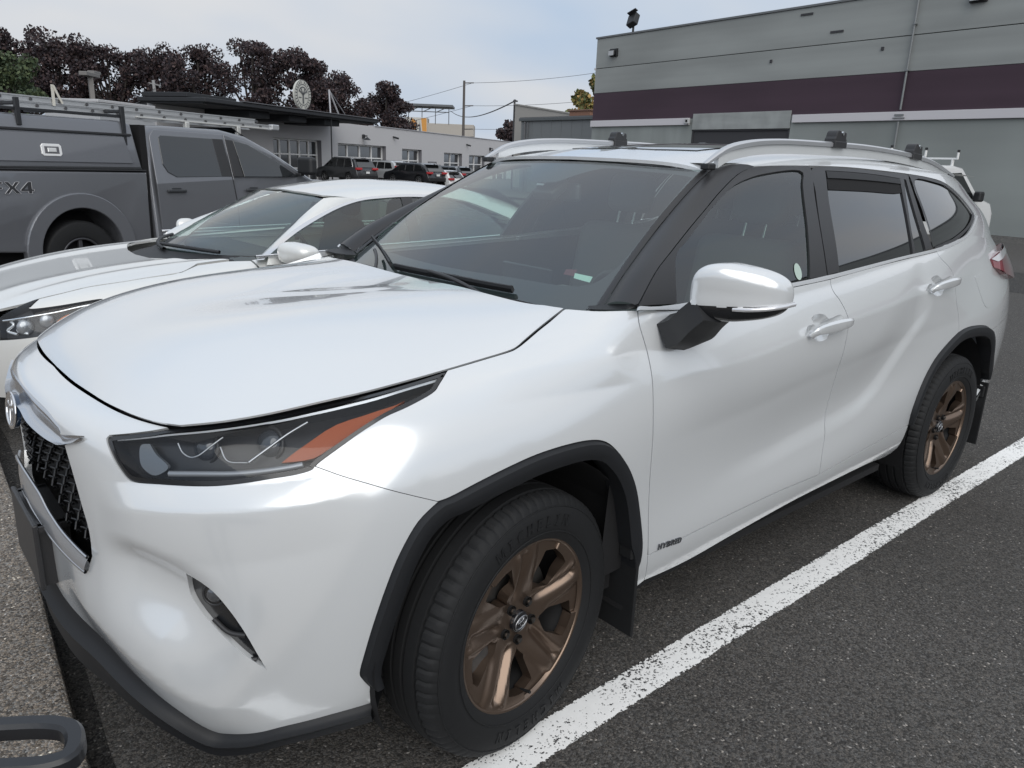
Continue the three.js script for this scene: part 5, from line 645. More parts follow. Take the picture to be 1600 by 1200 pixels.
{ // door mirrors
  const N = 96, M = 72, pos = [], idx = [], sp = (v, e) => Math.sign(v) * Math.abs(v) ** e;
  const pt = (u, v) => { const cu = Math.cos(u), su = Math.sin(u), cv = Math.cos(v), sv = Math.sin(v); let x = 0.073 * sp(cv, 0.56) * sp(cu, 0.66), z = 0.107 * sp(cv, 0.5) * sp(su, 0.56), y = 0.080 * sp(sv, 0.66); const t = z / 0.106; if (y > 0) { y *= 1 - 0.25 * Math.max(0, t + 0.25) ** 1.2; x += -0.012 * (y / 0.08); z += 0.012 * (y / 0.08) * (0.3 - 0.7 * t); } else { y *= 1 - 0.25 * Math.max(0, t); y -= 0.006 * Math.max(0, -t); } x = x > 0 ? x * 0.7 : x * (1 - 0.25 * Math.max(0, t)); x += 0.062 * (t + 0.2); return [x, y, z]; };
  for (let j = 0; j <= M; j++) for (let i = 0; i < N; i++) pos.push(...pt(i / N * 2 * Math.PI, lerp(-Math.PI / 2, Math.PI / 2, j / M)));
  const mk = (lo, hi) => { const id = []; for (let j = 0; j < M; j++) for (let i = 0; i < N; i++) { const a = j * N + i, b = j * N + (i + 1) % N; const my = (pos[3 * a + 1] + pos[3 * (b + N) + 1]) / 2, mz = pos[3 * a + 2], lim = -0.036 + 0.11 * Math.max(0, mz); if (lo ? my < lim : my >= lim) continue; id.push(a, a + N, b + N, a, b + N, b); } const g = new THREE.BufferGeometry(); g.setAttribute('position', new THREE.Float32BufferAttribute(pos, 3)); g.setIndex(id); g.computeVertexNormals(); return g; };
  const o = [0.598, 1.258, 1.09], T = (g) => g.translate(...o);
  const shell = T(mk(9, M)), under = T(mk(0, 9).scale(0.97, 1, 0.97)), sig = tube([[-0.045, -0.040, 0.01], [-0.028, -0.037, 0.05], [0.004, -0.031, 0.088], [0.05, -0.026, 0.106], [0.10, -0.024, 0.107]].map(([x, y, z]) => [x + o[0], y + o[1], z + o[2]]), 0.0062, 30, 8);
  const stem = (() => { const pts = resample([new THREE.Vector3(0.60, 1.115, 0.905), new THREE.Vector3(0.595, 1.135, 0.945), new THREE.Vector3(0.585, 1.175, 0.985), new THREE.Vector3(0.58, 1.215, 1.03)], 16); return sweep(pts, (i) => { const k = lerp(1.25, 1.1, i / 15); return [new THREE.Vector3(1, 0.05, 0).multiplyScalar(k), new THREE.Vector3(0, 0.78, -0.62).multiplyScalar(k)]; }, [[-0.075, -0.03], [-0.068, 0.032], [-0.015, 0.048], [0.055, 0.038], [0.08, -0.006], [0.055, -0.04], [-0.02, -0.046]]); })();
  for (const m of [0]) { const X = (g) => m ? mirrorZ(g.clone().translate(-0.64, 0, -0.95).rotateY(1.15).translate(0.90, 0, 0.90)) : g, mm = part('mirror_shell', X(shell), paintWhite, suv); part('mirror_underside', X(under), blackGloss, mm); part('turn_signal', X(sig), phys([0.75, 0.75, 0.77], 0.1, 0.5, { clearcoat: 1 }), mm); part('mirror_stem', X(stem), blackTrim, mm); part('mirror_glass', X(box(0.655, 0.657, 1.2, 1.31, 1.0, 1.15).rotateY(0)), chrome, mm); }
}
{ // tail lamps, wipers, badge, stickers
  const t = new Bent(SP, (a, b) => 0.03 * sstep(19.0, 19.35, a)); t.sign = SP.sign; t.da = 0.08; t.db = 0.15;
  const tl = panel(t, loop([[19.02, 8.15], [19.35, 8.35], [20.3, 8.45], [20.7, 8.3], [20.7, 7.0], [20.0, 6.9], [19.4, 7.3], [19.1, 7.75]]), { inset: 0, flange: 0.03 });
  for (const m of [0, 1]) { const L = part('tail_lamp', m ? mirrorZ(tl) : tl, phys([0.16, 0.012, 0.02], 0.08, 0, { clearcoat: 1 }), suv); const cap = panel(new Bent(t, () => 0.003), [[19.06, 8.14], [19.35, 8.33], [20.3, 8.42], [20.5, 8.2], [19.7, 8.1], [19.2, 7.95]], { inset: 0, flange: 0.004 }); part('lamp_top', m ? mirrorZ(cap) : cap, phys([0.5, 0.5, 0.52], 0.1, 0, { clearcoat: 1 }), L); }
  const wp = (a0, b0, a1, b1, n) => { const pts = []; for (let i = 0; i <= n; i++) { const a = lerp(a0, a1, i / n), b = lerp(b0, b1, i / n) + 0.02 * Math.sin(i / n * Math.PI); pts.push(SW.at(a, b).addScaledVector(SW.normal(a, b), 0.022)); } return pts; };
  for (const [b0, b1, arm] of [[wp(-0.30, 0.035, 0.60, 0.02, 14), wp(0.52, -0.05, 0.05, 0.045, 8), 1], [wp(-0.96, 0.10, -0.36, 0.035, 12), wp(-0.36, -0.06, -0.66, 0.055, 8), 1]]) { const w = part('wiper', sweep(resample(b0, 24), () => [new THREE.Vector3(0.5, 0.7, 0).multiplyScalar(1), new THREE.Vector3(-0.55, 0.83, 0)], [[-0.008, -0.014], [-0.007, 0.003], [0, 0.008], [0.008, 0.003], [0.007, -0.014]]), blackTrim, suv); part('wiper_arm', tube(b1.map((p, i) => p.clone().addScaledVector(new THREE.Vector3(-0.4, 0.7, 0), 0.010)), 0.007, 16, 6), satinBlack, w); }
  part('cowl_panel', (() => { const A = [], B = []; for (let i = 0; i <= 30; i++) { const a = lerp(-0.99, 0.99, i / 30); A.push(SW.at(a, -0.02).add(new THREE.Vector3(0, -0.012, 0))); B.push(SW.at(a, -0.02).add(new THREE.Vector3(-0.16, -0.035, 0))); } return ruled(A, B, 3, -0.01); })(), blackTrim, suv);
  const bm = E.badge[0].map((v, i) => (v + E.badge[1][i]) / 2), p = SP.at(...bm), n = SP.normal(...bm), u = SP.at(...E.badge[1]).sub(SP.at(...E.badge[0])).normalize(), m = new THREE.Matrix4().makeBasis(u, n.clone().cross(u), n);
  const bd = text('HYBRID', 0.020, 0.003).scale(1.25, 1, 1).applyMatrix4(m).translate(p.x + n.x * 0.001, p.y, p.z + n.z * 0.001); part('badge', bd, std([0.25, 0.26, 0.28], 0.25, 0.9), suv);
  const sk = new Bent(SU, () => -0.003); sk.sign = SU.sign; part('window_sticker', panel(sk, Array.from({ length: 20 }, (_, i) => [E.winSticker[0][0] + 0.062 * Math.cos(i / 20 * 6.283), E.winSticker[0][1] + 0.30 * Math.sin(i / 20 * 6.283)]), { inset: 0, flange: 0, da: 0.05, db: 0.1 }), std([0.42, 0.52, 0.47], 0.6), suv);
}
{ // cabin
  const seatMat = std([0.10, 0.104, 0.104], 0.7), dashMat = std([0.10, 0.105, 0.11], 0.7), lining = std([0.5, 0.5, 0.48], 0.9);
  part('dashboard', join([box(0.42, 0.86, 0.98, 1.115, -0.72, 0.72, 0.05), box(0.46, 0.80, 0.55, 1.0, -0.72, 0.72, 0.03), box(0.62, 0.80, 1.08, 1.15, 0.20, 0.56, 0.04)]), dashMat, suv);
  part('touch_screen', box(0.80, 0.815, 1.03, 1.19, -0.16, 0.13, 0.006), phys([0.01, 0.01, 0.012], 0.08, 0), suv);
  const wq = new THREE.TorusGeometry(0.185, 0.016, 10, 40).rotateY(Math.PI / 2).rotateZ(0.42).translate(1.0, 1.03, 0.37); const sw = part('steering_wheel', join([wq, new THREE.CylinderGeometry(0.065, 0.065, 0.05, 20).rotateZ(Math.PI / 2 + 0.42).translate(0.99, 1.02, 0.37), rod([0.99, 1.02, 0.2], [0.99, 1.02, 0.54], 0.016), rod([0.99, 1.02, 0.37], [0.92, 0.88, 0.37], 0.02)]), std([0.03, 0.03, 0.033], 0.5), suv);
  const seat = (x, z, w) => { const s = part('seat', join([box(x, x + 0.52, 0.56, 0.74, z - w, z + w, 0.06), box(-0.08, 0.09, 0, 0.62, -w, w, 0.07).rotateZ(-0.22).translate(x + 0.52, 0.70, z)]), seatMat, suv); for (let k = w > 0.4 ? -1 : 0; k <= (w > 0.4 ? 1 : 0); k++) { const c = z + k * 0.42; part('headrest', box(-0.05, 0.06, 0, 0.19, -0.13, 0.13, 0.05).rotateZ(-0.15).translate(x + 0.68, 1.36, c), seatMat, s); for (const d of [-0.05, 0.05]) part('headrest_post', rod([x + 0.65, 1.26, c + d], [x + 0.68, 1.38, c + d], 0.007), satinSilver, s); } return s; };
  seat(1.12, 0.37, 0.25); seat(1.12, -0.37, 0.25); seat(2.05, 0, 0.66);
  part('headliner', (() => { const A = []; for (let i = 0; i <= 10; i++) { const x = lerp(1.1, 3.6, i / 10); A.push([x, 1.60 + 0.03 * Math.sin(i / 10 * 3.1)]); } return ruled(A.map(([x, y]) => new THREE.Vector3(x, y, -0.58)), A.map(([x, y]) => new THREE.Vector3(x, y, 0.58)), 2); })(), lining, suv);
  part('cabin_mirror', box(0.93, 0.96, 1.44, 1.51, -0.12, 0.12, 0.02), satinBlack, suv);
}
// wheels
function makeWheel(name) {
  const w = new THREE.Group(); w.name = name;
  const Rr = 0.243, prof = []; // tyre profile: half width, radius
  const P = [[-0.098, 0.243], [-0.112, 0.262], [-0.119, 0.300], [-0.115, 0.335], [-0.104, 0.357], [-0.092, 0.3675], [-0.066, 0.3735], [-0.064, 0.366], [-0.057, 0.366], [-0.055, 0.3745], [-0.024, 0.3765], [-0.022, 0.368], [-0.014, 0.368], [-0.012, 0.3768]];
  const full = [...P, ...rev(P).map(([a, b]) => [-a, b])], N = 288, pos = [], idx = [];
  for (let i = 0; i < N; i++) { const t = i / N * 2 * Math.PI; for (const [a, b] of full) { let r = b; const m = i % 4; if (Math.abs(a) > 0.064 && b > 0.355 && b < 0.3737 && m === 0) r -= 0.0045; pos.push(r * Math.cos(t), r * Math.sin(t), a); } }
  const n = full.length; for (let i = 0; i < N; i++) for (let j = 0; j < n - 1; j++) { const a = i * n + j, b = ((i + 1) % N) * n + j; idx.push(a, b, b + 1, a, b + 1, a + 1); }
  let g = new THREE.BufferGeometry(); g.setAttribute('position', new THREE.Float32BufferAttribute(pos, 3)); g.setIndex(idx); g = toCreasedNormals(g, 0.5);
  const ty = part('tyre', g, rubber, w);
  const ring = new THREE.TorusGeometry(0.272, 0.0022, 6, 120).translate(0, 0, 0.1145), ring2 = new THREE.TorusGeometry(0.342, 0.0022, 6, 120).translate(0, 0, 0.112);
  part('sidewall_rib', join([ring, ring2]), rubber, ty);
  const letters = []; for (const [str, mid, r0] of [['MICHELIN', Math.PI * 0.41, 0.305], ['MICHELIN', Math.PI * 1.41, 0.305]]) { [...str].forEach((c, i) => { const a = mid - (i - (str.length - 1) / 2) * 0.125; letters.push(text(c, 0.030, 0.003).rotateZ(a - Math.PI / 2).translate(r0 * Math.cos(a), r0 * Math.sin(a), 0.1175)); }); }
  part('sidewall_lettering', join(letters), std([0.0075, 0.008, 0.009], 0.6), ty);
  // rim: dished face cut into five turbine spokes
  const spokeW = 2 * Math.PI / 5, skew = (r) => 0.42 * (r - 0.12);
  const face = new Surf((th, r) => { const k = Math.round(th / spokeW), d = (th - k * spokeW) * r; const dish = 0.062 + 0.034 * sstep(0.05, 0.235, r) - 0.020 * sstep(0.215, 0.243, r) * 0 - 0.018 * sstep(0.09, 0.055, r) * 0; const gr = -0.013 * g2(d - 0.012 + 0.1 * (r - 0.14), 0.012) * sstep(0.058, 0.10, r) * sstep(0.236, 0.21, r), ridge = 0.007 * g2(d - 0.034, 0.010) * sstep(0.07, 0.12, r) * sstep(0.24, 0.22, r) + 0.003 * g2(d + 0.02, 0.016) * sstep(0.07, 0.12, r) * sstep(0.24, 0.2, r) - 0.008 * sstep(-0.035, -0.06, d) * sstep(0.1, 0.14, r); const a = th + skew(r); return new THREE.Vector3(r * Math.cos(a), r * Math.sin(a), dish + gr + ridge); }, 0.035, 0.006); face.sign = face.normal(0.1, 0.15).z > 0 ? 1 : -1;
  const half = spokeW / 2, wind = (r, side) => { const o = r < 0.082 ? 0 : side > 0 ? 0.33 * sstep(0.082, 0.13, r) * sstep(0.218, 0.208, r) : 0.19 * sstep(0.082, 0.12, r) * sstep(0.218, 0.205, r); return o; };
  const L = [], Rt = []; for (let i = 0; i <= 44; i++) { const r = lerp(0.03, 0.2405, i / 44); L.push([-half + wind(r, -1), r]); Rt.push([half - wind(r, 1), r]); }
  const rim = part('rim', (() => { const o = []; for (let k = 0; k < 5; k++) o.push(panel(face, loop(L, Array.from({ length: 29 }, (_, i) => [lerp(-half, half, (i + 1) / 30), 0.2405]), rev(Rt), Array.from({ length: 29 }, (_, i) => [lerp(half, -half, (i + 1) / 30), 0.03])).map(([t, r]) => [t + k * spokeW, r]), { inset: 0, flange: 0.034 })); const lip = new THREE.LatheGeometry([[0.236, 0.090], [0.2405, 0.098], [0.246, 0.101], [0.2485, 0.098], [0.246, 0.088]].map(([r, y]) => new THREE.Vector2(r, y)), 96).rotateX(Math.PI / 2); return join([...o, lip]); })(), bronze, w);
  part('barrel', new THREE.LatheGeometry([[0.241, 0.075], [0.228, 0.05], [0.215, 0.0], [0.215, -0.09], [0.03, -0.09]].map(([r, y]) => new THREE.Vector2(r, y)), 64).rotateX(Math.PI / 2), std([0.02, 0.02, 0.021], 0.6, 0.3), w);
  part('brake_disc', new THREE.CylinderGeometry(0.165, 0.165, 0.022, 48).rotateX(Math.PI / 2).translate(0, 0, 0.012), std([0.16, 0.155, 0.15], 0.4, 0.8), w);
  part('brake_caliper', box(-0.19, -0.10, -0.09, 0.09, -0.005, 0.05, 0.02), std([0.10, 0.10, 0.10], 0.5, 0.5), w);
  const nuts = []; for (let k = 0; k < 5; k++) { const a = k * spokeW + half + skew(0.057); nuts.push([new THREE.CylinderGeometry(0.0145, 0.0125, 0.012, 18, 1, true).rotateX(Math.PI / 2).translate(0.057 * Math.cos(a), 0.057 * Math.sin(a), 0.066), new THREE.CylinderGeometry(0.0085, 0.0105, 0.02, 6).rotateX(Math.PI / 2).translate(0.057 * Math.cos(a), 0.057 * Math.sin(a), 0.068)]); }
  for (const [h, q] of nuts) { part('lug_socket', join([h, new THREE.CircleGeometry(0.0142, 18).translate(0, 0, 0)].slice(0, 1)), darkVoid, rim); part('lug_nut', q, std([0.2, 0.19, 0.18], 0.35, 1), rim); }
  const cap = part('centre_cap', new THREE.LatheGeometry([[0, 0.078], [0.026, 0.077], [0.031, 0.073], [0.032, 0.062]].map(([r, y]) => new THREE.Vector2(r, y)), 40).rotateX(Math.PI / 2), phys([0.012, 0.012, 0.014], 0.2, 0, { clearcoat: 1 }), w);
  emblem(cap, new THREE.Vector3(0, 0, 0.0785), new THREE.Quaternion(), 0.0245, false);
  const va = -half + skew(0.225) + spokeW * 4; part('valve', rod([0.222 * Math.cos(va), 0.222 * Math.sin(va), 0.075], [0.212 * Math.cos(va), 0.212 * Math.sin(va), 0.112], 0.0045), rubber, rim);
  return w;
}
{
  const w0 = makeWheel('wheel'); const put = (x, z, ry, spin) => { const o = x === 0 && z > 0 ? w0 : w0.clone(); o.position.set(x, 0.370, z); o.rotation.set(0, ry, 0); o.rotation.order = 'YXZ'; o.rotation.z = spin; suv.add(o); };
  put(0, 0.83, 0.136, 0.32); put(2.85, 0.83, 0, 0.2); put(0, -0.83, Math.PI + 0.136, 0.5); put(2.85, -0.83, Math.PI, 0.9);
}
// ---------------------------------------------------------------- white sedan in the next bay
{
  const Z0 = -3.1, car = thing('white_sedan', 'white sedan with chrome window line, between the large white suv and the grey pickup', 'car');
  const H = new Surf(bspline(SED_HOOD), 0.12, 0.15), S = new Surf(bspline(SED_SIDE), 0.1, 0.15), U = new Surf(bspline(SED_UPPER), 0.12, 0.2);
  const W = new Surf((a, b) => { const q = 1 - a * a, B = new THREE.Vector3(.74 - .42 * q, .945 - .01 * q, .70 * a), T = new THREE.Vector3(1.237 - .075 * q, 1.304 + .018 * q, .55 * a), l = .08 * b * (1 - b); return B.lerp(T, b).add(new THREE.Vector3(-.55 * l, .83 * l, Z0)); }, 0.12, 0.12);
  for (const [s, a, b, d] of [[S, 8, 4, [0, 0, 1]], [H, 3, 4, [0, 1, 0]], [U, 4, 3, [0, 0, 1]], [W, 0, .5, [-1, 1, 0]]]) { s.sign = 1; s.sign = s.normal(a, b).dot(new THREE.Vector3(...d)) > 0 ? 1 : -1; }
  const K = {}; for (const k in SED) K[k] = curve(SED[k]);
  const paint = phys([0.73, 0.735, 0.72], 0.34, 0.25, { clearcoat: 1, clearcoatRoughness: 0.04 });
  const two = (g) => join([g, mirrorZ(g, Z0)]);
  // bonnet with two soft folds
  const HB = new Bent(H, (a, b) => { let h = 0; for (const s of [-1, 1]) h += 0.010 * g2((b - 4) - s * (1.1 + 0.16 * a), 0.34) * sstep(0.6, 2, a) * sstep(6.1, 5, a) + 0.006 * g2((b - 4) - s * (2.25 + 0.12 * a), 0.3) * sstep(0.8, 2, a); return h; }); HB.sign = H.sign; HB.da = 0.06; HB.db = 0.06;
  const rear = [[4.62, 7.05], [4.3, 6.6], [3.95, 6.2], [3.72, 5.6], [3.62, 4.8], [3.60, 4]].map(([a, b]) => [a + 0.5 + 0.12 * (b - 4) / 3, b]);
  const hoodLoop = loop([[0.55, 4], [0.62, 5.2], [0.9, 6.2]], [[1.2, 6.75]], rev(K.hoodSide).slice(2), rear);
  part('hood', two(panel(HB, hoodLoop, { inset: 0 })), paint, car);
  const lampLoop = loop(K.lampTop, rev(K.lampLow));
  const fenderG = panel(S, loop(rev(SED.fenderTop), [[7.0, 7.0], [7.35, 6.6], [7.45, 4], [7.5, 1], [6.5, .6], [6.42, 2.2], [6.1, 3.0], [5.5, 3.3], [4.9, 2.95], [4.6, 2.4], [4.55, 3.3]], rev(SED.lampLow).slice(0, 1), rev(K.lampTop.slice(Math.floor(K.lampTop.length * .46)))), { inset: 0.001, da: .06, db: .1 });
  const nose = panel(S, loop([[1, 0.2], [1, 6.8], [1.6, 6.75], [2.3, 6.2], [2.7, 5.2]], [[3.05, 4.2]], K.lampLow, [[4.55, 3.3], [4.6, 2.4], [4.45, 0.4]]), { inset: 0 });
  const doorF = panel(S, [[7.37, 6.75], [7.47, 4], [7.52, 0.9], [9.1, 0.9], [9.1, 4], [9.05, 7]], { inset: .002 }), doorR = panel(S, [[9.1, 7], [9.15, 4], [9.15, 0.9], [9.9, .9], [10.1, 2.6], [10.45, 3.3], [10.5, 7]], { inset: .002 }), tailG = panel(S, [[10.5, 7], [10.45, 3.3], [10.8, 3.1], [11.1, 2.2], [11.2, .6], [13, .6], [13, 7]], { inset: .001 });
  const grille = panel(new Bent(S, () => 0.004), [[1, 2.2], [1, 5.4], [2.1, 5.2], [2.5, 4.4], [1.9, 2.2]], { inset: 0 });
  part('grille', two(grille), blackGloss, car); part('front_bumper', two(nose), paint, car);
  const opts = [[fenderG, 'front_fender'], [doorF, 'front_door'], [doorR, 'rear_door'], [tailG, 'rear_body']];
  for (const [g, n] of opts) for (const m of [0, 1]) part(n, m ? mirrorZ(g, Z0) : g, paint, car);
  const at = (a, b, h) => S.at(a, b).addScaledVector(S.normal(a, b), h);
  const deep = new Bent(S, () => -0.05); deep.sign = S.sign; const skin = new Bent(S, () => 0.001); skin.sign = S.sign;
  for (const m of [0, 1]) {
    const M = (g) => m ? mirrorZ(g, Z0) : g, L = part('headlight', M(panel(deep, lampLoop, { inset: 0, flange: -0.05 })), std([0.05, 0.05, 0.055], 0.4), car);
    part('headlight_lens', M(panel(skin, lampLoop, { inset: 0, flange: 0 })), lampLens, L);
    part('amber_reflector', M(panel(new Bent(S, () => -0.008), loop(curve([...SED.amber, SED.amber[0]])), { inset: 0, flange: 0.01, da: 0.04, db: 0.08 })), phys([0.5, 0.13, 0.02], 0.25, 0), L);
    part('chrome_line', M(tube(K.lampLine.map(p => at(p[0], p[1], -0.006)), 0.007, 40, 6)), chrome, L);
    part('reflector_bowl', M(join([[3.65, 3.75, 0.05], [4.05, 4.1, 0.045]].map(([a, b, r]) => { const c = at(a, b, -0.03); return new THREE.SphereGeometry(r, 20, 12).scale(0.8, 0.85, 0.5).translate(c.x, c.y, c.z); }))), phys([0.45, 0.46, 0.48], 0.22, 0.6), L);
    part('chevron_light', M(join([0, 0.22].map(o => tube([at(3.28 + o, 4.5, -0.02), at(3.42 + o, 4.0, -0.02), at(3.3 + o, 3.5, -0.022), at(3.52 + o, 3.2, -0.022)], 0.008, 20, 6)))), std([0.75, 0.76, 0.78], 0.2, 0.6), L);
  }
  const frame = []; for (let i = 0; i <= 20; i++) frame.push([lerp(-1, 1, i / 20), 1]); for (let i = 20; i >= 0; i--) frame.push([lerp(-1, 1, i / 20), -0.1]);
  const glass = part('windscreen', panel(W, frame, { inset: 0.001, flange: 0 }), glassFront, car);
  const wIn = new Bent(W, () => -0.006); wIn.sign = W.sign; part('windscreen_border', panel(wIn, [[-1, -.1], [-1, 1], [1, 1], [1, -.1], [0.97, -.1], [0.965, 0.93], [0.8, 0.95], [-0.8, 0.95], [-0.965, 0.93], [-0.97, 0.06], [-0.6, 0.09], [0.6, 0.09], [0.97, 0.06], [0.98, -.1]], { inset: 0, flange: 0 }), std([0.02, 0.02, 0.023], 0.5), glass);
  const e1 = []; for (let i = 0; i <= 24; i++) e1.push(W.at(1, lerp(-0.02, 1, i / 24)));
  const o1 = resample(K.chromeOut.slice(0, 17).map(p => U.at(...p)), 25); const E1 = resample(e1, 25);
  for (const m of [0, 1]) { const M = (g) => m ? mirrorZ(g, Z0) : g; part('a_pillar', M(ruled(E1.map(p => p.clone().add(new THREE.Vector3(0.003, 0.002, 0.003))), o1, 5, 0.014)), paint, car); }
  const hd = [[2.0, 10], [2.0, 9], [2.15, 8.2], [2.22, 7.4]];
  part('roof', two(panel(U, loop([[1.98, 10], [2.0, 9], [2.1, 8], [2.2, 7.3]], K.chromeOut.slice(16), [[4.6, 5.2], [5.3, 3.6], [5.6, 1.5], [7, 1.2], [7, 10]]), { inset: 0, flange: 0.01 })), paint, car);
  const pr = new Bent(U, () => 0.004), gl = new Bent(U, () => -0.004); for (const s of [pr, gl]) { s.sign = U.sign; s.da = .08; s.db = .12; }
  const chromeG = panel(pr, loop(K.chromeOut, rev(K.chromeIn)), { inset: 0, flange: 0.008, da: .05, db: .05 });
  const winG = panel(gl, [...rev(K.glass).slice(0, 0), ...curve(SED.chromeIn).slice(0, 25), [3.44, 5.5], [3.36, 3.6], [3.3, 0.9], [0.6, 0.55]], { inset: 0, flange: 0 }), win2 = panel(gl, [[3.6, 5.6], [3.5, 3.4], [3.42, 0.9], [5.2, 0.9], [4.9, 3.6], [4.3, 5.3]], { inset: 0, flange: 0 }), pill = panel(new Bent(U, () => 0.001), [[3.43, 5.55], [3.35, 3.4], [3.28, 0.8], [3.46, 0.8], [3.53, 3.4], [3.62, 5.65]], { inset: 0 });
  for (const m of [0, 1]) { const M = (g) => m ? mirrorZ(g, Z0) : g; part('chrome_trim', M(chromeG), chrome, car); part('front_window', M(winG), glassSide, car); part('rear_window', M(win2), glassSide, car); part('b_pillar', M(pill), satinBlack, car); part('belt_trim', M(tube([[0.62, 0.985, Z0 + .872], [1.2, 1.0, Z0 + .862], [2.0, 1.02, Z0 + .855], [2.9, 1.03, Z0 + .85]], 0.008, 20, 6)), chrome, car); }
  for (const m of [0, 1]) { const g = panel(U, [[0.72, 0], [0.78, 0.70], [5.6, 0.92], [5.6, 0]], { inset: 0 }); part('belt_panel', m ? mirrorZ(g, Z0) : g, paint, car); }
  part('rear_glass', (() => { const a = [], b = []; for (let i = 0; i <= 10; i++) { const z = lerp(-.52, .52, i / 10); a.push(new THREE.Vector3(2.75, 1.375, Z0 + z)); b.push(new THREE.Vector3(3.55, 1.06, Z0 + z * 1.25)); } return ruled(a, b, 4, 0.03); })(), glassDark, car);
  // mirror, wipers, cowl, cabin
  const mg = () => { const g = new THREE.SphereGeometry(1, 28, 18), p = g.attributes.position, q = (v, e) => Math.sign(v) * Math.abs(v) ** e; for (let i = 0; i < p.count; i++) { const x = q(p.getX(i), .7), y = q(p.getY(i), .75), z = q(p.getZ(i), .6); p.setXYZ(i, 0.075 * x + 0.045 * z, 0.062 * y * (1 - 0.2 * z), 0.105 * z); } g.computeVertexNormals(); return g.translate(0.84, 1.005, Z0 + 0.985); };
  for (const m of [0, 1]) { const M = (g) => m ? mirrorZ(g, Z0) : g; const a = part('door_mirror', M(mg()), paint, car); part('mirror_foot', M(rod([0.80, 0.96, Z0 + 0.84], [0.82, 0.985, Z0 + 0.93], 0.03)), blackTrim, a); }
  part('cowl_panel', (() => { const a = [], b = []; for (let i = 0; i <= 24; i++) { const t = lerp(-1, 1, i / 24); a.push(W.at(t, 0.03).add(new THREE.Vector3(0, 0.002, 0))); b.push(W.at(t, -0.02).add(new THREE.Vector3(-0.13 * (1 - t * t) - .02, -0.02, 0))); } return ruled(a, b, 3, -0.008); })(), blackTrim, car);
  for (const [a0, b0, a1, b1] of [[-0.75, 0.07, 0.15, 0.02], [-0.05, 0.06, 0.72, 0.03]]) { const pts = []; for (let i = 0; i <= 8; i++) pts.push(W.at(lerp(a0, a1, i / 8), lerp(b0, b1, i / 8) + 0.02 * Math.sin(i / 8 * 3.14)).add(new THREE.Vector3(-0.012, 0.02, 0))); part('wiper', tube(pts, 0.012, 20, 6), blackTrim, car); }
  const dark = std([0.03, 0.032, 0.035], 0.8); part('dashboard', box(0.7, 1.05, 0.78, 0.95, Z0 - .68, Z0 + .68, .05), dark, car);
  for (const [x, z, w] of [[1.25, .36, .24], [1.25, -.36, .24], [2.2, 0, .6]]) { const s = part('seat', join([box(x, x + .5, .45, .6, Z0 + z - w, Z0 + z + w, .05), box(-.07, .08, 0, .55, -w, w, .06).rotateZ(-.28).translate(x + .5, .58, Z0 + z)]), dark, car); if (w < .5) part('headrest', box(-.05, .05, 0, .17, -.12, .12, .05).rotateZ(-.2).translate(x + .68, 1.12, Z0 + z), dark, s); }
  part('steering_wheel', new THREE.TorusGeometry(0.18, 0.014, 8, 36).rotateY(Math.PI / 2).rotateZ(.4).translate(1.15, .93, Z0 + .36), dark, car);
  part('underbody', join([box(-.7, 3.8, .2, .3, Z0 - .7, Z0 + .7), box(-.6, .62, .3, .68, Z0 - .66, Z0 + .66), box(2.9, 3.7, .3, .9, Z0 - .68, Z0 + .68)]), darkVoid, car);
  for (const [x, s] of [[.1, 1], [2.88, 1], [.1, -1], [2.88, -1]]) { const w = new THREE.Group(); w.name = 'wheel'; w.position.set(x, .325, Z0 + s * .79); if (s < 0) w.rotation.y = Math.PI; car.add(w);
    part('tyre', new THREE.LatheGeometry([[.215, -.09], [.24, -.107], [.29, -.108], [.32, -.09], [.33, -.04], [.33, .04], [.32, .09], [.29, .108], [.24, .107], [.215, .09]].map(q => new THREE.Vector2(...q)), 48).rotateX(Math.PI / 2), rubber, w);
    const sp = []; for (let k = 0; k < 10; k++) sp.push(box(-.014, .014, .04, .215, .05, .085, .005).rotateZ(k * Math.PI / 5)); part('rim', join([...sp, new THREE.TorusGeometry(.212, .012, 8, 48).translate(0, 0, .088), new THREE.CylinderGeometry(.05, .05, .05, 20).rotateX(Math.PI / 2).translate(0, 0, .065), new THREE.CylinderGeometry(.21, .21, .02, 32).rotateX(Math.PI / 2)]), std([.4, .41, .42], .35, .8), w); }
}
// ---------------------------------------------------------------- other vehicles: bodies pressed from a side profile, tucked in above the belt
function pressed(profile, width, belt, tuck, holes = [], bevel = 0.04, steps = 6) {   // local x forward, z to the right flank at +width/2
  const s = shapeOf(profile); for (const h of holes) s.holes.push(new THREE.Path(h.map(([x, y]) => new THREE.Vector2(x, y))));
  const g = new THREE.ExtrudeGeometry(s, { depth: width - 2 * bevel, steps, bevelEnabled: true, bevelThickness: bevel, bevelSize: bevel, bevelSegments: 3, bevelOffset: -bevel, curveSegments: 10 }).translate(0, 0, -width / 2 + bevel);
  const p = g.attributes.position; for (let i = 0; i < p.count; i++) { const y = p.getY(i), z = p.getZ(i); if (y > belt) p.setZ(i, z - Math.sign(z) * Math.min(Math.abs(z), (y - belt) * tuck)); }
  g.deleteAttribute('normal'); return toCreasedNormals(g, 0.5);
}
function flank(pts, w, belt, tuck, off = 0.006, thick = 0.012) {       // a plate lying on the right flank
  const g = new THREE.ExtrudeGeometry(shapeOf(pts), { depth: thick, bevelEnabled: true, bevelSize: 0.004, bevelThickness: 0.003, bevelSegments: 1, bevelOffset: -0.004 }), p = g.attributes.position;
  for (let i = 0; i < p.count; i++) { const y = p.getY(i); p.setZ(i, p.getZ(i) + w / 2 - thick + off - Math.max(0, y - belt) * tuck); }
  g.computeVertexNormals(); return g;
}
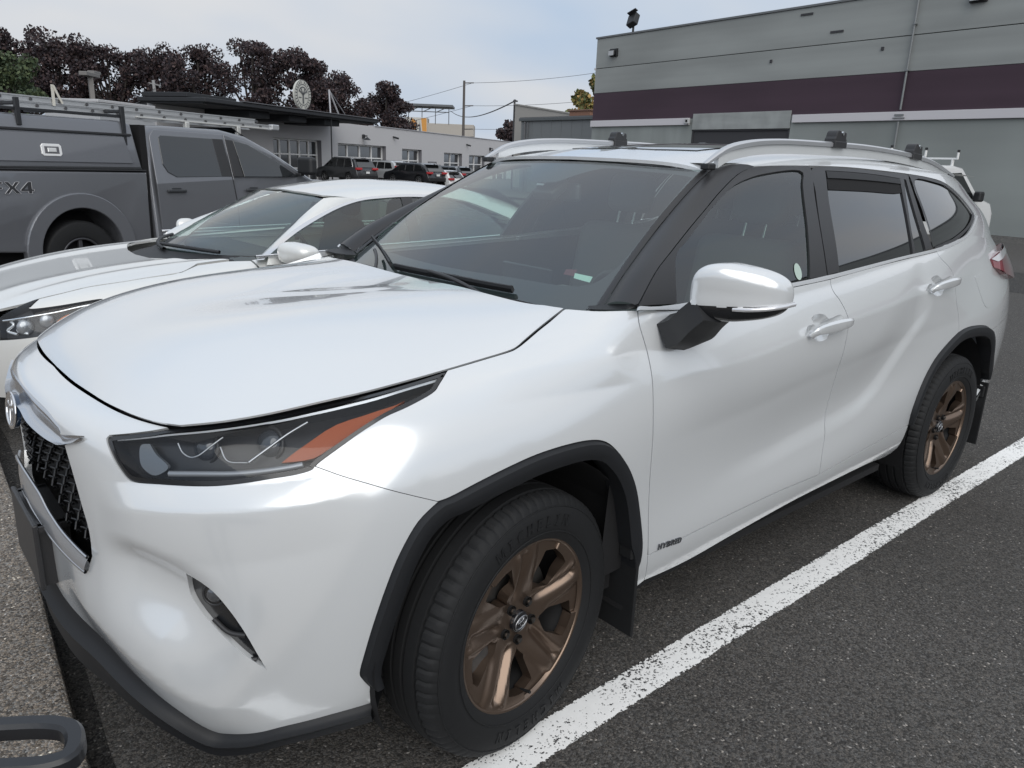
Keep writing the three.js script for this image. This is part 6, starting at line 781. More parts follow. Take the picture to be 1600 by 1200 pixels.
const arcPts = (cx, cy, r, a0, a1, n = 16) => Array.from({ length: n + 1 }, (_, i) => { const a = lerp(a0, a1, i / n); return [cx + r * Math.cos(a), cy + r * Math.sin(a)]; });
const mirrorFlank = (g) => mirrorZ(g, 0);
function plainWheel(parent, x, y, z, r, w, rimR, mat, spokes, out) {
  const g = new THREE.Group(); g.name = 'wheel'; g.position.set(x, y, z); if (out < 0) g.rotation.y = Math.PI; parent.add(g);
  part('tyre', new THREE.LatheGeometry([[rimR, -w / 2 + .02], [rimR + .02, -w / 2], [r - .03, -w / 2], [r, -w / 2 + .03], [r, w / 2 - .03], [r - .03, w / 2], [rimR + .02, w / 2], [rimR, w / 2 - .02]].map(q => new THREE.Vector2(...q)), 48).rotateX(Math.PI / 2), rubber, g);
  const sp = []; for (let k = 0; k < spokes; k++) sp.push(box(-.02, .02, .03, rimR, w / 2 - .07, w / 2 - .03, .006).rotateZ(k * 2 * Math.PI / spokes)); part('rim', join([...sp, new THREE.TorusGeometry(rimR - .008, .014, 8, 40).translate(0, 0, w / 2 - .025), new THREE.CylinderGeometry(.06, .06, .06, 16).rotateX(Math.PI / 2).translate(0, 0, w / 2 - .05)]), mat, g);
  part('hub_disc', new THREE.CylinderGeometry(rimR - .02, rimR - .02, .03, 32).rotateX(Math.PI / 2), darkVoid, g); return g;
}
{ // grey pickup with canopy and ladder
  const t = thing('grey_pickup', 'dark grey pickup truck with a canopy over its bed, beyond the white sedan', 'pickup truck', [0.77, groundY(0, -7) - 0.0, -7.032], R(20));
  const grey = phys([0.165, 0.172, 0.19], 0.30, 0.4, { clearcoat: 1, clearcoatRoughness: 0.04 }), W = 2.0, G = new THREE.Group(); G.name = 'truck_body'; 
  const Z = -W / 2; const put = (n, g, m, p = t, l) => part(n, g.translate(0, 0, p === t || p.parent === t ? Z : 0), m, p, l);
  const arch = arcPts(-0.05, 0.50, 0.475, Math.PI, 0), bedP = [[-1.55, 1.335], [-1.58, 0.60], [-0.56, 0.52], ...arch, [0.50, 0.50], [0.78, 0.50], [0.79, 1.325]];
  const bed = put('bed', pressed(bedP, W, 9, 0, [], 0.03), grey); 
  put('wheel_arch_flare', (() => { const o = arcPts(-0.05, 0.50, 0.60, Math.PI * 1.02, -0.02, 26), i = arcPts(-0.05, 0.50, 0.465, -0.02, Math.PI * 1.02, 26); return new THREE.ExtrudeGeometry(shapeOf([...o, ...i]), { depth: 0.05, bevelEnabled: true, bevelSize: 0.012, bevelThickness: 0.02, bevelSegments: 3 }).translate(0, 0, W / 2 - 0.04); })(), grey, t);
  put('wheel_housing', join([box(-0.6, 0.5, 0.5, 1.0, 0.55, 0.6), box(-.5, .45, .92, .97, .55, .9)]), darkVoid);
  put('bed_rail_cap', box(-1.55, 0.79, 1.335, 1.352, W / 2 - 0.09, W / 2 - 0.005, 0.008), blackTrim);
  const letters = text('FX4', 0.115, 0.004).scale(1.55, 1, 1).translate(-0.70, 1.165, W / 2 + 0.0); put('bed_lettering', letters, std([0.035, 0.036, 0.04], 0.5, 0.2), t);
  const lo = []; for (const sh of font.generateShapes('FX4', 0.115)) { const pts = sh.getPoints(4); lo.push(new THREE.TubeGeometry(new THREE.CatmullRomCurve3(pts.map(q => new THREE.Vector3(q.x, q.y, 0)), true, 'catmullrom', 0.02), 80, 0.0022, 4, true)); }
  { const g = join(lo); g.computeBoundingBox(); const b = g.boundingBox; put('lettering_outline', g.translate(-(b.min.x + b.max.x) / 2, -(b.min.y + b.max.y) / 2, 0).scale(1.55, 1, 1).translate(-0.70, 1.165, W / 2 + 0.005), std([0.5, 0.5, 0.52], 0.4, 0.4), t); }
  // canopy
  const cap = put('canopy', pressed([[-1.6, 1.355], [-1.6, 1.80], [-1.54, 1.87], [0.62, 1.87], [0.70, 1.83], [0.76, 1.365]], W - 0.06, 1.36, 0.12, [], 0.03), grey);
  const capW = W - 0.06, cf = (pts, o, th) => flank(pts, capW, 1.36, 0.12, o, th).translate(0, 0, Z);
  part('canopy_door', cf([[-1.6, 1.42], [-1.6, 1.70], [0.58, 1.70], [0.64, 1.42]], 0.010, 0.012), grey, cap); part('canopy_trim', cf([[-1.6, 1.715], [-1.6, 1.74], [0.67, 1.735], [0.675, 1.712]], 0.02, 0.02), blackTrim, cap);
  part('canopy_seal', cf([[-1.6, 1.352], [-1.6, 1.372], [0.74, 1.372], [0.745, 1.352]], 0.012, 0.02), blackTrim, cap); 
  const lk = part('canopy_latch', cf([[-0.34, 1.475], [-0.36, 1.495], [-0.36, 1.575], [-0.34, 1.595], [-0.17, 1.595], [-0.15, 1.575], [-0.15, 1.495], [-0.17, 1.475]], 0.020, 0.02), std([0.8, 0.8, 0.8], 0.35, 0.3), cap); part('latch_paddle', cf([[-0.33, 1.50], [-0.33, 1.57], [-0.18, 1.57], [-0.18, 1.50]], 0.024, 0.014), std([0.16, 0.16, 0.17], 0.4, 0.5), lk); part('latch_pull', cf([[-0.30, 1.515], [-0.30, 1.555], [-0.21, 1.555], [-0.21, 1.515]], 0.030, 0.01), std([0.75, 0.75, 0.74], 0.3, 0.5), lk);
  // rack on the canopy
  const rackM = std([0.03, 0.032, 0.036], 0.5, 0.3);
  for (const x of [-0.52, 0.60]) { put('rack_post', join([box(x - .022, x + .022, x < 0 ? 1.76 : 1.52, 2.02, W / 2 - .10, W / 2 - .06, .004).translate(0, 0, 0), box(x - .03, x + .03, 1.95, 1.985, -W / 2 + .1, W / 2 - .1, .01)]), rackM); }
  put('rack_rail', join([box(-1.55, 0.62, 1.90, 1.93, W / 2 - .12, W / 2 - .09, .005), box(-1.55, 0.62, 1.90, 1.93, -W / 2 + .09, -W / 2 + .12, .005)]), rackM);
  // cab
  const cabP = [[0.86, 0.46], [0.86, 1.77], [0.93, 1.835], [1.10, 1.85], [1.95, 1.85], [2.35, 1.79], [2.75, 1.62], [3.42, 1.27], [3.5, 1.25], [4.75, 1.20], [4.95, 1.05], [4.98, 0.55], [4.6, 0.5], ...arcPts(4.1, .5, .48, 0, Math.PI), [3.5, 0.46]];
  const cab = put('cab', pressed(cabP, W, 1.24, 0.20, [], 0.05), grey), fl = (pts, o, th) => flank(pts, W, 1.24, 0.20, o, th).translate(0, 0, Z);
  const rdoor = part('rear_door', fl([[0.93, 0.52], [0.90, 1.2], [0.92, 1.72], [0.99, 1.80], [1.97, 1.79], [2.0, 1.25], [2.06, 0.9], [2.06, 0.52]], 0.006, 0.02), grey, cab), fdoor = part('front_door', fl([[2.075, 0.52], [2.075, 0.9], [2.015, 1.25], [1.985, 1.79], [2.35, 1.725], [2.75, 1.56], [3.32, 1.26], [3.35, 0.52]], 0.006, 0.02), grey, cab);
  const wg = phys([0.02, 0.023, 0.026], 0.03, 0, { clearcoat: 1 });
  part('rear_window', fl([[1.07, 1.33], [1.02, 1.42], [1.03, 1.71], [1.07, 1.74], [1.80, 1.735], [1.84, 1.285], [1.18, 1.275]], 0.010, 0.012), wg, rdoor); part('window_pillar', fl([[1.83, 1.285], [1.79, 1.735], [1.96, 1.735], [1.995, 1.285]], 0.011, 0.012), satinBlack, rdoor);
  part('front_window', fl([[2.20, 1.285], [2.12, 1.725], [2.34, 1.69], [2.70, 1.53], [3.16, 1.29]], 0.010, 0.012), wg, fdoor); part('window_pillar', fl([[2.03, 1.285], [1.995, 1.735], [2.11, 1.728], [2.185, 1.285]], 0.011, 0.012), satinBlack, fdoor);
  for (const [x, d] of [[1.02, rdoor], [2.2, fdoor]]) part('door_handle', join([box(x, x + .26, 1.10, 1.135, 0, 0.03, .012).translate(0, 0, W / 2 - 1 + .01), box(x + .07, x + .2, 1.115, 1.155, 0, .012, .005).translate(0, 0, W / 2 - 1 + .004)]), std([0.05, 0.053, 0.058], 0.35, 0.3), d);
  part('rocker_trim', fl([[0.9, .46], [0.9, .515], [3.4, .515], [3.4, .46]], 0.012, 0.03), blackTrim, cab);
  part('windscreen', (() => { const a = [], b = []; for (let i = 0; i <= 8; i++) { const z = lerp(-.78, .78, i / 8); a.push(new THREE.Vector3(2.24 + .1 * (1 - (z / .8) ** 2), 1.862, z * .93 - 1)); b.push(new THREE.Vector3(3.40 + .14 * (1 - (z / .8) ** 2), 1.30, z * 1.08 - 1)); } return ruled(a, b, 3, 0.02).translate(0.03, 0.03, 0); })(), wg, cab);
  const mi = part('door_mirror', box(3.12, 3.26, 1.32, 1.56, -.02, .26, .05).translate(0, 0, 0.02), blackTrim, cab); part('mirror_arm', box(3.12, 3.2, 1.30, 1.34, -.12, .08, .01), blackTrim, mi);
  part('bed_gap', box(0.79, 0.87, 0.5, 1.84, -1.9, -.08), darkVoid, cab);
  for (const [x, o] of [[-0.05, 1], [-0.05, -1], [4.1, 1], [4.1, -1]]) plainWheel(t, x, 0.41, Z + o * (W / 2 - .16), 0.41, 0.28, 0.23, std([.1, .1, .11], .4, .7), 6, o);
  put('chassis', box(-1.5, 4.8, .38, .52, -.7, .7), darkVoid); put('rear_bumper', box(-1.74, -1.55, .48, .70, -.95, .95, .03), std([.03, .03, .034], .5), t);
  // ladder lying over canopy and cab
  const lad = thing('extension_ladder', 'aluminium extension ladder lying on the roof rack of the grey pickup', 'ladder'), alu = std([0.62, 0.63, 0.64], 0.38, 0.75);
  lad.position.copy(t.position); lad.rotation.y = t.rotation.y;
  const p0 = [-0.92, 2.005, -0.62], p1 = [3.0, 2.02, -0.62], rail = (y, z, x0, x1) => join([box(x0, x1, y, y + .062, z - .006, z + .006, .002), box(x0, x1, y + .052, y + .064, z - .018, z + .018), box(x0, x1, y - .002, y + .01, z - .018, z + .018)]);
  const tilt = (g) => g.translate(0.9, -2.03, 0).rotateZ(-0.012).translate(-0.9, 2.03, 0);
  for (const [y, x0, x1, zs] of [[1.945, -0.60, 3.05, 0], [2.005, -0.66, 2.75, .03]]) { for (const z of [-.36 + zs * 0, -.80]) part('side_rail', tilt(rail(y, z, x0, x1)), alu, lad); for (let k = 0; k < 12; k++) part('rung', tilt(rod([x0 + .14 + k * .3, y + .031, -.34], [x0 + .14 + k * .3, y + .031, -.82], .016)), std([.12, .12, .125], .5, .6), lad); }
  part('ladder_foot', tilt(box(3.03, 3.16, 1.95, 2.02, -.40, -.32, .01)), alu, lad); part('tie_strap', tilt(join([box(.0, .03, 1.99, 2.20, -.345, -.338), tube([[.02, 2.19, -.33], [.06, 2.1, -.33], [.1, 2.02, -.33]], .012, 8, 6)])), std([.6, .58, .52], .8), lad);
  const bar = part('cab_bar', tilt(join([box(.95, 2.95, 1.945, 1.965, -.34, -.31, .006), box(1.6, 1.66, 1.86, 1.95, -.36, -.30, .01), box(2.4, 2.46, 1.84, 1.95, -.36, -.30, .01)])), std([.6, .6, .58], .4, .5), lad);
}
// small parked cars far across the lot, seen from behind and to their left
function parkedCar(name, label, category, pos, turn, group, o) {
  const t = thing(name, label, category, pos, turn, group), { L, H, W, paint, belt, roofF, roofR, tail } = o, hood = belt - 0.02, r = o.r ?? 0.36, ax = [L * 0.22, L * 0.79];
  const prof = [[0.03, 0.42], [0, 0.6], [tail * .25, belt * .95], [tail, H - .12], [roofR, H], [roofF, H - .02], [roofF + .85, hood + .03], [L - .25, hood - .1], [L - .05, hood - .3], [L, .5], [L - .1, .3], ...arcPts(ax[1], r, r + .06, 0, Math.PI, 8), ...arcPts(ax[0], r, r + .06, 0, Math.PI, 8), [.15, .3]];
  part('body', pressed(prof, W, belt, .3, [], .06, 4), paint, t);
  const fl = (pts, off = .012) => flank(pts, W, belt, .3, off, .02), gl = glassDark, gy = belt + .03, gt = H - .11;
  const wins = [[[tail * .25 + .42, gy + .04], [tail + .32, gt - .02], [tail + .95, gt], [tail + .85, gy]], [[tail + .92, gy], [tail + 1.0, gt], [tail + 1.75, gt], [tail + 1.75, gy]], [[tail + 1.83, gy], [tail + 1.83, gt], [roofF + .05, gt - .02], [roofF + .72, gy]]];
  for (const w of wins) for (const m of [0, 1]) part('side_window', m ? mirrorFlank(fl(w)) : fl(w), gl, t);
  if (o.chromeLine) for (const m of [0, 1]) { const g = tube([[tail * .25 + .36, gy - .02, W / 2 + .01], [tail * .25 + .36, gy + .02, W / 2 + .01], [tail + .26, gt + .02, W / 2 - .11], [tail + 1, gt + .035, W / 2 - .115]], .016, 20, 5); part('chrome_trim', m ? mirrorFlank(g) : g, chrome, t); }
  const plate = (x0, y0, x1, y1, hw0, hw1, m, n, off = .02, z0) => { const a = [], b = []; for (let i = 0; i <= 6; i++) { const k = lerp(-1, 1, i / 6); a.push(new THREE.Vector3(x0 - off, y0, k * hw0)); b.push(new THREE.Vector3(x1 - off, y1, k * hw1)); } return part(n, ruled(a, b, 2, .01), m, t); };
  plate(tail * .25 + .02, belt + .02, tail - .03, H - .17, W * .40, W * .34, gl, 'rear_window', .03);
  part('spoiler', box(tail - .2, tail + .25, H - .10, H - .05, -W * .34, W * .34, .02), o.spoiler ?? blackGloss, t);
  for (const s of [-1, 1]) { part('tail_light', o.vertical ? box(-.02, .22, .72, belt + .28, s * (W / 2 - .16), s * (W / 2 + .005), .02).translate(.03, 0, 0).rotateZ(0) : box(-.035, .20, belt - .16, belt + .0, s * (W / 2 - .46), s * (W / 2 + .008), .03), phys([.42, .02, .025], .15, 0, { clearcoat: 1 }), t); part('roof_rail', box(tail + .4, roofF - .1, H - .02, H + .02, s * (W * .36) - .02, s * (W * .36) + .02, .01), satinSilver, t); }
  part('number_plate', box(-.03, .0, .72, .86, -.16, .16, .003), std([.75, .76, .76], .4), t); part('bumper', box(-.05, .18, .36, .62, -W / 2 + .03, W / 2 - .03, .04), o.bumper ?? blackTrim, t); if (o.badge) part('tail_badge', box(-.03, .0, .93, .96, -.3, .3, .005), chrome, t);
  for (const x of ax) for (const s of [-1, 1]) plainWheel(t, x, r, s * (W / 2 - .12), r, .22, r * .62, std([.3, .3, .31], .35, .8), 5, s);
  return t;
}
{
  // their noses point away from the camera towards the garage
  const place = (px, d, along = 0) => { const yaw = 0.8501 - Math.atan((px - 800) / 1240), k = d / Math.cos(Math.atan((px - 800) / 1240)); const x = -1.238 + Math.cos(yaw) * k, z = 2.251 - Math.sin(yaw) * k; return [x, -0.2, z]; };
  const dark = phys([.035, .038, .042], .4, .3, { clearcoat: 1 }), silver = phys([.5, .52, .54], .4, .3, { clearcoat: 1 }), black = phys([.012, .013, .016], .4, .2, { clearcoat: 1 }), slate = phys([.05, .058, .066], .4, .3, { clearcoat: 1 }), white = phys([.72, .73, .73], .4, 0, { clearcoat: 1 });
  const T = R(100), G = 'cars parked nose in before the long garage';
  const cars = [
    ['dark_grey_suv', 'dark grey suv with red tail lights, above the roof of the white sedan', place(562, 57), dark, { L: 4.8, H: 1.78, W: 1.94, belt: 1.12, roofF: 3.0, roofR: 1.2, tail: .55, chromeLine: 1, badge: 1 }],
    ['silver_crossover', 'silver crossover with tall red lights, between the dark grey and the black suv', place(622, 60), silver, { L: 4.6, H: 1.66, W: 1.9, belt: 1.05, roofF: 2.8, roofR: 1.0, tail: .5, vertical: 1, bumper: silver, spoiler: silver }],
    ['black_suv', 'glossy black suv, second in from the right end of the distant car row', place(672, 57), black, { L: 4.8, H: 1.58, W: 1.95, belt: 1.02, roofF: 3.0, roofR: 1.1, tail: .6, chromeLine: 0, badge: 1 }],
    ['slate_suv', 'slate grey suv at the right end of the distant row, by the windscreen pillar', place(722, 63), slate, { L: 4.7, H: 1.42, W: 1.9, belt: .92, roofF: 2.9, roofR: 1.1, tail: .55, chromeLine: 1 }],
  ];
  for (const [n, l, p, m, o] of cars) parkedCar(n, l, 'suv', p, T, null, { ...o, paint: m });
  const w = place(704, 58); parkedCar('white_hatchback', 'white hatchback partly hidden behind the black suv in the distant row', 'car', [w[0], w[1] - .35, w[2]], T, null, { L: 4.2, H: 1.5, W: 1.78, belt: .98, roofF: 2.5, roofR: 1, tail: .5, paint: white, bumper: white });
  { // white work van behind the white suv
    const v = thing('white_van', 'white work van with a ladder rack, behind the rear of the large white suv', 'van', [16.12, 0, -6.50], -0.2146), vp = phys([.62, .63, .635], .4, 0, { clearcoat: 1 });
    const prof = [[0, .45], [0, 1.75], [.15, 1.88], [2.9, 1.93], [3.25, 1.88], [3.95, 1.22], [4.45, 1.08], [4.6, .85], [4.62, .35], ...arcPts(3.85, .32, .38, 0, Math.PI, 8), ...arcPts(.9, .32, .38, 0, Math.PI, 8), [.05, .3]];
    part('body', pressed(prof, 1.75, 1.1, .14, [], .08, 4), vp, v);
    const ws = []; const wt = []; for (let i = 0; i <= 6; i++) { const k = lerp(-1, 1, i / 6); wt.push(new THREE.Vector3(3.27 + .06 * (1 - k * k), 1.845, k * .68)); ws.push(new THREE.Vector3(3.95 + .08 * (1 - k * k), 1.245, k * .78)); } part('windscreen', ruled(wt, ws, 3, .02).translate(.03, .02, 0), glassDark, v);
    for (const m of [0, 1]) { const g = flank([[2.55, 1.15], [2.6, 1.75], [3.15, 1.77], [3.72, 1.2], [3.7, 1.15]], 1.75, 1.1, .14, .012, .02); part('side_window', m ? mirrorFlank(g) : g, glassDark, v); const mm = box(3.55, 3.75, 1.12, 1.36, .92, 1.10, .05); const a = part('door_mirror', m ? mirrorFlank(mm) : mm, blackTrim, v); const ar = box(3.5, 3.66, 1.12, 1.18, .80, .96, .02); part('mirror_arm', m ? mirrorFlank(ar) : ar, blackTrim, a); }
    for (const x of [.9, 3.85]) for (const s of [-1, 1]) plainWheel(v, x, .32, s * .76, .32, .2, .2, std([.3, .3, .3], .4, .6), 6, s);
    const rm = std([.78, .78, .77], .5); for (const x of [.5, 1.7, 2.9]) part('rack_bar', join([box(x - .02, x + .02, 2.06, 2.10, -.8, .8, .005), box(x - .03, x + .03, 1.86, 2.08, .66, .70, .005), box(x - .03, x + .03, 1.86, 2.08, -.70, -.66, .005), box(x - .025, x + .025, 2.08, 2.26, .77, .80, .005), box(x - .025, x + .025, 2.08, 2.26, -.80, -.77, .005)]), rm, v);
    part('rack_cap', join([.5, 1.7, 2.9].flatMap(x => [box(x - .028, x + .028, 2.22, 2.28, .765, .805, .006), box(x - .028, x + .028, 2.22, 2.28, -.805, -.765, .006)])), blackTrim, v);
    const lum = thing('timber_stack', 'brown timber boards strapped on the rack of the white van', 'timber'); lum.position.copy(v.position); lum.rotation.y = v.rotation.y;
    const tm = [std([.34, .2, .13], .85), std([.28, .15, .1], .85)]; for (let k = 0; k < 4; k++) part('board', box(-.9 - k * .06, 2.35 - k * .1, 2.105 + (k >> 1) * .05, 2.15 + (k >> 1) * .05, -.62 + (k & 1) * .22, -.43 + (k & 1) * .22, .004), tm[k & 1], lum);
    part('strap', box(1.0, 1.04, 2.1, 2.215, -.64, -.2), std([.1, .1, .1], .8), lum);
  }
}
const at = (px, d) => { const q = Math.atan((px - 800) / 1240), yaw = 0.8501 - q, k = d / Math.cos(q); return new THREE.Vector3(-1.238 + Math.cos(yaw) * k, 0, 2.251 - Math.sin(yaw) * k); };
// ---------------------------------------------------------------- buildings
{ // long grey garage with roll-up doors and a black canopy
  const b = thing('garage_building', 'long low grey garage building with glazed roll-up doors and a black canopy', 'building', [36.66, -0.393, -60.96], Math.atan2(0.494, 0.869)); b.scale.set(1.25, 1.25, 1.25);
  const wallM = std([0.47, 0.465, 0.475], 0.85), white = std([0.72, 0.72, 0.72], 0.6), jamb = std([0.16, 0.16, 0.175], 0.85), pane = phys([0.035, 0.038, 0.042], 0.06, 0, { clearcoat: 1 }), blk = std([0.02, 0.022, 0.026], 0.7), B = -1.0;
  const doors = [[-11.9, -6.9, 2.56, 5], [-4.95, 1.65, 2.49, 4], [4.2, 7.65, 2.40, 2], [12.0, 15.95, 2.31, 2], [17.6, 21.55, 2.24, 2], [23.8, 27.8, 2.16, 2]];
  const s = shapeOf([[-20.8, B], [42, B], [42, 3.79], [-20.8, 3.79]]); for (const [a, c, h] of doors) s.holes.push(new THREE.Path([[a, B + .01], [a, h], [c, h], [c, B + .01]].map(q => new THREE.Vector2(...q))));
  const wall = part('wall', new THREE.ExtrudeGeometry(s, { depth: 0.5, bevelEnabled: false }).translate(0, 0, -0.5), wallM, b);
  part('parapet_cap', box(0, 42, 3.79, 3.86, -.55, .06, .02), std([.36, .36, .38], .6, .3), b); part('back_block', box(-20.5, 42, B, 3.58, -1.4, -.9), blk, b); part('roof', box(-20.8, 42, 3.6, 3.7, -1.3, -.5), blk, b);
  for (const [a, c, h, n] of doors) {
    const g = part('roll_up_door', join([box(a - .0, a + .12, B, h, -.42, -.30), box(c - .12, c, B, h, -.42, -.30), box(a, c, h - .10, h, -.42, -.30)]), white, b), rows = 4, pw = (c - a) / n, ph = (h - B) / rows * 0.92;
    for (let r = 0; r < rows; r++) { const y = h - .1 - (r + 1) * ph; part('door_rail', box(a, c, y - .03, y + .05, -.41, -.29), white, g); for (let k = 0; k < n; k++) { part('pane', box(a + k * pw + .05, a + (k + 1) * pw - .05, y + .05, y + ph - .03, -.38, -.365), pane, g); } }
    for (let k = 1; k < n; k++) part('mullion', box(a + k * pw - .05, a + k * pw + .05, B, h, -.41, -.288), white, g);
    part('jamb', box(c - .02, c + .0, B, h, -.30, -.0), jamb, g);
  }
  for (const [u, y] of [[-1.7, 3.0], [22.8, 2.88]]) { const l = part('wall_lamp', join([box(u - .12, u + .12, y - .1, y + .18, 0, .14, .03), new THREE.ConeGeometry(.26, .22, 16).translate(u, y - .08, .36), rod([u, y + .08, .1], [u, y + .08, .36], .04)]), blk, b); }
  for (const [u, y] of [[2.75, 3.2], [16.9, 3.14]]) part('security_camera', join([box(u - .06, u + .06, y - .05, y + .05, 0, .1, .02), rod([u, y - .02, .1], [u + .28, y - .1, .32], .07, 10)]), blk, b);
  part('vent_louvre', join([box(8.8, 10.4, 1.46, 1.52, 0, .05), box(8.8, 8.86, .9, 1.5, 0, .05), box(10.34, 10.4, .9, 1.5, 0, .05)]), jamb, b);
  // canopy: thick black roof slab in front of the left half
  part('canopy', join([box(-21.6, -5.9, 3.74, 3.94, -.3, 3.6, .04), box(-21.5, -6, 3.68, 3.74, -.2, 3.4)]), blk, b); part('canopy_edge', box(-19, -5.9, 3.945, 3.99, 3.4, 3.66, .01), std([.13, .13, .14], .5, .4), b);
  part('canopy_upstand', box(-21.6, -18.2, 3.95, 4.15, 0, 2.6, .03), blk, b);
  for (const u of [-17.5, -14.2, -10.8]) part('canopy_beam', box(u, u + 1.6, 3.34, 3.68, 0, 2.8, .03), blk, b);
  part('canopy_post', rod([-10.9, B, 3.3], [-10.9, 3.7, 3.3], .04), blk, b);
  // tripod aerial on the roof
  part('roof_frame', join([rod([-9.5, 3.9, 2.4], [-9.3, 5.4, 2.2], .05), rod([-8.5, 3.9, 2.4], [-9.3, 5.4, 2.2], .05), rod([-9.3, 5.4, 2.2], [-6.6, 4.2, 1.6], .03)]), std([.4, .4, .42], .5, .3), b);
  // round sign standing on the canopy edge
  const sg = thing('round_roof_sign', 'round pale sign with a dark ring standing on the black canopy roof', 'sign', [0, 0, 0], b.rotation.y); sg.position.copy(new THREE.Vector3(-13.9, 4.72, 3.45).applyMatrix4(new THREE.Matrix4().compose(b.position, b.quaternion, b.scale))); sg.scale.setScalar(1.25);
  const cream = std([.50, .50, .46], .7), dk = std([.10, .105, .11], .7); part('disc', new THREE.CylinderGeometry(.76, .76, .12, 48).rotateX(Math.PI / 2), cream, sg);
  part('ring', join([new THREE.RingGeometry(.50, .545, 40).translate(0, 0, .064), new THREE.RingGeometry(.73, .755, 48).translate(0, 0, .064)]), dk, sg);
  for (let k = 0; k < 26; k++) { if (k === 0 || k === 13) continue; part('letter_block', box(-.028, .028, .58, .69, .06, .075).rotateZ(k / 26 * 6.283), dk, sg); }
  part('tree_motif', join([box(-.06, .06, -.44, .1, .06, .08), ...[-1, -.5, .5, 1].map(a => box(-.035, .035, .0, .42, .06, .08).rotateZ(a)), new THREE.RingGeometry(.36, .42, 30, 1, .3, 2.5).translate(0, 0, .07), box(-.40, -.16, -.16, -.12, .06, .08), box(.16, .40, -.16, -.12, .06, .08)]), dk, sg); part('foot', join([box(-.3, -.24, -.85, -.6, -.05, .05), box(.24, .3, -.85, -.6, -.05, .05)]), dk, sg);
}
{ // tall grey hall with the maroon band
  const b = thing('grey_hall', 'tall grey concrete hall with a maroon band and white trim, at the right', 'building', [27.424, 0, -25.2], R(-94.3));
  const streak = dataTex(512, 512, (i, j) => { const v = 0.93 + 0.22 * fbm(i * 0.012, j * 0.012, 5.1, 5) + 0.16 * fbm(i * 0.10, j * 0.008, 2.2, 4); return [v, v, v]; }); streak.repeat.set(0.16, 0.16);
  const grime = (c) => { const m = std(c, 0.88); m.map = streak; return m; };
  const grey = grime([.335, .35, .34]), low = grime([.305, .328, .317]), block = grime([.36, .376, .368]), maroon = grime([.066, .040, .056]), white = std([.60, .58, .60], .7), joint = std([.05, .05, .055], .9), L = 46;
  part('core', box(-.02, L, 0, 7.35, -18, -.06), joint, b);
  part('upper_panel', box(0, L, 6.115, 7.42, -.3, 0, .01), grey, b); part('upper_panel', box(0, L, 5.0, 6.09, -.3, 0, .01), grey, b); part('maroon_band', box(0, L, 3.73, 4.985, -.3, .004, .008), maroon, b);
  part('lower_wall', join([box(0, 6.35, 0, 3.715, -.3, -.004), box(11.15, L, 0, 3.715, -.3, -.004)]), low, b);
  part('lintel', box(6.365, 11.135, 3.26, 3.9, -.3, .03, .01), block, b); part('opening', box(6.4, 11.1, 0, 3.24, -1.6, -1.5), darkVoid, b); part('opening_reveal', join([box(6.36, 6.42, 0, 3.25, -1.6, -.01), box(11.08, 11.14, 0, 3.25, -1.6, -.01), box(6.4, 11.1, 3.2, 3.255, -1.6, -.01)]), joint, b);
  part('white_trim', box(-.03, 6.2, 3.46, 3.74, 0, .10, .01), white, b); part('white_trim', box(11.25, L, 3.46, 3.74, 0, .10, .01), white, b); part('parapet_cap', box(-.06, L, 7.42, 7.50, -.34, .05, .01), std([.17, .175, .18], .5, .4), b);
  for (const u of [-.1]) part('corner_notch', box(-.06, .02, 6.05, 6.14, -.2, .03), white, b);
  const pm = std([.22, .23, .235], .5, .3), pp = part('downpipe', join([rod([15.35, 3.8, .09], [15.35, 7.5, .09], .035), rod([15.35, 0, .09], [15.35, 3.42, .09], .035), box(15.2, 15.5, 3.6, 3.66, 0, .14), box(15.15, 15.55, 3.52, 3.55, 0, .14)]), pm, b); for (const y of [1.2, 2.4, 5, 6.4]) part('pipe_clip', box(15.28, 15.42, y, y + .04, 0, .14), pm, pp);
  const lamp = (u, y, w) => { const l = part('wall_lamp', join([box(u - w, u + w, y - .17, y + .17, 0, .10, .02), box(u - w * .8, u + w * .8, y - .13, y + .10, .1, .24, .05)]), blackTrim, b); part('lamp_glass', box(u - w * .7, u + w * .7, y - .14, y + .06, .235, .25, .01), phys([.45, .46, .47], .2, 0), l); };
  lamp(1.25, 6.72, .24); lamp(17.2, 7.0, .26); const sl = part('strip_lamp', box(6.05, 6.3, 3.5, 3.72, .1, .22, .02), std([.5, .5, .5], .4), b); part('strip_lamp_lens', box(6.14, 6.24, 3.56, 3.66, .22, .235, .01), darkVoid, sl);
  const fl = thing('floodlight', 'black floodlight tilted on the roof edge of the grey hall', 'floodlight', [0, 0, 0], b.rotation.y); fl.position.copy(new THREE.Vector3(2.25, 7.45, -.1).applyMatrix4(new THREE.Matrix4().compose(b.position, b.quaternion, new THREE.Vector3(1, 1, 1))));
  part('mast', rod([0, 0, 0], [0, .32, 0], .05), blackTrim, fl); part('housing', new RoundedBoxGeometry(.5, .55, .3, 2, .05).rotateX(-.5).rotateZ(.28).translate(0, .55, .05), blackTrim, fl); part('visor', box(-.26, .26, .0, .04, .05, .22).rotateX(-.5).rotateZ(.28).translate(.06, .80, .05), std([.05, .05, .055], .4, .4), fl);
  const vents = [[11.0, 7.16, .5], [12.3, 6.45, .5]]; for (const [u, y, w] of vents) part('wall_slot', box(u, u + w, y, y + .07, 0, .03), joint, b); for (const [u, y] of [[9.9, 5.65], [14.3, 5.72]]) part('wall_anchor', box(u, u + .09, y, y + .11, 0, .04), joint, b);
}
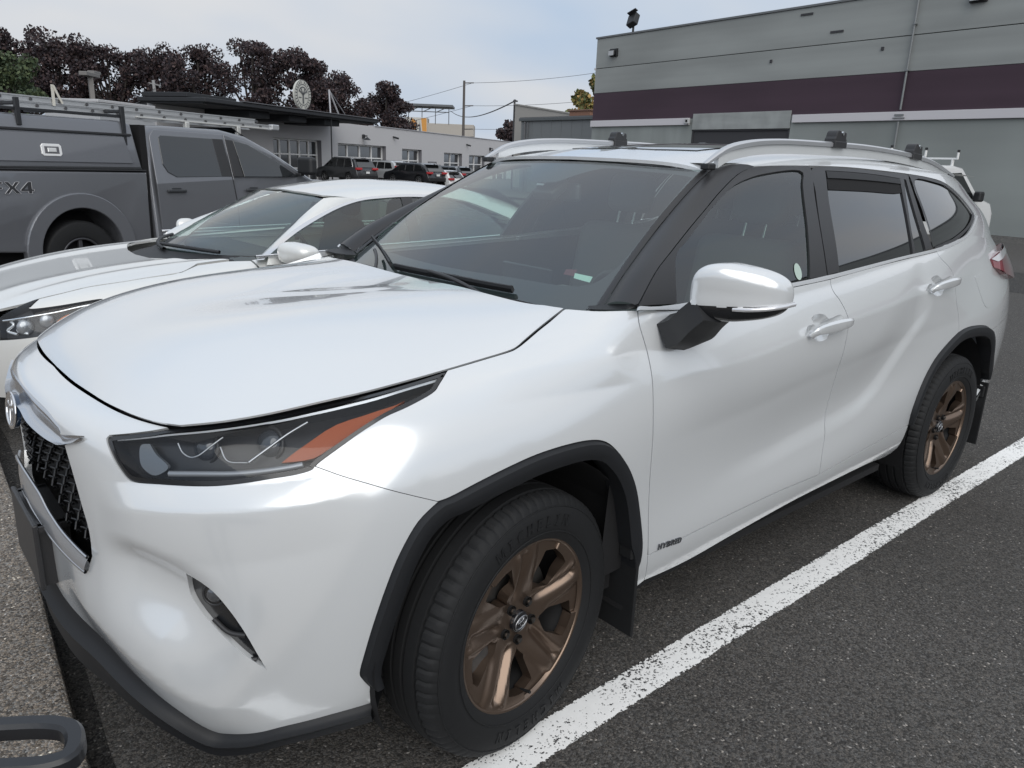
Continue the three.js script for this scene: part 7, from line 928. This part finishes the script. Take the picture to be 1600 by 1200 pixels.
{ // ribbed metal shed beside the hall, pale wall behind it
  const b = thing('metal_shed', 'low grey ribbed metal shed adjoining the left end of the grey hall', 'shed', [33, 0, -30.2], R(-91));
  const m = std([.20, .21, .215], .6, .2), prof = []; 
  part('wall', box(-6.75, 5.5, -.6, 4.24, -8, 0), m, b); for (let u = -6.6; u < 5.4; u += .9) part('rib', box(u, u + .04, -.6, 4.24, 0, .015), m, b); part('eave', box(-6.85, 5.5, 4.24, 4.42, -8, .14, .02), std([.10, .11, .115], .6), b); part('roof', box(-6.8, 5.5, 4.42, 4.47, -8, .1), std([.12, .12, .125], .7), b); part('downpipe', join([rod([-6.3, -.6, .08], [-6.3, 4.2, .08], .05), rod([-6.0, -.6, .08], [-6.0, 4.2, .08], .03)]), std([.14, .14, .15], .6), b); part('door_head', box(-4.2, -1.4, 2.35, 2.6, 0, .05), std([.06, .06, .06], .8), b);
  const w = thing('pale_wall', 'pale concrete gable wall rising behind the metal shed', 'wall', [36, 0, -40.6], R(-91)); const s = shapeOf([[0, 0], [9, 0], [9, 4.4], [0, 5.55]]); part('wall', new THREE.ExtrudeGeometry(s, { depth: .3, bevelEnabled: false }), std([.36, .345, .32], .9), w); part('coping', box(-.05, 9.2, 0, .08, -.06, .36).rotateZ(-.128).translate(0, 5.53, 0), std([.30, .29, .27], .8), w);
  const pole = thing('service_pole', 'thin dark service pole at the end of the metal shed', 'pole', [35.8, 0, -40.8]); part('shaft', rod([0, -.5, 0], [0, 5.9, 0], .07), std([.06, .06, .065], .7), pole); part('bracket', box(-.1, .25, 5.75, 5.85, -.05, .05), std([.06, .06, .065], .7), pole);
  const cb = thing('brick_stack', 'small brick roof box in front of the autumn tree', 'chimney', [35.5, 4.5, -33.6]); part('stack', box(-.5, .5, -.2, .42, -.9, .9, .02), std([.24, .13, .09], .9), cb); part('cap', box(-.58, .58, .42, .5, -1, 1, .02), std([.2, .12, .09], .8), cb);
}
{ // parking structure far off with a painted stair tower
  const b = thing('parking_structure', 'distant concrete parking deck with a steel roof and orange painted stair wall', 'building', at(672, 150).toArray(), R(-40)); b.scale.set(.62, 1, .62); const con = std([.42, .39, .35], .9), steel = std([.13, .14, .15], .6, .3);
  part('deck', box(-7, 10.5, 6.2, 8.3, -12, 0, .05), con, b); part('lower_deck', box(-6, 9, 2.2, 3.6, -12, 0, .05), con, b); for (const u of [-4, 2, 4.6, 8.2]) part('column', box(u, u + .9, -1, 6.2, -.9, 0), con, b); part('shade', box(-6, 10, 3.6, 6.2, -11, -1.2), std([.06, .06, .065], .9), b);
  part('roof_deck', box(-12, 4.2, 11.2, 11.6, -9, 1.2, .04), steel, b); for (const u of [-9, -5, -1, 3]) part('roof_post', rod([u, 8.2, 0], [u, 11.3, 0], .12), steel, b); for (const [u0, u1] of [[-9, -5], [-5, -1], [-1, 3]]) part('roof_truss', join([rod([u0, 10.2, 0], [u1, 11.3, 0], .08), rod([u0, 10.3, 0], [u1, 10.3, 0], .08)]), steel, b);
  const st = part('stair_tower', box(-13.5, -7, -1, 9.2, -6, .6, .03).translate(3.6, 0, 0), std([.52, .50, .46], .9), b); part('painted_patch', new THREE.ShapeGeometry(shapeOf([[-13, 6.4], [-11.4, 9.0], [-9.9, 8.2], [-10.6, 6.8]])).translate(3.6, 0, .61), std([.55, .25, .06], .8), st); part('painted_patch', new THREE.ShapeGeometry(shapeOf([[-8.4, 6.6], [-8.8, 9.1], [-7.2, 9.1], [-7.1, 6.2]])).translate(3.6, 0, .61), std([.58, .28, .07], .8), st); part('painted_patch', new THREE.ShapeGeometry(shapeOf([[-10.1, 3], [-9.2, 8.6], [-8.7, 6.4], [-9.2, 3]])).translate(3.6, 0, .612), std([.14, .15, .17], .8), st); part('painted_patch', new THREE.ShapeGeometry(shapeOf([[-12.8, 5.2], [-12.2, 6.8], [-11.2, 6.2], [-11.8, 5]])).translate(3.6, 0, .612), std([.12, .05, .04], .8), st);
}
// ---------------------------------------------------------------- poles, wires
{
  const wood = std([.10, .09, .085], .9), conc = std([.22, .21, .20], .9), wire = std([.05, .05, .055], .6);
  const up = thing('utility_pole', 'tall dark utility pole with three short arms carrying the wires', 'utility pole', at(710, 95).toArray()); part('shaft', new THREE.CylinderGeometry(.14, .2, 12.5, 10).translate(0, 4.4, 0), wood, up); for (const y of [10.4, 7.9, 5.3]) { part('arm', rod([0, y, 0], [.9, y + .06, .65], .06), wood, up); }
  const a = up.position, far = at(1180, 88), lf = at(420, 120), sh = new THREE.Vector3(35.9, 5.85, -40.8);
  const span = (n, l, p, q, sag, r) => { const pts = []; for (let i = 0; i <= 24; i++) { const t = i / 24, v = p.clone().lerp(q, t); v.y -= sag * 4 * t * (1 - t); pts.push(v); } tag(part(n, tube(pts, r, 40, 5), wire, scene), l, 'wire'); };
  const A = (y) => new THREE.Vector3(a.x + .8, y, a.z + .55);
  span('power_line', 'highest thin wire running right from the utility pole to the grey hall', A(10.45), far.clone().setY(16.2), 1.2, .022); span('power_line', 'middle thin wire running right from the utility pole behind the autumn tree', A(7.95), far.clone().setY(12.6), 1.1, .022); span('power_line', 'lowest thin wire running right from the utility pole behind the pale wall', A(5.35), far.clone().setY(9.6), 1, .022);
  span('power_line', 'upper wire falling left from the utility pole towards the maroon trees', A(10.45), lf.clone().setY(5.5), .6, .022); span('power_line', 'lower wire falling left from the utility pole towards the parking deck', A(7.95), lf.clone().setY(3.2), .6, .022);
  span('service_cable', 'thick dark cable sagging from the parking deck to the service pole', at(690, 150).setY(10.6), sh, 1.1, .05);
  const lp = thing('lot_lamp', 'double headed parking lot lamp before the maroon trees', 'lamp post', at(142, 46).toArray()); part('post', box(-.12, .12, -1, 5.4, -.12, .12, .02), conc, lp); part('lamp_head', join([box(-.85, .75, 5.4, 5.62, -.22, .22, .04), box(.1, .95, 5.58, 5.75, -.2, .2, .04)]).rotateY(.9), std([.17, .165, .16], .7), lp);
  const tp = thing('leaning_pole', 'thin pale pole leaning slightly before the maroon trees', 'pole', at(239, 55).toArray()); part('shaft', rod([.2, -1, .1], [-.05, 6.1, -.05], .10), std([.3, .3, .3], .8), tp); part('crossarm', rod([-.3, 5.9, -.2], [.35, 5.75, .2], .05), std([.2, .2, .2], .8), tp);
  span('telephone_line', 'faint wire strung between the lot lamp and the leaning pole', at(142, 46).setY(4.6), at(239, 55).setY(5.6), .9, .018);
  const bt = thing('box_trailer', 'pale grey box trailer behind the ladder of the pickup', 'trailer', at(205, 30).toArray(), R(38)), pale = std([.40, .41, .425], .6, .1); part('box', box(-1.9, 1.15, .9, 3.15, -2.2, 0, .03), pale, bt); part('roof_edge', box(-1.95, 1.18, 3.1, 3.2, -2.25, .04, .02), std([.5, .5, .51], .5, .2), bt); part('label_panel', box(.42, .95, 2.62, 3.05, 0, .02), std([.7, .7, .69], .6), bt); part('label_digit', text('1', .28, .01).translate(.68, 2.83, .021), std([.02, .02, .02], .7), bt); for (const x of [-1.2, .4]) plainWheel(bt, x, .4, -.2, .4, .22, .24, std([.3, .3, .3], .4, .6), 5, 1);
}
// ---------------------------------------------------------------- trees
function leafTree(name, label, cat, pos, o, group) {
  const r = mulberry(o.seed), t = thing(name, label, cat, pos, 0, group), bark = std([.045, .038, .034], .95);
  const tr = []; tr.push(new THREE.CylinderGeometry(o.h * .022, o.h * .038, o.h * .55, 9).translate(0, o.h * .27, 0)); 
  const lobes = []; for (let k = 0; k < o.lobes; k++) { const a = r() * 6.283, y = o.y0 + (o.h - o.y0) * (0.08 + 0.84 * r()), f = Math.sin(Math.PI * clamp((y - o.y0) / (o.h - o.y0) * .82 + .14)) ** .7, q = o.w * f * Math.sqrt(r()) * .8; lobes.push([Math.cos(a) * q, y, Math.sin(a) * q, o.w * (.16 + .22 * r()), o.w * (.13 + .17 * r())]); if (k % 3 === 0) tr.push(rod([0, o.h * (.22 + .3 * r()), 0], [Math.cos(a) * q, y, Math.sin(a) * q], o.h * .008, 5)); }
  part('trunk', join(tr), bark, t);
  const pos_ = [], nor = [], col = [], v = new THREE.Vector3(), q = new THREE.Quaternion(), E_ = new THREE.Euler(), n = new THREE.Vector3();
  for (let i = 0; i < o.n; i++) {
    const L = lobes[Math.floor(r() * lobes.length)]; v.set(r() * 2 - 1, r() * 2 - 1, r() * 2 - 1); if (v.length() > 1 || v.length() < .05) { i--; continue; } v.normalize().multiplyScalar(Math.pow(r(), .38)); const cx = L[0] + v.x * L[3], cy = L[1] + v.y * L[4], cz = L[2] + v.z * L[3];
    const s = o.leaf * (.6 + .8 * r()); E_.set(r() * 6.28, r() * 6.28, r() * 6.28); q.setFromEuler(E_); n.set(0, 0, 1).applyQuaternion(q); const c = o.col[Math.floor(r() * o.col.length)], k = .7 + .6 * r();
    const P5 = [[0, 1], [.62, .25], [.75, -.4], [0, -.9], [-.75, -.4], [-.62, .25]]; const w = P5.map(([x, y]) => new THREE.Vector3(x * s, y * s, (x * x) * .3 * s).applyQuaternion(q).add(new THREE.Vector3(cx, cy, cz)));
    for (const [a, b, d] of [[0, 1, 5], [1, 2, 3], [5, 3, 4], [1, 3, 5]]) for (const p of [w[a], w[d], w[b]]) { pos_.push(p.x, p.y, p.z); nor.push(n.x, n.y, n.z); col.push(c[0] * k, c[1] * k, c[2] * k); }
  }
  const g = new THREE.BufferGeometry(); g.setAttribute('position', new THREE.Float32BufferAttribute(pos_, 3)); g.setAttribute('normal', new THREE.Float32BufferAttribute(nor, 3)); g.setAttribute('color', new THREE.Float32BufferAttribute(col, 3));
  part('crown', g, new THREE.MeshStandardMaterial({ vertexColors: true, roughness: .75, side: THREE.DoubleSide }), t); return t;
}
{
  const maroon = [[.036, .026, .030], [.050, .031, .034], [.028, .023, .029], [.066, .042, .040]], G = null;
  const trees = [[-30, 82, 11.2, 4.8, 'maroon tree cut by the left edge of the picture'], [30, 84, 11.6, 4.0, 'maroon tree behind the lot lamp, second from the left edge'], [95, 86, 12.0, 3.9, 'maroon tree with two pointed tops, above the pickup canopy'], [170, 88, 11.0, 4.0, 'lower maroon tree left of the leaning pole'], [245, 90, 11.0, 4.3, 'broad maroon tree directly above the leaning pole'], [308, 88, 11.4, 3.8, 'maroon tree right of the leaning pole, above the pickup cab'], [385, 90, 12.4, 4.2, 'tallest maroon tree in the middle of the row'], [462, 92, 11.8, 4.3, 'maroon tree standing behind the round roof sign'], [518, 96, 10.2, 4.0, 'maroon tree right of the round roof sign'], [588, 100, 9.9, 4.0, 'maroon tree at the right end of the row, lower than the rest']];
  trees.forEach(([px, d, h, w, l], i) => leafTree('maroon_maple', l, 'tree', at(px, d).setY(-.6).toArray(), { seed: 100 + i, h: 1.57 + (h - 1.57) * d / (d - 16), w: w * d / (d - 16), y0: 2.2, lobes: 46, n: 15000, leaf: .14, col: maroon }, 'maroon trees beyond the garage'));
  leafTree('small_dark_tree', 'small dark tree on the skyline left of the metal shed', 'tree', at(784, 118).setY(-.6).toArray(), { seed: 131, h: 8.0, w: 3.2, y0: 2.5, lobes: 18, n: 3000, leaf: .22, col: maroon });
  leafTree('autumn_tree', 'yellowing green tree rising behind the metal shed beside the grey hall', 'tree', at(905, 62).setY(-.4).toArray(), { seed: 140, h: 8.8, w: 2.4, y0: 3, lobes: 26, n: 6000, leaf: .15, col: [[.20, .17, .05], [.14, .15, .05], [.28, .18, .06], [.10, .125, .045]] });
  leafTree('green_cedar', 'dark green cedar at the left edge, behind the pickup ladder', 'tree', at(22, 44).setY(-.4).toArray(), { seed: 150, h: 7.0, w: 2.6, y0: .8, lobes: 26, n: 9000, leaf: .09, col: [[.06, .085, .042], [.045, .07, .036], [.08, .105, .046]] });
  leafTree('green_cedar', 'smaller green cedar right of the first, behind the pickup ladder', 'tree', at(60, 46).setY(-.4).toArray(), { seed: 151, h: 5.9, w: 1.8, y0: .8, lobes: 20, n: 6000, leaf: .09, col: [[.066, .095, .046], [.05, .08, .04], [.09, .115, .052]] });
}
{ // unseen shop, trees and poles behind the photographer, added for paint and glass to mirror
  const kinds = [[[.06, .085, .042], [.045, .07, .036], [.08, .105, .046]], [[.085, .050, .060], [.115, .060, .066]]];
  const spots = [[-16, 34, 4.5], [-8, 37, 5], [1, 35, 3.8], [9, 38, 4.6], [18, 36, 4.2], [26, 39, 5.2], [36, 37, 4.8], [-26, 28, 5]];
  spots.forEach(([x, z, h], i) => leafTree('unseen_tree', `unseen leafy tree behind the photographer, ${['first', 'second', 'third', 'fourth', 'fifth', 'sixth', 'seventh', 'eighth'][i]} along the street`, 'tree', [x, 0, z], { seed: 200 + i, h, w: h * .36, y0: 1.6, lobes: 22, n: 1500, leaf: .34, col: kinds[i % 3 === 2 ? 1 : 0] }, 'unseen trees behind the photographer'));
  const b = thing('added_shop', 'low pale shop building added unseen behind the photographer for reflections', 'building', [8, 0, 42]); part('wall', box(-40, 40, 0, 3.0, 0, 8), std([.32, .31, .29], .9), b); part('cornice', box(-40.2, 40.2, 3.0, 3.2, -.3, 8.2), std([.15, .14, .14], .7), b); for (let k = -6; k < 6; k++) part('window', box(k * 6 + .6, k * 6 + 5, .8, 2.6, -.06, .02), glassDark, b);
  const p1 = thing('unseen_pole', 'unseen timber pole with wires behind the photographer', 'utility pole', [-12, 0, 27]), p2 = thing('unseen_pole', 'second unseen pole of timber with wires behind the photographer', 'utility pole', [30, 0, 28]); for (const p of [p1, p2]) { part('shaft', new THREE.CylinderGeometry(.13, .18, 11, 10).translate(0, 5.5, 0), std([.1, .09, .08], .9), p); part('crossarm', box(-.06, .06, 9.6, 9.8, -1.2, 1.2), std([.1, .09, .08], .9), p); }
  for (const [z, y] of [[26, 9.8], [27.1, 9.0], [28.2, 8.2]]) { const pts = []; for (let i = -2; i <= 14; i++) { const t = i / 10; pts.push([lerp(-12, 30, t), y - 2.2 * 4 * t * (1 - t) * .3 - .0, z]); } tag(part('unseen_wire', tube(pts, .03, 60, 5), std([.04, .04, .045], .6), scene), `unseen wire strung behind the photographer at ${y > 9.5 ? 'the top' : y > 8.5 ? 'the middle' : 'the bottom'} of three`, 'wire'); }
}
{ // loop handle in the lower left corner, on the hand truck it belongs to
  const t = thing('hand_truck', 'black plastic loop handle of a hand truck in the lower left corner', 'hand truck', [0, 0, 0]), m = std([.016, .017, .02], .34);
  const c = HANDLE.map(p => new THREE.Vector3(...p)), pts = resample(c, 60);
  const g = sweep(pts, (i) => { const T = pts[Math.min(i + 1, 59)].clone().sub(pts[Math.max(i - 1, 0)]).normalize(), s = T.clone().cross(HANDLE_N).normalize(); return [s, HANDLE_N.clone()]; }, [[-.014, -.012], [-.014, .008], [-.009, .014], [.009, .014], [.014, .008], [.014, -.012], [.008, -.017], [-.008, -.017]]);
  part('handle', g, m, t);
  const e0 = c[0], e1 = c[c.length - 1]; part('upright', join([rod(e0.toArray(), [e0.x - .12, .25, e0.z + .02], .016), rod(e1.toArray(), [e1.x - .12, .25, e1.z + .02], .016)]), m, t); part('toe_plate', box(e0.x - .42, e0.x - .1, .10, .125, e0.z - .1, e0.z + .32, .006), m, t);
  for (const z of [e0.z - .06, e0.z + .28]) part('wheel', new THREE.CylinderGeometry(.10, .10, .05, 24).rotateX(Math.PI / 2).translate(e0.x - .12, .20, z), rubber, t);
}
renderer.render(scene, camera);
